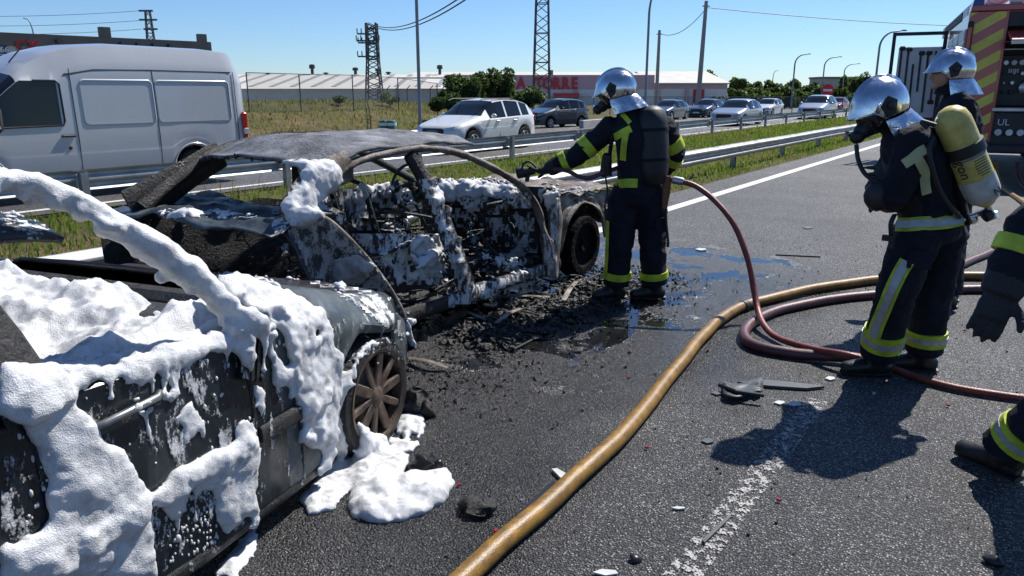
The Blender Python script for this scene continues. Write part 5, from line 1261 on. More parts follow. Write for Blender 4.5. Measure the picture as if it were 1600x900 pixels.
# ---- firefighter behind, by the engine
P3 = g(1492, 476); N3 = lambda u, v, o=0: near(u, v, P3, o)
f3 = (-CR * .95 + CF * .3)
J = dict(pelvis=N3(1492, 292), chest=N3(1496, 195), neck=N3(1493, 148), head=N3(1486, 118),
    Lsh=N3(1500, 165, -.18), Lel=N3(1512, 235, -.2), Lwr=N3(1480, 270, -.16), Lhd=-CR, Rsh=N3(1492, 165, .18), Rel=N3(1480, 230, .22), Rwr=N3(1445, 250, .2), Rhd=-CR,
    Lhip=N3(1490, 305, -.09), Lkn=N3(1484, 385, -.09), Lan=near(1478, 466, P3, -.09), Rhip=N3(1494, 305, .09), Rkn=N3(1486, 380, .09), Ran=near(1480, 460, P3, .09))
for s in 'LR':
    J[s + 'an'].z = .095; J[s + 'toe'] = J[s + 'an'] - CR
ff3 = person('firefighter in chrome helmet standing before the striped engine rear', P3, J, f3, -CR * .97 + CF * .2 - V(0, 0, .05), mask=False, visor_up=True)
hd3 = J['head']
def face_(b):
    fd = (-CR * .97 + CF * .2).normalized(); sd_ = V(0, 0, 1).cross(fd)
    b.ball(hd3 + fd * .045 + V(0, 0, .0), .078, 3, (1, 1, 1.25)); b.tube([hd3 + fd * .115 + V(0, 0, .012), hd3 + fd * .142 - V(0, 0, .022), hd3 + fd * .118 - V(0, 0, .03)], [.009, .015, .01], 8)
    b.ball(hd3 + fd * .1 - V(0, 0, .075), .03, 2); b.tube([hd3 + fd * .117 + sd_ * .022 - V(0, 0, .053), hd3 + fd * .124 - V(0, 0, .052), hd3 + fd * .117 - sd_ * .022 - V(0, 0, .053)], .006, 6)
remesh((lambda b: (face_(b), b)[1])(MB()), 'face', M_SKIN, ff3, .006, 2, world=True)
for q in (-1, 1): part('eye', M_BLK, ff3, lambda b: b.ball(hd3 + (-CR * .97 + CF * .2).normalized() * .115 + V(0, 0, 1).cross(-CR * .97 + CF * .2).normalized() * .03 * q + V(0, 0, .018), .011, 2, (1, 1, .6)), smooth=60, world=True)
part('hood', M_SUIT, ff3, lambda b: b.tube([hd3 + V(0, 0, .03) + CR * .03, hd3 - V(0, 0, .06) + CR * .028, hd3 - V(0, 0, .14) + CR * .02], [(.1, .1), (.098, .098), (.12, .12)], 16), smooth=60, world=True)
# ---- firefighter at the edge of the picture, arm hanging, striding in
P4 = g(1600, 745); N4 = lambda u, v, o=0: near(u, v, P4, o)
f4 = (CF * .92 - CR * .38)
N5 = lambda u, v, D: dep(u, v, D)
J = dict(pelvis=N5(1800, 478, 2.5), chest=N5(1800, 288, 2.52), neck=N5(1795, 190, 2.56), head=N5(1785, 118, 2.6),
    Lsh=N5(1700, 250, 2.5), Lel=N5(1606, 372, 2.46), Lwr=N5(1563, 458, 2.44), Lhd=(N5(1534, 528, 2.42) - N5(1563, 458, 2.44)), Lpn=CF * -1.0 + CR * .3, Lth=CR * 1.0 - CF * .3, Lcu=.32, Lhs=1.05,
    Rsh=N5(1900, 250, 2.6), Rel=N5(1930, 400, 2.6), Rwr=N5(1930, 500, 2.7), Rhd=V(0, 0, -1),
    Lhip=N5(1752, 500, 2.56), Lkn=N5(1657, 632, 2.86), Lan=N5(1564, 722, 3.04), Rhip=N5(1845, 500, 2.5), Rkn=N5(1880, 700, 2.5), Ran=N5(1960, 900, 2.2))
J['Lan'].z = .105; J['Ltoe'] = J['Lan'] + CF * .9 - CR * .4; J['Ran'].z = .12; J['Rtoe'] = J['Ran'] + CF
ff4 = person('firefighter stepping in with one gloved hand hanging by the yellow-banded sleeve', P4, J, f4, CF * .8 - CR * .6, vox=.0075)
band(ff4, J['Lel'], J['Lwr'], .05, .32, .080, .076, silver=False)
band(ff4, J['Lkn'], J['Lan'], .50, .74, .103, .108); band(ff4, J['Rkn'], J['Ran'], .5, .72, .103, .108)
# ================================================================ HOSES
def hose_mat(name, c1, c2, rough=.45):
    m = bpy.data.materials.new(name); m.use_nodes = True; nt = m.node_tree; L = nt.links.new; N = nt.nodes.new; b = nt.nodes['Principled BSDF']
    geo = N('ShaderNodeNewGeometry')
    n = N('ShaderNodeTexNoise'); n.inputs['Scale'].default_value = 13; n.inputs['Detail'].default_value = 9; n.inputs['Roughness'].default_value = .7; L(geo.outputs['Position'], n.inputs['Vector'])
    r = N('ShaderNodeValToRGB'); L(n.outputs['Fac'], r.inputs[0]); e = r.color_ramp.elements; e[0].position = .33; e[0].color = (*c2, 1); e[1].position = .66; e[1].color = (*c1, 1)
    L(r.outputs[0], b.inputs['Base Color']); b.inputs['Roughness'].default_value = rough; b.inputs['Specular IOR Level'].default_value = .5
    n2 = N('ShaderNodeTexNoise'); n2.inputs['Scale'].default_value = 160; n2.inputs['Detail'].default_value = 2; L(geo.outputs['Position'], n2.inputs['Vector'])
    bp = N('ShaderNodeBump'); bp.inputs['Strength'].default_value = .5; bp.inputs['Distance'].default_value = .004; L(n2.outputs['Fac'], bp.inputs['Height']); L(bp.outputs[0], b.inputs['Normal'])
    return m
M_HY = hose_mat('hose_yellow', (.33, .175, .024), (.11, .058, .014), .42)
M_HR = hose_mat('hose_red', (.27, .06, .04), (.13, .032, .024), .42)
M_HP = hose_mat('hose_brown', (.13, .045, .045), (.06, .024, .028), .42)
def hose(name, label, pts, r, m, ends=None):
    root = empty(name, V(pts[0].x, pts[0].y, 0))
    P = spline(pts, 14); P = [p + V(noise.noise(p * 2.1), noise.noise(p * 2.1 + V(5, 0, 0)), 0) * r * .35 for p in P]
    part('tube', m, root, lambda b: b.tube(P, [(r * (1.03 + .05 * noise.noise(p * 5)), r * (.97 - .05 * noise.noise(p * 5))) for p in P], 16, up=(0, 0, 1)), smooth=60, world=True)
    return tag(root, label, 'hose')
G = lambda u, v, z: g(u, v, z)
def TEND(y, back, z): return troot.location + tleft * y - tdir * (back + .25) + V(0, 0, z)     # points behind the fire engine
ry = .040
h1 = hose('supply_hose', 'thick yellow fire hose sweeping across the road', [V(-1.1, -3.2, ry), V(-1.55, -.6, ry), G(600, 1010, ry), G(700, 925, ry), G(790, 842, ry), G(880, 765, ry), G(960, 690, ry), G(1030, 610, ry), G(1080, 545, ry), G(1125, 500, ry), G(1165, 477, ry), G(1220, 462, ry), G(1300, 446, ry), G(1400, 434, ry), G(1500, 431, ry), G(1600, 434, ry), G(1720, 440, ry), TEND(.5, 5, ry), TEND(.5, 1.2, ry), TEND(.5, .05, .35)], ry, M_HY)
cp = G(1160, 479, ry); cp2 = G(1166, 476.5, ry)
part('wire_binding', M_BLK, h1, lambda b: b.tube([cp, cp2], ry + .004, 16), smooth=60, world=True)
rp = .036
hose('supply_hose', 'dark brown hose looped round behind the yellow hose', [TEND(.15, .05, .35), TEND(.15, 1.0, rp), TEND(.25, 5, rp), G(1720, 452, rp), G(1600, 452, rp), G(1500, 452, rp), G(1400, 457, rp), G(1310, 466, rp), G(1240, 478, rp), G(1195, 493, rp), G(1168, 512, rp), G(1166, 530, rp), G(1190, 543, rp), G(1250, 553, rp), G(1330, 559, rp + .01), G(1400, 572, rp), G(1480, 575, rp * .9)][:16], rp, M_HP)
hose('supply_hose', 'purple brown hose running off toward the fire engine', [G(1440, 436, .05), G(1500, 414, .035), G(1545, 396, .035), G(1620, 366, .035), G(1720, 335, .035), TEND(-.2, 1.4, .035), TEND(-.2, .05, .35)], .034, M_HP)
rr = .022
h3 = hose('attack_hose', 'thin red hose arching from the firefighter\'s hip to the ground', [N1(1040, 279, -.10), N1(1062, 283, -.14), N1(1090, 292, -.2), N1(1120, 316, -.3), N1(1148, 352, -.42), N1(1166, 398, -.52), N1(1176, 440, -.56), G(1184, 482, .12), G(1194, 508, .06), G(1216, 528, .035), G(1270, 545, .07), G(1330, 556, .095), G(1390, 574, .026), G(1450, 595, .024), G(1510, 609, .024), G(1600, 622, .024), G(1700, 630, .024), V(1.9, 5.2, .024), V(2.6, 8.0, .024), TEND(-.5, 1.5, .024), TEND(-.5, .05, .35)], rr, M_HR)
part('coupling', M_ALU, h3, lambda b: b.tube([N1(1052, 281, -.12), N1(1062, 283, -.14), N1(1068, 284, -.15)], [.03, .032, .028], 12), smooth=40, world=True)
# nozzle and its hose in the firefighter's hand
nz = empty('hose_nozzle', N1(826, 268, .12))
hpos = N1(832, 268, .11); tip = N1(806, 272, .13)
part('barrel', M_BLK, nz, lambda b: b.lathe([(.028, 0), (.034, .02), (.036, .07), (.045, .085), (.048, .14), (.040, .15), (.036, .135), (0, .13)], N1(836, 266, .1), (tip - hpos).normalized(), 18), smooth=40, world=True)
part('grip', M_BLK, nz, lambda b: b.tube([N1(826, 268, .11), N1(823, 284, .1)], [.02, .017], 10), smooth=50, world=True)
part('bale_handle', M_BLK, nz, lambda b: b.tube(spline([N1(838, 262, .07), N1(828, 253, .08), N1(818, 256, .09), N1(816, 264, .09)], 5), .009, 8), smooth=60, world=True)
part('feed_hose', M_HP, nz, lambda b: b.tube(spline([N1(838, 266, .1), N1(862, 264, .06), N1(886, 267, -.05), N1(905, 276, -.1), N1(922, 278, -.12), N1(940, 271, -.1), N1(965, 262, -.02)], 8), .017, 10), smooth=60, world=True)
tag(nz, 'black branch nozzle held over the burnt saloon with its dark hose tail', 'nozzle')
# ================================================================ BURNT CARS
def burnt(name, cols, sc=2.2, rough=.55, bump=.5, metal=0.0, zs=1.0):
    """soot, scorched paint and ash mixed by noise"""
    m = bpy.data.materials.new(name); m.use_nodes = True; nt = m.node_tree; L = nt.links.new; N = nt.nodes.new; b = nt.nodes['Principled BSDF']
    tc = N('ShaderNodeTexCoord')
    def nz(s, d=8, r=.65, off=0):
        mp = N('ShaderNodeMapping'); mp.inputs['Location'].default_value = (off, off, off); mp.inputs['Scale'].default_value = (1, 1, zs); L(tc.outputs['Object'], mp.inputs[0])
        n = N('ShaderNodeTexNoise'); n.inputs['Scale'].default_value = s; n.inputs['Detail'].default_value = d; n.inputs['Roughness'].default_value = r; L(mp.outputs[0], n.inputs['Vector']); return n.outputs['Fac']
    r = N('ShaderNodeValToRGB'); L(nz(sc), r.inputs[0]); e = r.color_ramp.elements
    k = len(cols); e[0].position = .30; e[0].color = (*cols[0], 1); e[1].position = .72; e[1].color = (*cols[-1], 1)
    for i in range(1, k - 1): q = e.new(.30 + .42 * i / (k - 1)); q.color = (*cols[i], 1)
    L(r.outputs[0], b.inputs['Base Color']); b.inputs['Metallic'].default_value = metal
    mr = N('ShaderNodeMapRange'); L(nz(sc * 2.3, off=4), mr.inputs[0]); mr.inputs[1].default_value = .3; mr.inputs[2].default_value = .7; mr.inputs[3].default_value = max(.08, rough - .28); mr.inputs[4].default_value = min(1, rough + .25); L(mr.outputs[0], b.inputs['Roughness'])
    bp = N('ShaderNodeBump'); bp.inputs['Strength'].default_value = bump; bp.inputs['Distance'].default_value = .012; L(nz(sc * 9, 5, .7, 2), bp.inputs['Height']); L(bp.outputs[0], b.inputs['Normal'])
    return m
M_B1 = burnt('scorched_paint', [(.003, .004, .006), (.005, .009, .014), (.008, .014, .019), (.014, .022, .028), (.05, .056, .06)], 3.6, .30, .06, zs=.22)
M_B1F = burnt('scorched_fender', [(.006, .008, .010), (.018, .024, .027), (.06, .075, .08), (.11, .125, .13), (.16, .09, .045)], 2.6, .42, .2)
M_BHOOD = burnt('scorched_bonnet', [(.006, .006, .007), (.014, .012, .014), (.03, .023, .024), (.06, .046, .042)], 3, .40, .15)
M_B2 = burnt('burnt_steel', [(.02, .016, .013), (.10, .074, .055), (.24, .205, .175), (.46, .43, .40)], 4.6, .65, .8, .0)
M_CHAR = burnt('char_black', [(.004, .004, .004), (.008, .008, .008), (.018, .017, .016), (.05, .048, .045)], 6, .45, 1.0)
M_ASHROOF = burnt('ash_roof', [(.02, .02, .022), (.08, .083, .092), (.16, .165, .18), (.30, .31, .33)], 5.0, .7, 1.0)
M_TYRB = mat('burnt_tyre', (.004, .004, .004), .95, var=.5, vscale=12, bump=.8, bscale=30, spec=.15)
M_RIMB = burnt('burnt_rim', [(.012, .010, .009), (.05, .032, .022), (.11, .075, .052), (.20, .16, .13)], 9, .6, .4)
M_FOAM = None
def foam_mat():
    m = bpy.data.materials.new('foam'); m.use_nodes = True; nt = m.node_tree; L = nt.links.new; N = nt.nodes.new; b = nt.nodes['Principled BSDF']
    geo = N('ShaderNodeNewGeometry'); b.inputs['Base Color'].default_value = (.62, .625, .63, 1); b.inputs['Roughness'].default_value = .5
    b.inputs['Subsurface Weight'].default_value = .25; b.inputs['Subsurface Radius'].default_value = (.02, .02, .022); b.inputs['Subsurface Scale'].default_value = 1.0
    v = N('ShaderNodeTexVoronoi'); v.inputs['Scale'].default_value = 230; L(geo.outputs['Position'], v.inputs['Vector'])
    n = N('ShaderNodeTexNoise'); n.inputs['Scale'].default_value = 55; n.inputs['Detail'].default_value = 8; n.inputs['Roughness'].default_value = .72; L(geo.outputs['Position'], n.inputs['Vector'])
    a2 = N('ShaderNodeMath'); a2.operation = 'MULTIPLY_ADD'; L(v.outputs['Distance'], a2.inputs[0]); a2.inputs[1].default_value = .35; L(n.outputs['Fac'], a2.inputs[2])
    bp = N('ShaderNodeBump'); bp.inputs['Strength'].default_value = .55; bp.inputs['Distance'].default_value = .008; L(a2.outputs[0], bp.inputs['Height']); L(bp.outputs[0], b.inputs['Normal'])
    # bubble-hole darkening put into the colour as grey noise
    n3 = N('ShaderNodeTexNoise'); n3.inputs['Scale'].default_value = 11; n3.inputs['Detail'].default_value = 8; n3.inputs['Roughness'].default_value = .75; L(geo.outputs['Position'], n3.inputs['Vector'])
    r = N('ShaderNodeValToRGB'); L(n3.outputs['Fac'], r.inputs[0]); e = r.color_ramp.elements; e[0].position = .30; e[0].color = (.34, .34, .345, 1); e[1].position = .52; e[1].color = (.66, .665, .67, 1)
    L(r.outputs[0], b.inputs['Base Color'])
    return m
M_FOAM = foam_mat()
# ---------------- hatchback in front (car 1)
A1 = R(13); D1v = V(-math.sin(A1), math.cos(A1), 0); R1v = V(math.cos(A1), math.sin(A1), 0)
S1 = hatch(4.25, 1.80, 1.44)
S1.update(sill=.17, ra=.36, rw=.30, wr=1.80 * .345, axles=(.84, 3.44), win=[(1.60, 2.52), (2.64, 3.4)], ws=(1.30, 2.10), rwn=(3.84, 4.1))
S1['top'] = [(0, .45), (.03, .52), (.12, .60), (.25, .66), (.8, .80), (1.25, .94), (1.36, .985), (1.8, 1.22), (2.15, 1.36), (2.7, 1.43), (3.3, 1.41), (3.8, 1.32), (3.95, 1.25), (4.15, .95), (4.2, .8), (4.25, .6)]
S1['belt'] = [(0, .42), (.25, .58), (.84, .72), (1.3, .86), (2.2, .935), (3.4, .97), (4.1, .98), (4.25, .6)]
wpt = V(-2.40, 2.36, 0)
loc1 = wpt - D1v * (4.25 / 2 - .84) - R1v * .88; loc1.z = -.05
car1 = car(S1, 'burnt_hatchback', 'burnt dark hatchback covered in white foam, its nose in the saloon', 'car', loc1, math.atan2(D1v.y, D1v.x), [M_B1, M_B1F, M_BHOOD], cut=True, n=150)
body1 = [c for c in car1.children][0]
me = body1.data
for v in me.vertices:                                   # crumple the nose and heat-warp the panels
    p = v.co; k = sst(1.0, 2.1, p.x)
    d = noise.noise_vector(p * 3.1) * (.012 + .055 * k) + noise.noise_vector(p * 8.0) * (.003 + .02 * k)
    v.co = p + d + V(-.20 * k * k, 0, .02 * k)
for poly in me.polygons:
    if poly.center.x > .60 and poly.center.y < -.72 and poly.center.z > .3: poly.material_index = 1
    elif poly.center.x > .60: poly.material_index = 2
bm = bmesh.new(); bm.from_mesh(me); bmesh.ops.recalc_face_normals(bm, faces=bm.faces); bm.to_mesh(me); bm.free()
md = body1.modifiers.new('thickness', 'SOLIDIFY'); md.thickness = .022; md.offset = -1
hw1 = .90
part('floor_pan', M_CHAR, car1, lambda b: b.box((-.1, 0, .24), (3.6, 1.5, .1)))
part('firewall', M_CHAR, car1, lambda b: b.box((.72, 0, .6), (.12, 1.5, .62), bev=.03))
part('dashboard', M_CHAR, car1, lambda b: b.tube([V(.55, y, .78 + .03 * noise.noise(V(y * 4, 0, 0))) for y in (-.7, -.35, 0, .35, .7)], [(.10, .09), (.15, .11), (.14, .12), (.15, .1), (.10, .09)], 12, up=(0, 0, 1)), smooth=60)
for y in (-.38, .38):
    part('seat_frame', M_CHAR, car1, lambda b: (b.box((-.35, y, .42), (.5, .5, .18), bev=.06), b.box((-.62, y, .72), (.12, .46, .5), Matrix.Rotation(-.25, 3, 'Y'), bev=.05)), smooth=50)
bp_ = part('door_pillar', M_CHAR, car1, lambda b: b.tube([V(-.34, -hw1 + .0, .90), V(-.36, -hw1 + .08, 1.08), V(-.42, -hw1 + .20, 1.34)], [(.085, .03), (.07, .025), (.06, .02)], 10, up=(0, 1, 0)), smooth=50)
sy = lambda z: -hw1 * pw([(.17, .97), (.3, .99), (.55, 1.0), (.85, .985), (.94, .955)], z)
def seam(x0, x1):
    part('door_seam', M_CHAR, car1, lambda b: b.tube([V(lerp(x0, x1, (z - .2) / .72), sy(z) - .001, z) for z in (.2, .35, .55, .75, .92)], .009, 6), smooth=60)
seam(.43, .43); seam(-.33, -.36); seam(.70, .66)
M_STRIP = mat('bare_trim', (.30, .30, .29), .35, .8, var=.3, vscale=20)
for (xa, xb, z) in ((-.30, .41, .49), (-1.3, -.37, .49), (.45, .86, .49)): part('side_moulding', M_CHAR, car1, lambda b: b.tube([V(xa, sy(z) - .008, z - .0), V(xb, sy(z) - .008, z)], [(.012, .034)] * 2, 8, up=(0, 0, 1)), smooth=40)
part('sill', M_CHAR, car1, lambda b: b.tube([V(-1.0, -hw1 + .06, .17), V(.2, -hw1 + .05, .165), V(.88, -hw1 + .06, .17)], [(.05, .04)] * 3, 10), smooth=60)
hx = -.09
hn = part('door_handle', M_STRIP, car1, lambda b: b.tube([V(hx - .12, sy(.80) - .012, .805), V(hx - .09, sy(.80) - .035, .81), V(hx + .10, sy(.80) - .035, .815), V(hx + .13, sy(.80) - .012, .815)], [(.010, .012)] * 4, 8), smooth=60)
part('handle_recess', M_CHAR, hn, lambda b: b.ball((hx, sy(.77) + .012, .775), .06, 2, (1.7, .35, .9)), smooth=60)
part('mirror_stub', M_CHAR, car1, lambda b: (b.loft([[V(.38, -hw1 + .04, .92), V(.54, -hw1 + .02, .90), V(.42, -hw1 + .07, 1.02)], [V(.38, -hw1 - .01, .90), V(.54, -hw1 - .02, .88), V(.42, -hw1 - .0, .99)]]), [b.box((.41 + .026 * k, -hw1 - .012, .85 - .012 * k), (.016, .03, .24), Matrix.Rotation(.2, 3, 'Y')) for k in range(4)]))
# wheels of the hatchback
for ax, s in ((.84, -1), (.84, 1), (3.44, -1), (3.44, 1)):
    c = V(4.25 / 2 - ax, s * (hw1 - .12), .315)
    wl = part('wheel', M_CHAR, car1, lambda b: b.lathe([(.0, -.10), (.275, -.10), (.295, -.05), (.295, .05), (.27, .10), (.228, .105), (.218, .05), (.2, -.02), (0, -.02)], c, (0, s, 0), 28), smooth=50)
    def rimf(b):
        o_ = c + V(0, s * .075, 0)
        b.lathe([(.222, -.03), (.228, .034), (.21, .03), (.205, -.02)], o_, (0, s, 0), 28, cap=False)
        b.lathe([(.05, -.01), (.055, .02), (.03, .03), (0, .03)], o_, (0, s, 0), 14)
        for a in range(10):
            t = a * 2 * math.pi / 10 + .1; q = V(math.cos(t), 0, math.sin(t)); b.bar(o_ + q * .045 + V(0, s * .012, 0), o_ + q * .212 + V(0, s * .016, 0), .036 if a % 2 else .05, .022, up=(0, 1, 0), bev=.006)
    part('rim', M_RIMB, wl, rimf, smooth=35)
    part('brake_disc', M_B2, wl, lambda b: b.lathe([(.13, 0), (.13, .012), (0, .012)], c + V(0, s * .02, 0), (0, s, 0), 20), smooth=40)
# ---------------- saloon ahead (car 2), laid out along the road
car2 = empty('burnt_saloon', (-4.15, 4.3, 0))
W2 = dict(world=True)
XR, XN, XRF, XF = -3.50, -3.30, -4.72, -4.95
ax2 = lambda u, v, x: atx(u, v, x)
def roof2(i, j):
    y = lerp(3.06, 4.52, j); x = lerp(XR + .02, XRF, i); e = abs(i - .5) * 2
    z = 1.285 + .065 * (1 - e * e) - .20 * max(0, j - .72) ** 1.5 - .10 * sst(.25, 0, j) + .022 * noise.noise(V(x * 3, y * 3, 1)) + .012 * noise.noise(V(x * 8, y * 8, 2))
    y += -.12 * (1 - e * e) * (1 - j) + .10 * (1 - e * e) * j
    return V(x, y, z)
rf = part('roof', M_ASHROOF, car2, lambda b: b.grid(26, 26, roof2), smooth=180, **W2)
rf.modifiers.new('thickness', 'SOLIDIFY').thickness = .02
rg = random.Random(8)
def chips(b, n, fn, s0, s1):
    for k in range(n):
        p = fn(); M = Matrix.Rotation(rg.uniform(0, 6.28), 3, V(rg.gauss(0, 1), rg.gauss(0, 1), 1).normalized()); s = rg.uniform(s0, s1)
        vs = [M @ V(a * s * rg.uniform(.5, 1.2), c * s * rg.uniform(.4, 1.0), e * s * rg.uniform(.15, .5)) + p for a, c, e in ((1, 0, 0), (0, 1, 0), (-1, 0, 0), (0, -1, 0), (0, 0, 1), (0, 0, -1))]
        b.add(vs, [(0, 1, 4), (1, 2, 4), (2, 3, 4), (3, 0, 4), (1, 0, 5), (2, 1, 5), (3, 2, 5), (0, 3, 5)])
tag(part('roof_ash', M_CHAR, car2, lambda b: chips(b, 420, lambda: roof2(min(1, max(0, rg.gauss(.62, .25))), min(1, max(0, rg.gauss(.35, .3)))) + V(0, 0, .006), .006, .022), **W2), kind='stuff')
railp = spline([ax2(528, 270, XR), ax2(556, 253, XR), ax2(600, 240, XR), ax2(655, 231, XR), ax2(715, 239, XR + .01), ax2(770, 263, XR + .06), ax2(815, 292, XR + .12), ax2(840, 330, XR + .16), ax2(852, 375, XN), ax2(860, 432, XN)], 7)
part('roof_rail', M_B2, car2, lambda b: b.tube(railp, [((.040 if i < len(railp) - 24 else .046 + .016 * min(1, (i - len(railp) + 24) / 12)) * (1 + .22 * noise.noise(V(i * .35, 2, 0))), .026 + .008 * noise.noise(V(i * .5, 9, 0))) for i in range(len(railp))], 10, up=(0, 0, 1)), smooth=60, **W2)
fr = spline([V(XRF, 2.62, .93), V(XRF, 2.9, 1.10), V(XRF + .02, 3.2, 1.245), V(XRF, 3.7, 1.31), V(XRF, 4.3, 1.26), V(XRF - .04, 4.8, 1.07), V(XRF - .1, 5.3, .86)], 6)
part('roof_rail', M_CHAR, car2, lambda b: b.tube(fr, [(.05, .035)] * 8 + [(.042, .035)] * (len(fr) - 8), 10), smooth=60, **W2)
part('rear_pillar', M_CHAR, car2, lambda b: b.tube([ax2(345, 240, XRF), ax2(300, 268, XRF), ax2(250, 300, XRF - .03), ax2(205, 326, XRF - .06)], [(.10, .02), (.10, .022), (.12, .025), (.13, .03)], 10, up=(1, 0, 0)), smooth=60, **W2)
cp = spline([ax2(545, 258, XR), ax2(500, 280, XR + .02), ax2(468, 312, XR + .04), ax2(455, 345, XR + .06)], 6)
part('rear_pillar', M_B2, car2, lambda b: b.tube(cp, [(.10, .03)] * len(cp), 10, up=(1, 0, 0)), smooth=60, **W2)
bpv = spline([ax2(640, 240, XR), ax2(668, 290, XR + .06), ax2(692, 345, XR + .13), ax2(712, 400, XN), ax2(736, 468, XN)], 7)
pil = part('door_pillar', M_CHAR, car2, lambda b: b.tube(bpv, [(lerp(.055, .10, i / len(bpv)) * (1 + .12 * noise.noise(V(i * .4, 0, 0))), .035) for i in range(len(bpv))], 10, up=(1, 0, 0)), smooth=60, **W2)
for k in range(9): part('pillar_bracket', M_B2, pil, lambda b: b.box(bpv[6 + 2 * k] + V(.04, rg.uniform(-.05, .05), 0), (.03, rg.uniform(.03, .08), rg.uniform(.03, .07)), Matrix.Rotation(rg.uniform(-.5, .5), 3, 'X'), bev=.006), **W2)
part('far_door_pillar', M_CHAR, car2, lambda b: b.tube([V(XRF, 3.9, 1.28), V(XF + .1, 4.0, .8), V(XF, 4.05, .25)], [(.05, .03), (.07, .03), (.09, .04)], 8, up=(1, 0, 0)), smooth=60, **W2)
part('sill', M_CHAR, car2, lambda b: b.tube([V(XN - .02, y, .20 + .02 * noise.noise(V(y * 2, 0, 0))) for y in (3.5, 3.9, 4.3, 4.8, 5.3, 5.5)], [(.028, .065), (.03, .05), (.026, .07), (.034, .052), (.028, .066), (.03, .06)], 10, up=(0, 0, 1)), smooth=50, **W2)
part('floor_pan', M_CHAR, car2, lambda b: b.grid(20, 26, lambda i, j: V(lerp(XN - .02, XF, i), lerp(2.9, 5.6, j), .20 + .06 * noise.noise(V(i * 7, j * 9, 0)) + .05 * noise.noise(V(i * 18, j * 20, 3)))), smooth=180, **W2)
part('far_door_panel', M_CHAR, car2, lambda b: b.grid(24, 8, lambda i, j: V(XF + .06 + .03 * noise.noise(V(i * 9, j * 4, 1)), lerp(2.9, 5.3, i), lerp(.2, .84 + .05 * noise.noise(V(i * 11, 0, 0)), j))), smooth=180, **W2)
# front wing, hinge post, bulkhead, engine
def wing(i, j):
    y = lerp(5.42, 6.55, i); lo = .30; d = abs(y - 5.95)
    if d < .37: lo = max(lo, .30 + math.sqrt(.37 ** 2 - d * d))
    z = lerp(lo, .80 - .07 * i + .03 * noise.noise(V(i * 9, 0, 1)), j)
    return V(XN - .02 - .05 * j + .035 * noise.noise(V(i * 6, j * 5, 2)), y, z)
part('front_wing', M_B2, car2, lambda b: b.grid(34, 10, wing), smooth=180, **W2).modifiers.new('thickness', 'SOLIDIFY').thickness = .012
hp2 = [ax2(862, 300, XN - .02), ax2(868, 345, XN - .0), ax2(864, 395, XN), ax2(862, 432, XN)]
part('hinge_post', M_B2, car2, lambda b: b.tube(hp2, [(.085, .05), (.085, .05), (.08, .05), (.07, .05)], 10, up=(1, 0, 0)), smooth=60, **W2)
part('bulkhead', M_CHAR, car2, lambda b: b.grid(14, 8, lambda i, j: V(lerp(XN - .08, XF + .1, i), 5.45 + .06 * noise.noise(V(i * 8, j * 6, 5)), lerp(.2, .86, j))), smooth=180, **W2)
def lump(b, c, r, s=1): b.ball(c, r, 2, (rg.uniform(.7, 1.3), rg.uniform(.7, 1.3), rg.uniform(.6, 1.1)))
eb = MB(); [lump(eb, V(rg.uniform(XF + .25, XN - .12), rg.uniform(5.6, 6.6), rg.uniform(.42, .72)), rg.uniform(.06, .16)) for _ in range(46)]
[eb.box(V(rg.uniform(XF + .3, XN - .2), rg.uniform(5.6, 6.5), rg.uniform(.5, .76)), (rg.uniform(.08, .3), rg.uniform(.08, .3), rg.uniform(.06, .16)), Matrix.Rotation(rg.uniform(-.4, .4), 3, 'Y')) for _ in range(18)]
eng = remesh(eb, 'engine_bay', M_CHAR, car2, .016, 1, .02, .04, world=True)
part('crumpled_bonnet', M_B2, car2, lambda b: b.grid(22, 18, lambda i, j: V(lerp(XN - .03, XF + .1, i), lerp(5.5, 6.75, j), .80 - .06 * j + .07 * noise.noise(V(i * 4, j * 5, 7)) + .035 * noise.noise(V(i * 11, j * 12, 8)))), smooth=180, **W2).modifiers.new('thickness', 'SOLIDIFY').thickness = .01
# dashboard, steering wheel, seats burnt to their frames
db_ = MB(); [lump(db_, V(lerp(XN - .15, XF + .15, t), 5.12 + rg.uniform(-.06, .06), .78 + rg.uniform(-.05, .05)), rg.uniform(.07, .12)) for t in [k / 22 for k in range(23)]]
remesh(db_, 'dashboard', M_CHAR, car2, .016, 1, .03, .05, world=True)
sw = part('steering_wheel', M_CHAR, car2, lambda b: b.tube([V(-4.55 + math.cos(a) * .18, 4.95 + math.sin(a) * .06, .86 + math.sin(a) * .17) for a in [i * math.pi / 12 for i in range(25)]], .014, 8, cap=False), smooth=60, **W2)
part('steering_column', M_CHAR, sw, lambda b: b.tube([V(-4.55, 4.95, .86), V(-4.55, 5.15, .74)], .03, 8), smooth=60, **W2)
for (x, y) in ((-3.75, 4.45), (-4.5, 4.45)):
    st = part('seat_frame', M_CHAR, car2, lambda b: (b.tube([V(x - .2, y - .05, .3), V(x - .2, y - .28, .95), V(x, y - .30, 1.0), V(x + .2, y - .28, .95), V(x + .2, y - .05, .3)], .022, 8), b.tube([V(x - .2, y - .05, .32), V(x - .2, y + .4, .40), V(x + .2, y + .4, .40), V(x + .2, y - .05, .32)], .02, 8)), smooth=60, **W2)
    for k in range(7): part('seat_spring', M_B2, st, lambda b: b.tube([V(x - .2, y - .03 + .06 * k, .36 + .02 * math.sin(k)), V(x, y - .03 + .06 * k, .33), V(x + .2, y - .03 + .06 * k, .36)], .006, 5), **W2)
dn = part('inner_door_panel', M_CHAR, car2, lambda b: b.grid(16, 10, lambda i, j: V(XN - .12 - .25 * (1 - i) + .03 * noise.noise(V(i * 8, j * 6, 4)), lerp(3.2, 4.05, i), lerp(.3, .78 - .1 * i, j))), smooth=180, **W2)
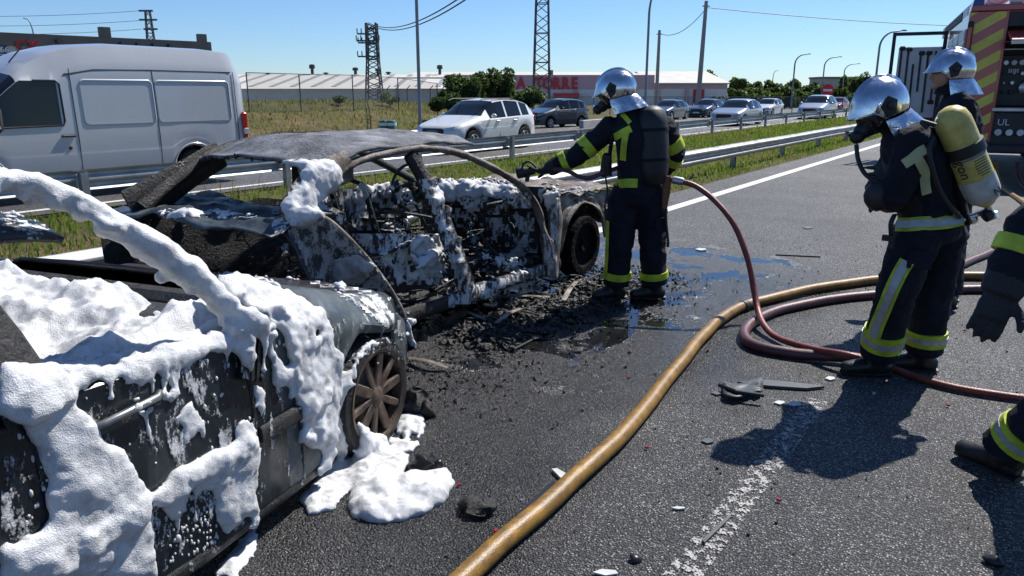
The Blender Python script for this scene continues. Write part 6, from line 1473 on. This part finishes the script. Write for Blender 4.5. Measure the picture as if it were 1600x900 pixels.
part('speaker_ring', M_CHAR, dn, lambda b: b.tube([ax2(662 + math.cos(a) * 20, 392 + math.sin(a) * 18, XN - .14) for a in [i * math.pi / 10 for i in range(21)]], .016, 8, cap=False), smooth=60, **W2)
for k, (u0, v0, u1, v1) in enumerate(((640, 300, 690, 400), (600, 330, 700, 345), (570, 400, 640, 380), (760, 320, 815, 318), (745, 360, 800, 420), (800, 420, 850, 402), (610, 290, 640, 330), (690, 420, 735, 470))):
    part('bent_rod', M_CHAR, car2, lambda b: b.tube(spline([ax2(u0, v0, XN - .25), ax2((u0 + u1) / 2 + rg.uniform(-8, 8), (v0 + v1) / 2 + rg.uniform(-10, 10), XN - .2), ax2(u1, v1, XN - .15)], 6), .012, 6), smooth=60, **W2)
w2c = V(XN - .10, 5.95, .285)
wl = part('wheel', M_TYRB, car2, lambda b: b.lathe([(0, -.1), (.26, -.1), (.29, -.05), (.29, .05), (.265, .1), (.215, .1), (.2, .03), (.18, -.03), (0, -.03)], w2c, (1, 0, 0), 28), smooth=50, **W2)
part('rim', M_TYRB, wl, lambda b: (b.lathe([(.205, .06), (.212, .1), (.195, .095), (.16, .03), (.06, .05), (.05, .08), (0, .08)], w2c, (1, 0, 0), 28)), smooth=40, **W2)
wl = part('wheel', M_CHAR, car2, lambda b: b.lathe([(.15, -.1), (.26, -.1), (.28, -.05), (.28, .05), (.265, .1), (.21, .1)], V(XF + .12, 5.95, .28), (-1, 0, 0), 24), smooth=50, **W2)
# torn rear quarter and boot
edge = spline([ax2(452, 336, XR + .08), ax2(500, 338, XN + .02), ax2(540, 368, XN + .08), ax2(590, 425, XN + .10), ax2(625, 480, XN + .08), ax2(648, 545, XN + .04)], 8)
inner = spline([ax2(440, 350, XR + .02), ax2(455, 380, XN - .05), ax2(470, 420, XN - .05), ax2(500, 470, XN - .05), ax2(540, 510, XN - .05), ax2(590, 545, XN - .02)], 8)
def quarter(i, j):
    t = i * (len(edge) - 1); k = min(int(t), len(edge) - 2); a = lerp(edge[k], edge[k + 1], t - k); c = lerp(inner[k], inner[k + 1], t - k)
    p = lerp(a, c, j); bow = math.sin(j * math.pi); return p + V(-.16 * bow + .03 * noise.noise(p * 6), -.02 * bow, .03 * noise.noise(p * 5 + V(3, 3, 3)))
qt = part('rear_quarter', M_B1F, car2, lambda b: b.grid(34, 14, quarter), smooth=180, **W2)
qt.modifiers.new('thickness', 'SOLIDIFY').thickness = .014
part('quarter_edge', M_B2, qt, lambda b: b.tube(edge, .016, 8), smooth=60, **W2)
part('boot_lid', M_B1F, car2, lambda b: b.grid(24, 12, lambda i, j: V(lerp(XN - .06, XF + .03, i), lerp(2.52, 3.0, j) + .04 * noise.noise(V(i * 5, 0, 3)), .90 + .05 * j + .05 * noise.noise(V(i * 4, j * 3, 6)) + .02 * noise.noise(V(i * 12, j * 9, 2)))), smooth=180, **W2).modifiers.new('thickness', 'SOLIDIFY').thickness = .014
part('parcel_shelf', M_CHAR, car2, lambda b: b.tube([V(lerp(XN - .12, XF + .08, t), 3.12 + .04 * math.sin(t * 7), .90 + .04 * math.sin(t * 9)) for t in [k / 10 for k in range(11)]], .05, 8), smooth=60, **W2)
part('far_rear_wing', M_CHAR, car2, lambda b: b.grid(16, 8, lambda i, j: V(XF + .04 * noise.noise(V(i * 7, j * 4, 2)), lerp(2.45, 3.3, i), lerp(.25, .92, j))), smooth=180, **W2)
def junk(b):
    for k in range(150):
        p = V(rg.uniform(XF + .2, XN - .1), rg.uniform(3.1, 5.4), 0); p.z = .25 + .35 * rg.random() ** 1.6; q = p + V(rg.gauss(0, .12), rg.gauss(0, .2), rg.gauss(.02, .1)); q.z = max(.1, q.z)
        b.tube(spline([p, (p + q) / 2 + V(rg.gauss(0, .04), rg.gauss(0, .04), rg.gauss(0, .05)), q], 4), rg.choice((.005, .007, .012)), 5)
    chips(b, 260, lambda: V(rg.uniform(XF + .15, XN - .02), rg.uniform(3.0, 5.5), rg.uniform(.2, .4)), .02, .07)
tag(part('burnt_wiring', M_CHAR, car2, junk, **W2), kind='stuff')
tag(car2, 'burnt-out saloon shell with warped ash-grey roof and empty doorways', 'car')
# ================================================================ FOAM
def bvh_of(objs):
    bpy.context.view_layer.update(); dg = bpy.context.evaluated_depsgraph_get(); vs, fs = [], []
    for o in objs:
        e = o.evaluated_get(dg); m_ = e.to_mesh(); k = len(vs); M = o.matrix_world
        vs += [M @ v.co for v in m_.vertices]; fs += [tuple(i + k for i in p.vertices) for p in m_.polygons]; e.to_mesh_clear()
    return BVHTree.FromPolygons(vs, fs)
def tree_objs(root):
    out = []
    for c in root.children:
        if c.type == 'MESH': out.append(c)
        out += tree_objs(c)
    return out
def inside(p, poly):
    x, y = p; r = False; j = len(poly) - 1
    for i in range(len(poly)):
        (a, b_), (c, d) = poly[i], poly[j]
        if (b_ > y) != (d > y) and x < (c - a) * (y - b_) / (d - b_) + a: r = not r
        j = i
    return r
def edge_d(p, poly):
    m = 1e9; px, py_ = p
    for i in range(len(poly)):
        (a, b_), (c, d) = poly[i - 1], poly[i]; L2 = (c - a) ** 2 + (d - b_) ** 2 + 1e-6; t = max(0, min(1, ((px - a) * (c - a) + (py_ - b_) * (d - b_)) / L2))
        m = min(m, math.hypot(px - a - t * (c - a), py_ - b_ - t * (d - b_)))
    return m
frng = random.Random(11)
def spread(b, bv, poly, r=.026, step=5.0, holes=(), hole_thr=-.42, jag=9.0, maxd=9.0, ground=True, raise_=.35, dmin=0.0):
    """balls of foam on whatever surface the outline covers"""
    us = [p[0] for p in poly]; vs = [p[1] for p in poly]
    u = min(us)
    while u <= max(us):
        v = min(vs)
        while v <= max(vs):
            q = (u + frng.uniform(-.4, .4) * step, v + frng.uniform(-.4, .4) * step)
            ja = jag * (noise.noise(V(q[0] * .03, q[1] * .03, 1)) + .6 * noise.noise(V(q[0] * .09, q[1] * .09, 2)))
            if inside(q, poly):
                ed = edge_d(q, poly) + ja
                if ed > 0 and not any(inside(q, h) for h in holes) and noise.noise(V(q[0] * .035, q[1] * .02, 8)) > hole_thr:
                    d = ray(*q).normalized(); h = bv.ray_cast(CAM, d, maxd) if bv else (None,)
                    P = None
                    if h[0] is not None and h[3] > dmin: P, n_ = h[0], h[1]
                    elif ground:
                        G_ = g(*q); 
                        if (G_ - CAM).length < maxd: P, n_ = G_, V(0, 0, 1)
                    if P is not None:
                        if n_.dot(d) > 0: n_ = -n_
                        k = min(1, .45 + ed / 26.0); rr_ = r * k * frng.uniform(.75, 1.25) * (1 + .5 * noise.noise(P * 9))
                        b.ball(P + n_ * rr_ * raise_, rr_, 1)
            v += step
        u += step
def foam(b, name, label, voxel=.009, smooth=5, disp=.014, ds=.07):
    o = remesh(b, name, M_FOAM, None, voxel, smooth, disp, ds, disp2=.006, d2scale=.03)
    tag(o, label, 'foam', kind='stuff'); return o
bpy.context.view_layer.update()
T1 = car1.matrix_world.copy()
# heap filling the cabin: a frothy surface with rounded billows
def fbm(p, o=5, billow=False):
    t = 0; a_ = 1.0; f = 1.0
    for k in range(o):
        n_ = noise.noise(p * f + V(k * 7, k * 3, 0)); t += a_ * ((.5 - abs(n_)) if billow else n_); a_ *= .5; f *= 2.05
    return t
def heap(i, j):
    x = lerp(-1.85, .70, i); y = lerp(-.80, .78, j); e = min(1, min(i, 1 - i) * 14) * min(1, min(j, 1 - j) * 10)
    z = .845 + .10 * sst(-1.1, .3, -abs(x + .35)) + .07 * sst(-.2, .7, y) + .10 * sst(.15, .6, x) + .085 * fbm(V(x * 1.7, y * 1.7, 3), 3) + .055 * fbm(V(x * 4.2, y * 4.2, 9), 4, True) + .010 * fbm(V(x * 22, y * 22, 1), 3)
    z -= .07 * sst(.25, .55, noise.noise(V(x * 3.1, y * 3.1, 21)))
    return T1 @ V(x, y, lerp(.45, z, e ** .5))
b = MB(); b.grid(230, 150, heap); hp_ = b.build('foam', M_FOAM, smooth=180); tag(hp_, 'deep froth of white foam filling the cabin of the front hatchback', 'foam', kind='stuff')
bv1 = bvh_of(tree_objs(car1) + [hp_])
b = MB()
# foam clinging to the near roof rail and windscreen pillar
def side1(u, v, inset):
    """point on the ray in the upright plane parallel to the near side of the hatchback"""
    d = ray(u, v); n_ = R1v; P0 = loc1 + R1v * (hw1 - inset); return CAM + d * ((P0 - CAM).dot(n_) / d.dot(n_))
arch = spline([side1(-90, 268, .27), side1(0, 281, .26), side1(78, 295, .24), side1(138, 321, .22), side1(188, 354, .19), side1(253, 396, .15), side1(305, 432, .11), side1(348, 472, .07), side1(375, 502, .03)], 22)
for i, p in enumerate(arch):
    t = i / len(arch); b.ball(p + V(0, 0, .010 * noise.noise(V(i * .13, 3, 0))), (.030 + .030 * math.exp(-((t - .66) / .2) ** 2) + .008 * sst(.8, 1, t) + .012 * noise.noise(V(i * .09, 0, 0)) + .006 * noise.noise(V(i * .4, 0, 5))), 1)
    b.ball(p - R1v * .03 + V(0, 0, .01), .03 + .012 * noise.noise(V(i * .2, 7, 0)), 1)
    if frng.random() < .25: b.ball(p + V(frng.gauss(0, .02), frng.gauss(0, .02), -.035), .026, 1)
# roof sheet edge with thin foam
for k in range(160):
    p = arch[frng.randrange(40)] - R1v * frng.uniform(.06, .5) + V(0, 0, frng.uniform(-.01, .03)); b.ball(p, frng.uniform(.016, .032), 1)
POLYS = [
    # along the waistline of the doors
    ([(0, 560), (60, 572), (130, 566), (210, 545), (290, 520), (350, 490), (392, 498), (398, 540), (392, 580), (372, 548), (330, 548), (280, 575), (240, 582), (222, 608), (190, 585), (150, 592), (118, 612), (60, 640), (0, 640)], .030, [], 7),
    ([(140, 572), (200, 556), (280, 536), (282, 566), (232, 580), (160, 600)], .022, [], 3),
    # thick sheet over the rear of the front door
    ([(0, 565), (118, 590), (116, 630), (140, 655), (152, 690), (186, 702), (205, 730), (228, 768), (240, 830), (243, 905), (0, 905), (0, 860), (48, 835), (78, 822), (74, 760), (62, 700), (30, 660), (0, 640)], .034, [], 8),
    # lower door
    ([(236, 772), (268, 735), (330, 702), (360, 690), (372, 652), (398, 655), (406, 700), (402, 770), (406, 820), (398, 870), (372, 905), (330, 905), (372, 845), (392, 812), (350, 835), (336, 800), (330, 768), (300, 770), (282, 800), (270, 830), (258, 800), (238, 790)], .024, [], 5),
    ([(262, 640), (282, 628), (298, 622), (308, 640), (322, 655), (322, 690), (305, 682), (288, 705), (280, 672), (266, 660)], .013, [], 3),
    ([(203, 612), (228, 618), (232, 660), (248, 700), (246, 726), (230, 690), (222, 655), (205, 640)], .016, [], 2),
    ([(340, 612), (354, 608), (356, 638), (342, 640)], .010, [], 1), ([(395, 598), (414, 606), (416, 650), (404, 658), (396, 630)], .018, [], 2),
    # scuttle, wing top and drips
    ([(318, 452), (372, 418), (420, 438), (462, 462), (500, 482), (520, 515), (523, 560), (510, 600), (497, 640), (490, 690), (468, 680), (470, 640), (452, 600), (430, 610), (420, 560), (400, 520), (372, 506)], .030, [[(425, 505), (448, 520), (462, 570), (440, 580), (422, 540)], [(462, 500), (480, 520), (470, 540)]], 8),
    ([(466, 690), (490, 640), (492, 600), (505, 556), (524, 545), (548, 572), (546, 604), (530, 640), (540, 690), (556, 730), (580, 745), (548, 770), (520, 800), (482, 806), (470, 782), (496, 745), (498, 700)], .034, [], 6),
    ([(540, 606), (548, 560), (572, 532), (604, 522), (628, 536), (632, 568), (620, 560), (604, 540), (578, 548), (560, 575), (552, 610)], .016, [], 3),
    ([(565, 470), (580, 474), (590, 500), (606, 518), (624, 498), (630, 470), (622, 465), (610, 500), (585, 480)], .010, [], 3),
    # bonnet
    ([(398, 372), (440, 352), (500, 345), (512, 360), (492, 400), (470, 440), (440, 440), (408, 440), (395, 420), (420, 410), (404, 392)], .026, [[(415, 425), (445, 420), (448, 440), (420, 442)]], 9),
    ([(300, 385), (330, 380), (340, 410), (390, 418), (400, 442), (350, 440), (320, 420)], .022, [], 6), ([(330, 364), (354, 366), (352, 378), (332, 378)], .012, [], 2),
    # foam in the doorway, far sill, ahead of the screen
    ([(0, 312), (40, 314), (80, 332), (112, 345), (108, 358), (70, 356), (40, 350), (0, 356)], .018, [], 5),
    ([(558, 660), (600, 690), (640, 715), (626, 748), (590, 770), (552, 770), (545, 720)], .045, [], 5)]
for poly, r, holes, jag in POLYS: spread(b, bv1, poly, r * .68, 4.2, holes, jag=jag * 1.25, hole_thr=-.46)
def drips(b, bv, poly, n, r0, lmin, lmax, ground=False):
    us = [p[0] for p in poly]; vs = [p[1] for p in poly]
    for k in range(n):
        u = frng.uniform(min(us), max(us)); v = max(vs)
        while v > min(vs) and not inside((u, v), poly): v -= 3
        L_ = frng.uniform(lmin, lmax); v -= 6; t = 0.0
        while t < 1:
            d = ray(u, v + t * L_).normalized(); h = bv.ray_cast(CAM, d, 6)
            if h[0] is None: break
            n_ = h[1] if h[1].dot(d) < 0 else -h[1]
            b.ball(h[0] + n_ * r0 * .3, r0 * (1.15 - .5 * t + (.55 if t > .86 else 0)) * frng.uniform(.9, 1.1), 1)
            t += 2.5 / L_; u += frng.gauss(0, .25)
for poly, r, holes, jag in POLYS[:4] + POLYS[8:10]: drips(b, bv1, poly, 5, frng.uniform(.008, .014), 10, 70)

# what the camera does not see: far bonnet, roof, left side
for k in range(500):
    o_ = T1 @ V(frng.uniform(-1.9, 1.7), frng.uniform(-.2, .9), 2.2); h = bv1.ray_cast(o_, V(0, 0, -1))
    if h[0] and h[0].z > 1.1 and noise.noise(h[0] * 1.6) > .05: b.ball(h[0], frng.uniform(.014, .034), 1)
foam(b, 'foam', 'white foam draped over the pillar and running down the front hatchback')
# thin lacy film and flecks where the foam has slid off
def film_mat(thr_):
    m = M_FOAM.copy(); m.name = 'foam_film'; nt = m.node_tree; L = nt.links.new; N = nt.nodes.new; geo = N('ShaderNodeNewGeometry')
    n = N('ShaderNodeTexNoise'); n.inputs['Scale'].default_value = 17; n.inputs['Detail'].default_value = 6; n.inputs['Roughness'].default_value = .7
    mp = N('ShaderNodeMapping'); mp.inputs['Scale'].default_value = (1, 1, .45); L(geo.outputs['Position'], mp.inputs[0]); L(mp.outputs[0], n.inputs['Vector'])
    v = N('ShaderNodeTexVoronoi'); v.inputs['Scale'].default_value = 120; L(geo.outputs['Position'], v.inputs['Vector'])
    a = N('ShaderNodeMath'); a.operation = 'MULTIPLY_ADD'; L(v.outputs['Distance'], a.inputs[0]); a.inputs[1].default_value = -.09; L(n.outputs['Fac'], a.inputs[2])
    r = N('ShaderNodeMapRange'); L(a.outputs[0], r.inputs[0]); r.inputs[1].default_value = thr_; r.inputs[2].default_value = thr_ + .10
    t = N('ShaderNodeBsdfTransparent'); mx = N('ShaderNodeMixShader'); L(r.outputs[0], mx.inputs[0]); L(t.outputs[0], mx.inputs[1]); L(nt.nodes['Principled BSDF'].outputs[0], mx.inputs[2]); L(mx.outputs[0], nt.nodes['Material Output'].inputs[0])
    return m
M_FILM = film_mat(.50); M_FILM2 = film_mat(.39)
def film(bv, polys, name, label, step=7, lift=.004, m_=None):
    """sheet of film over the surface: a pixel-spaced net dropped on it"""
    b = MB()
    for poly in polys:
        us = [p[0] for p in poly]; vs = [p[1] for p in poly]; nu = int((max(us) - min(us)) / step) + 2; nv = int((max(vs) - min(vs)) / step) + 2; ix = {}
        for i in range(nu):
            for j in range(nv):
                q = (min(us) + i * step, min(vs) + j * step)
                if not inside(q, poly): continue
                d = ray(*q).normalized(); h = bv.ray_cast(CAM, d, 8)
                if h[0] is None: continue
                n_ = h[1] if h[1].dot(d) < 0 else -h[1]; ix[i, j] = (len(b.v), h[0]); b.v.append(tuple(h[0] + n_ * lift))
        for (i, j), (k, p) in ix.items():
            c = [(i, j), (i + 1, j), (i + 1, j + 1), (i, j + 1)]
            if all(q in ix for q in c):
                P = [ix[q][1] for q in c]
                if max((P[0] - P[2]).length, (P[1] - P[3]).length) < .12: b.f.append(tuple(ix[q][0] for q in c)); b.m.append(0)
    o = b.build(name, m_ or M_FILM, smooth=180); tag(o, label, 'foam', kind='stuff'); return o
film(bv1, [[(0, 580), (390, 500), (420, 560), (420, 690), (405, 905), (0, 905)], [(400, 470), (520, 500), (640, 470), (640, 560), (560, 560), (500, 640), (480, 790), (420, 700), (415, 560)], [(200, 350), (480, 340), (500, 440), (330, 440)], [(0, 296), (60, 300), (120, 330), (170, 352), (110, 392), (0, 392)]], 'foam_film', 'thin lacy foam film left on the doors and wing of the front hatchback')
b = MB()
for poly, n_ in (([(255, 760), (345, 720), (350, 850), (262, 880)], 150), ([(120, 590), (390, 520), (400, 700), (230, 760)], 26), ([(0, 640), (70, 700), (80, 820), (0, 860)], 14), ([(420, 520), (640, 470), (640, 560), (480, 640)], 22)):
    k = 0
    while k < n_:
        us = [p[0] for p in poly]; vs = [p[1] for p in poly]; q = (frng.uniform(min(us), max(us)), frng.uniform(min(vs), max(vs)))
        if not inside(q, poly): continue
        k += 1; h = bv1.ray_cast(CAM, ray(*q).normalized(), 6)
        if h[0]: b.ball(h[0], frng.uniform(.0025, .006), 1, (1, 1, frng.uniform(1, 2.6)))
tag(b.build('foam_flecks', M_FOAM, smooth=180), 'beads and flecks of foam dotted on the dark doors of the front hatchback', 'foam', kind='stuff')
# --- foam on the road
b = MB()
for poly, r in (([(546, 778), (560, 762), (600, 746), (650, 742), (700, 738), (706, 760), (690, 786), (668, 800), (620, 816), (580, 818), (552, 806)], .042),):
    spread(b, None, poly, r, 5, jag=5, raise_=.3)
foam(b, 'foam', 'thick white patch of foam lying on the asphalt by the front wheel', .011)
b = MB()
for poly, r in (([(618, 650), (640, 642), (664, 655), (660, 682), (640, 690), (612, 672)], .03), ([(600, 682), (640, 688), (658, 694), (640, 708), (610, 712)], .022)):
    spread(b, None, poly, r, 4, jag=3, raise_=.3)
foam(b, 'foam', 'small broken lumps of foam in front of the scorched wheel', .009)
# --- foam on the saloon
bv2 = bvh_of(tree_objs(car2) + tree_objs(car1))
b = MB()
P2S = [
    ([(438, 252), (480, 246), (520, 250), (538, 268), (530, 292), (515, 300), (508, 330), (498, 344), (480, 356), (450, 350), (440, 320), (455, 300), (470, 285), (462, 262)], .026, 4, -.6),
    ([(512, 300), (516, 340), (500, 345)], .018, 3, -.6),
    ([(240, 330), (300, 322), (360, 328), (400, 335), (410, 342), (330, 344), (250, 342)], .018, 4, -.5),
    ([(520, 405), (560, 396), (580, 410), (578, 432), (548, 442), (540, 462), (524, 464), (518, 430)], .022, 5, -.6),
    ([(560, 385), (585, 392), (612, 440), (632, 482), (644, 505), (640, 520), (620, 490), (596, 440)], .010, 2, -.5),
    ([(632, 495), (650, 500), (656, 520), (668, 540), (648, 543), (634, 530)], .030, 2, -.8),
    ([(560, 278), (610, 285), (640, 290), (650, 320), (600, 318), (560, 340), (545, 310)], .020, 8, -.05),
    ([(600, 340), (640, 335), (650, 350), (620, 372), (590, 360)], .018, 6, -.2),
    ([(640, 372), (685, 362), (700, 395), (690, 420), (650, 425), (640, 400)], .022, 5, -.4),
    ([(620, 415), (700, 412), (702, 432), (640, 440)], .018, 6, -.2),
    ([(560, 350), (600, 380), (640, 440), (620, 450), (580, 400)], .014, 6, 0),
    ([(680, 285), (700, 272), (760, 276), (800, 284), (818, 300), (800, 312), (760, 306), (700, 315), (672, 330)], .030, 6, -.5),
    ([(725, 320), (745, 318), (742, 370), (770, 400), (800, 385), (826, 360), (824, 400), (800, 422), (760, 420), (730, 380)], .020, 6, -.3),
    ([(770, 400), (826, 396), (826, 430), (790, 432)], .022, 6, -.3),
    ([(838, 296), (850, 284), (868, 286), (880, 292), (900, 288), (920, 290), (932, 302), (924, 312), (900, 306), (880, 308), (866, 322), (856, 330), (846, 320)], .020, 4, -.5),
    ([(800, 280), (815, 285), (832, 310), (844, 350), (838, 360), (820, 320)], .008, 3, -.3),
    ([(752, 452), (772, 442), (778, 458), (770, 476), (756, 478), (748, 468)], .020, 2, -.6), ([(620, 505), (660, 538), (672, 543), (640, 545)], .016, 2, -.7),
    ([(846, 330), (856, 330), (862, 410), (868, 428), (850, 426)], .010, 3, 0)]
for poly, r, jag, thr in P2S: spread(b, bv2, poly, r, 3.6, jag=jag, hole_thr=thr - .18, ground=False, maxd=9)
foam(b, 'foam', 'white foam clinging to the pillars, seats and engine of the burnt saloon', .011)
film(bv2, [[(520, 280), (700, 280), (830, 300), (850, 430), (640, 450), (560, 400)], [(420, 300), (520, 260), (660, 520), (640, 540), (540, 470), (430, 420)], [(700, 410), (850, 400), (860, 440), (700, 490)], [(840, 300), (880, 300), (880, 440), (850, 440)]], 'foam_film', 'thin foam film spattered over the inside of the burnt saloon', 5, .004, M_FILM2)
# ================================================================ DEBRIS ON THE ROAD
drng = random.Random(21)
rg = drng
def scatter():
    while True:
        x = drng.gauss(-2.95, .42); y = drng.uniform(2.9, 6.6)
        if -4.2 < x < -1.2: return V(x, y, drng.uniform(.002, .008))
tag(part('debris', M_CHAR, None, lambda b: chips(b, 2000, scatter, .004, .022)), 'black charred crumbs and flakes strewn beside the burnt saloon', 'debris', kind='stuff')
def by_sill(): return V(drng.gauss(-3.0, .22), drng.uniform(3.7, 6.3), drng.uniform(.005, .03))
tag(part('charred_scraps', M_CHAR, None, lambda b: (chips(b, 620, by_sill, .012, .05), [b.tube([p, p + V(drng.gauss(0, .12), drng.gauss(0, .15), .01)], drng.choice((.004, .007)), 5) for p in [by_sill() for _ in range(90)]])), 'tangle of charred scraps and wires under the saloon doors', 'debris', kind='stuff')
def fine():
    x = drng.uniform(-3.2, 1.2); y = drng.uniform(1.6, 9); return V(x, y, .004)
tag(part('glass_crumbs', mat('glass_bits', (.45, .5, .52), .15, 0), None, lambda b: chips(b, 260, lambda: V(drng.gauss(-4.75, .16), drng.uniform(9, 15.5), .006) if drng.random() < .7 else fine(), .004, .012)), 'crumbs of broken glass strewn along the road edge under the guardrail', 'glass', kind='stuff')
tag(part('grit', M_CHAR, None, lambda b: chips(b, 700, fine, .003, .013)), 'fine black grit strewn over the asphalt', 'grit', kind='stuff')
def shard(name, label, cat, pix, m, th=.012, z=.004, lift=0.0):
    b = MB(); pts = [g(u, v, z) for u, v in pix]
    pts = [p + V(0, 0, lift * abs(noise.noise(p * 7))) for p in pts]
    b.poly(pts, (0, 0, 1), th); o = b.build(name, m); tag(o, label, cat); return o
M_PLAS = mat('black_plastic', (.012, .012, .013), .35, var=.3); M_PALE = mat('pale_plastic', (.5, .5, .48), .5, var=.2); M_GRYP = mat('grey_plastic', (.05, .055, .06), .5, var=.3, vscale=12)
M_REDF = mat('red_lens_bit', (.35, .01, .015), .2)
pc = empty('torn_panel', g(1165, 608))
part('sheet', M_GRYP, pc, lambda b: b.grid(10, 8, lambda i, j: g(lerp(1130, 1192, i), lerp(596, 617, j) + 5 * math.sin(i * 5), .01 + .03 * abs(noise.noise(V(i * 4, j * 3, 2))) + .02 * j)), smooth=40, world=True).modifiers.new('thickness', 'SOLIDIFY').thickness = .006
part('trim_edge', M_PLAS, pc, lambda b: b.tube([g(1124, 602, .03), g(1150, 612, .05), g(1194, 618, .05)], .012, 8), world=True)
tag(pc, 'torn dark grey plastic panel lying by the worn lane line', 'debris')
shard('trim_strip', 'long pale broken trim strip beside the torn grey panel', 'debris', [(1152, 600), (1200, 597), (1260, 603), (1288, 607), (1260, 610), (1200, 606)], M_GRYP, .015)
shard('trim_strip', 'thin grey strip lying along the worn lane line', 'debris', [(1096, 846), (1140, 806), (1143, 809), (1101, 850)], M_GRYP, .008)
shard('plastic_shard', 'white curved shard touching the yellow hose', 'debris', [(862, 736), (870, 735), (886, 744), (888, 752), (878, 752)], M_PALE, .012)
for k, (u, v, du, dv, lab) in enumerate(((1240, 632, 12, 3, 'pale flake at the top of the worn lane line'), (1218, 630, 9, 3, 'small pale flake beside the worn lane line top'), (1105, 690, 10, 4, 'dull flake right of the yellow hose'), (1060, 795, 11, 2, 'thin pale sliver right of the yellow hose'), (946, 896, 20, 5, 'rounded pale piece beside the yellow hose foot'), (1215, 604, 10, 3, 'pale chip next to the torn grey panel'), (1297, 592, 8, 3, 'pale chip in front of the firefighter boots'), (1120, 615, 9, 3, 'dull chip left of the torn grey panel'), (1095, 390, 9, 2, 'pale chip between the hose arch and the wreck'), (1262, 356, 8, 2, 'dark chip far along the road'))):
    shard('paint_flake', lab, 'debris', [(u - du, v), (u - du * .3, v - dv), (u + du * .8, v - dv * .6), (u + du, v + dv * .4), (u, v + dv)], M_PALE if 'pale' in lab else M_GRYP, .006)
pl_ = shard('plate_strip', 'black strip with pale markings partly under the yellow hose', 'debris', [(806, 806), (858, 758), (878, 752), (872, 766), (822, 806), (812, 812)], M_PLAS, .008)
for k in range(6): part('pale_mark', M_PALE, pl_, lambda b: b.poly([g(838 + k * 3.5, 785 - k * 3.4, .0128), g(841 + k * 3.5, 782 - k * 3.4, .0128), g(843 + k * 3.5, 785 - k * 3.4, .0128), g(840 + k * 3.5, 788 - k * 3.4, .0128)], (0, 0, 1), .001), world=True)
def lumpy(name, label, u, v, r, m, sc=(1, 1, .5), seed=0):
    b = MB(); c = g(u, v, r * sc[2] * .8); b.ball(c, r, 3, sc); b.v = [tuple(Vector(p) + noise.noise_vector(Vector(p) * 22 + V(seed, 0, 0)) * r * .5) for p in b.v]
    b.v = [(p[0], p[1], max(.002, p[2])) for p in b.v]
    o = b.build(name, m, smooth=60); tag(o, label, 'debris'); return o
lumpy('melted_lump', 'melted black plastic lump on the asphalt near the foam patch', 748, 790, .075, M_CHAR, (1, .8, .45), 1)
lumpy('melted_lump', 'black melted cap lying between the foam lumps and patch', 668, 724, .075, M_PLAS, (1.1, .8, .55), 2)
lumpy('melted_lump', 'charred fragment standing in front of the scorched wheel', 645, 628, .085, M_CHAR, (.8, .8, .9), 3)
lumpy('melted_lump', 'second charred fragment beside the first, by the wheel', 668, 640, .05, M_CHAR, (.8, .8, .9), 4)
lumpy('small_ring', 'small black rubber ring lying beyond the yellow hose', 993, 873, .022, M_PLAS, (1, 1, .5), 5)
lumpy('dark_chip', 'dark jagged chip at the right below the striding boot', 1553, 877, .03, M_PLAS, (1, .8, .6), 6)
for k, (u, v, lab) in enumerate(((717, 758, 'beside the foam patch'), (774, 831, 'below the melted black lump'), (982, 591, 'left of the yellow hose bend'), (1010, 700, 'right of the yellow hose'), (1216, 782, 'right of the worn lane line'), (1481, 634, 'behind the yellow banded boots'), (1507, 517, 'under the hanging glove'))):
    b = MB(); c = g(u, v, .008); b.poly([c + V(math.cos(a) * .011 * f, math.sin(a) * .008 * f, 0) for a, f in ((0, 1), (1.2, .7), (2.4, 1.1), (3.6, .8), (5, 1))], (.2, .1, 1), .008); tag(b.build('lens_fragment', M_REDF), 'red lens fragment lying ' + lab, 'debris')
for k, (u0, v0, u1, v1) in enumerate(((770, 466, 858, 464), (775, 505, 812, 482), (700, 480, 760, 500), (880, 470, 900, 440), (640, 560, 700, 575))):
    b = MB(); b.tube(spline([g(u0, v0, .03), g((u0 + u1) / 2, (v0 + v1) / 2 - 3, .05), g(u1, v1, .02)], 5), [(.022, .006)] * 11, 8, up=(0, 0, 1)); tag(b.build('burnt_strip', M_B2), ['pale burnt metal strip beside the saloon sill', 'short bent metal strip on the wet road near the sill', 'bent strip under the saloon doorway', 'twisted strip by the firefighter\'s boot', 'flat strip in the puddle beside the hatchback wheel'][k], 'debris')
b = MB(); b.tube(spline([g(758, 400, .35), g(800, 410, .3), g(850, 436, .05), g(900, 446, .02), g(912, 434, .03), g(890, 430, .06), g(872, 440, .03)], 8), .009, 6); tag(b.build('burnt_cable', M_CHAR), 'burnt black cable trailing from the saloon doorway to the road', 'cable')
b = MB(); b.tube([g(1212, 398, .008), g(1282, 401, .008)], .008, 6); tag(b.build('thin_rod', M_PLAS), 'thin dark rod lying on the asphalt before the hose loop', 'debris')
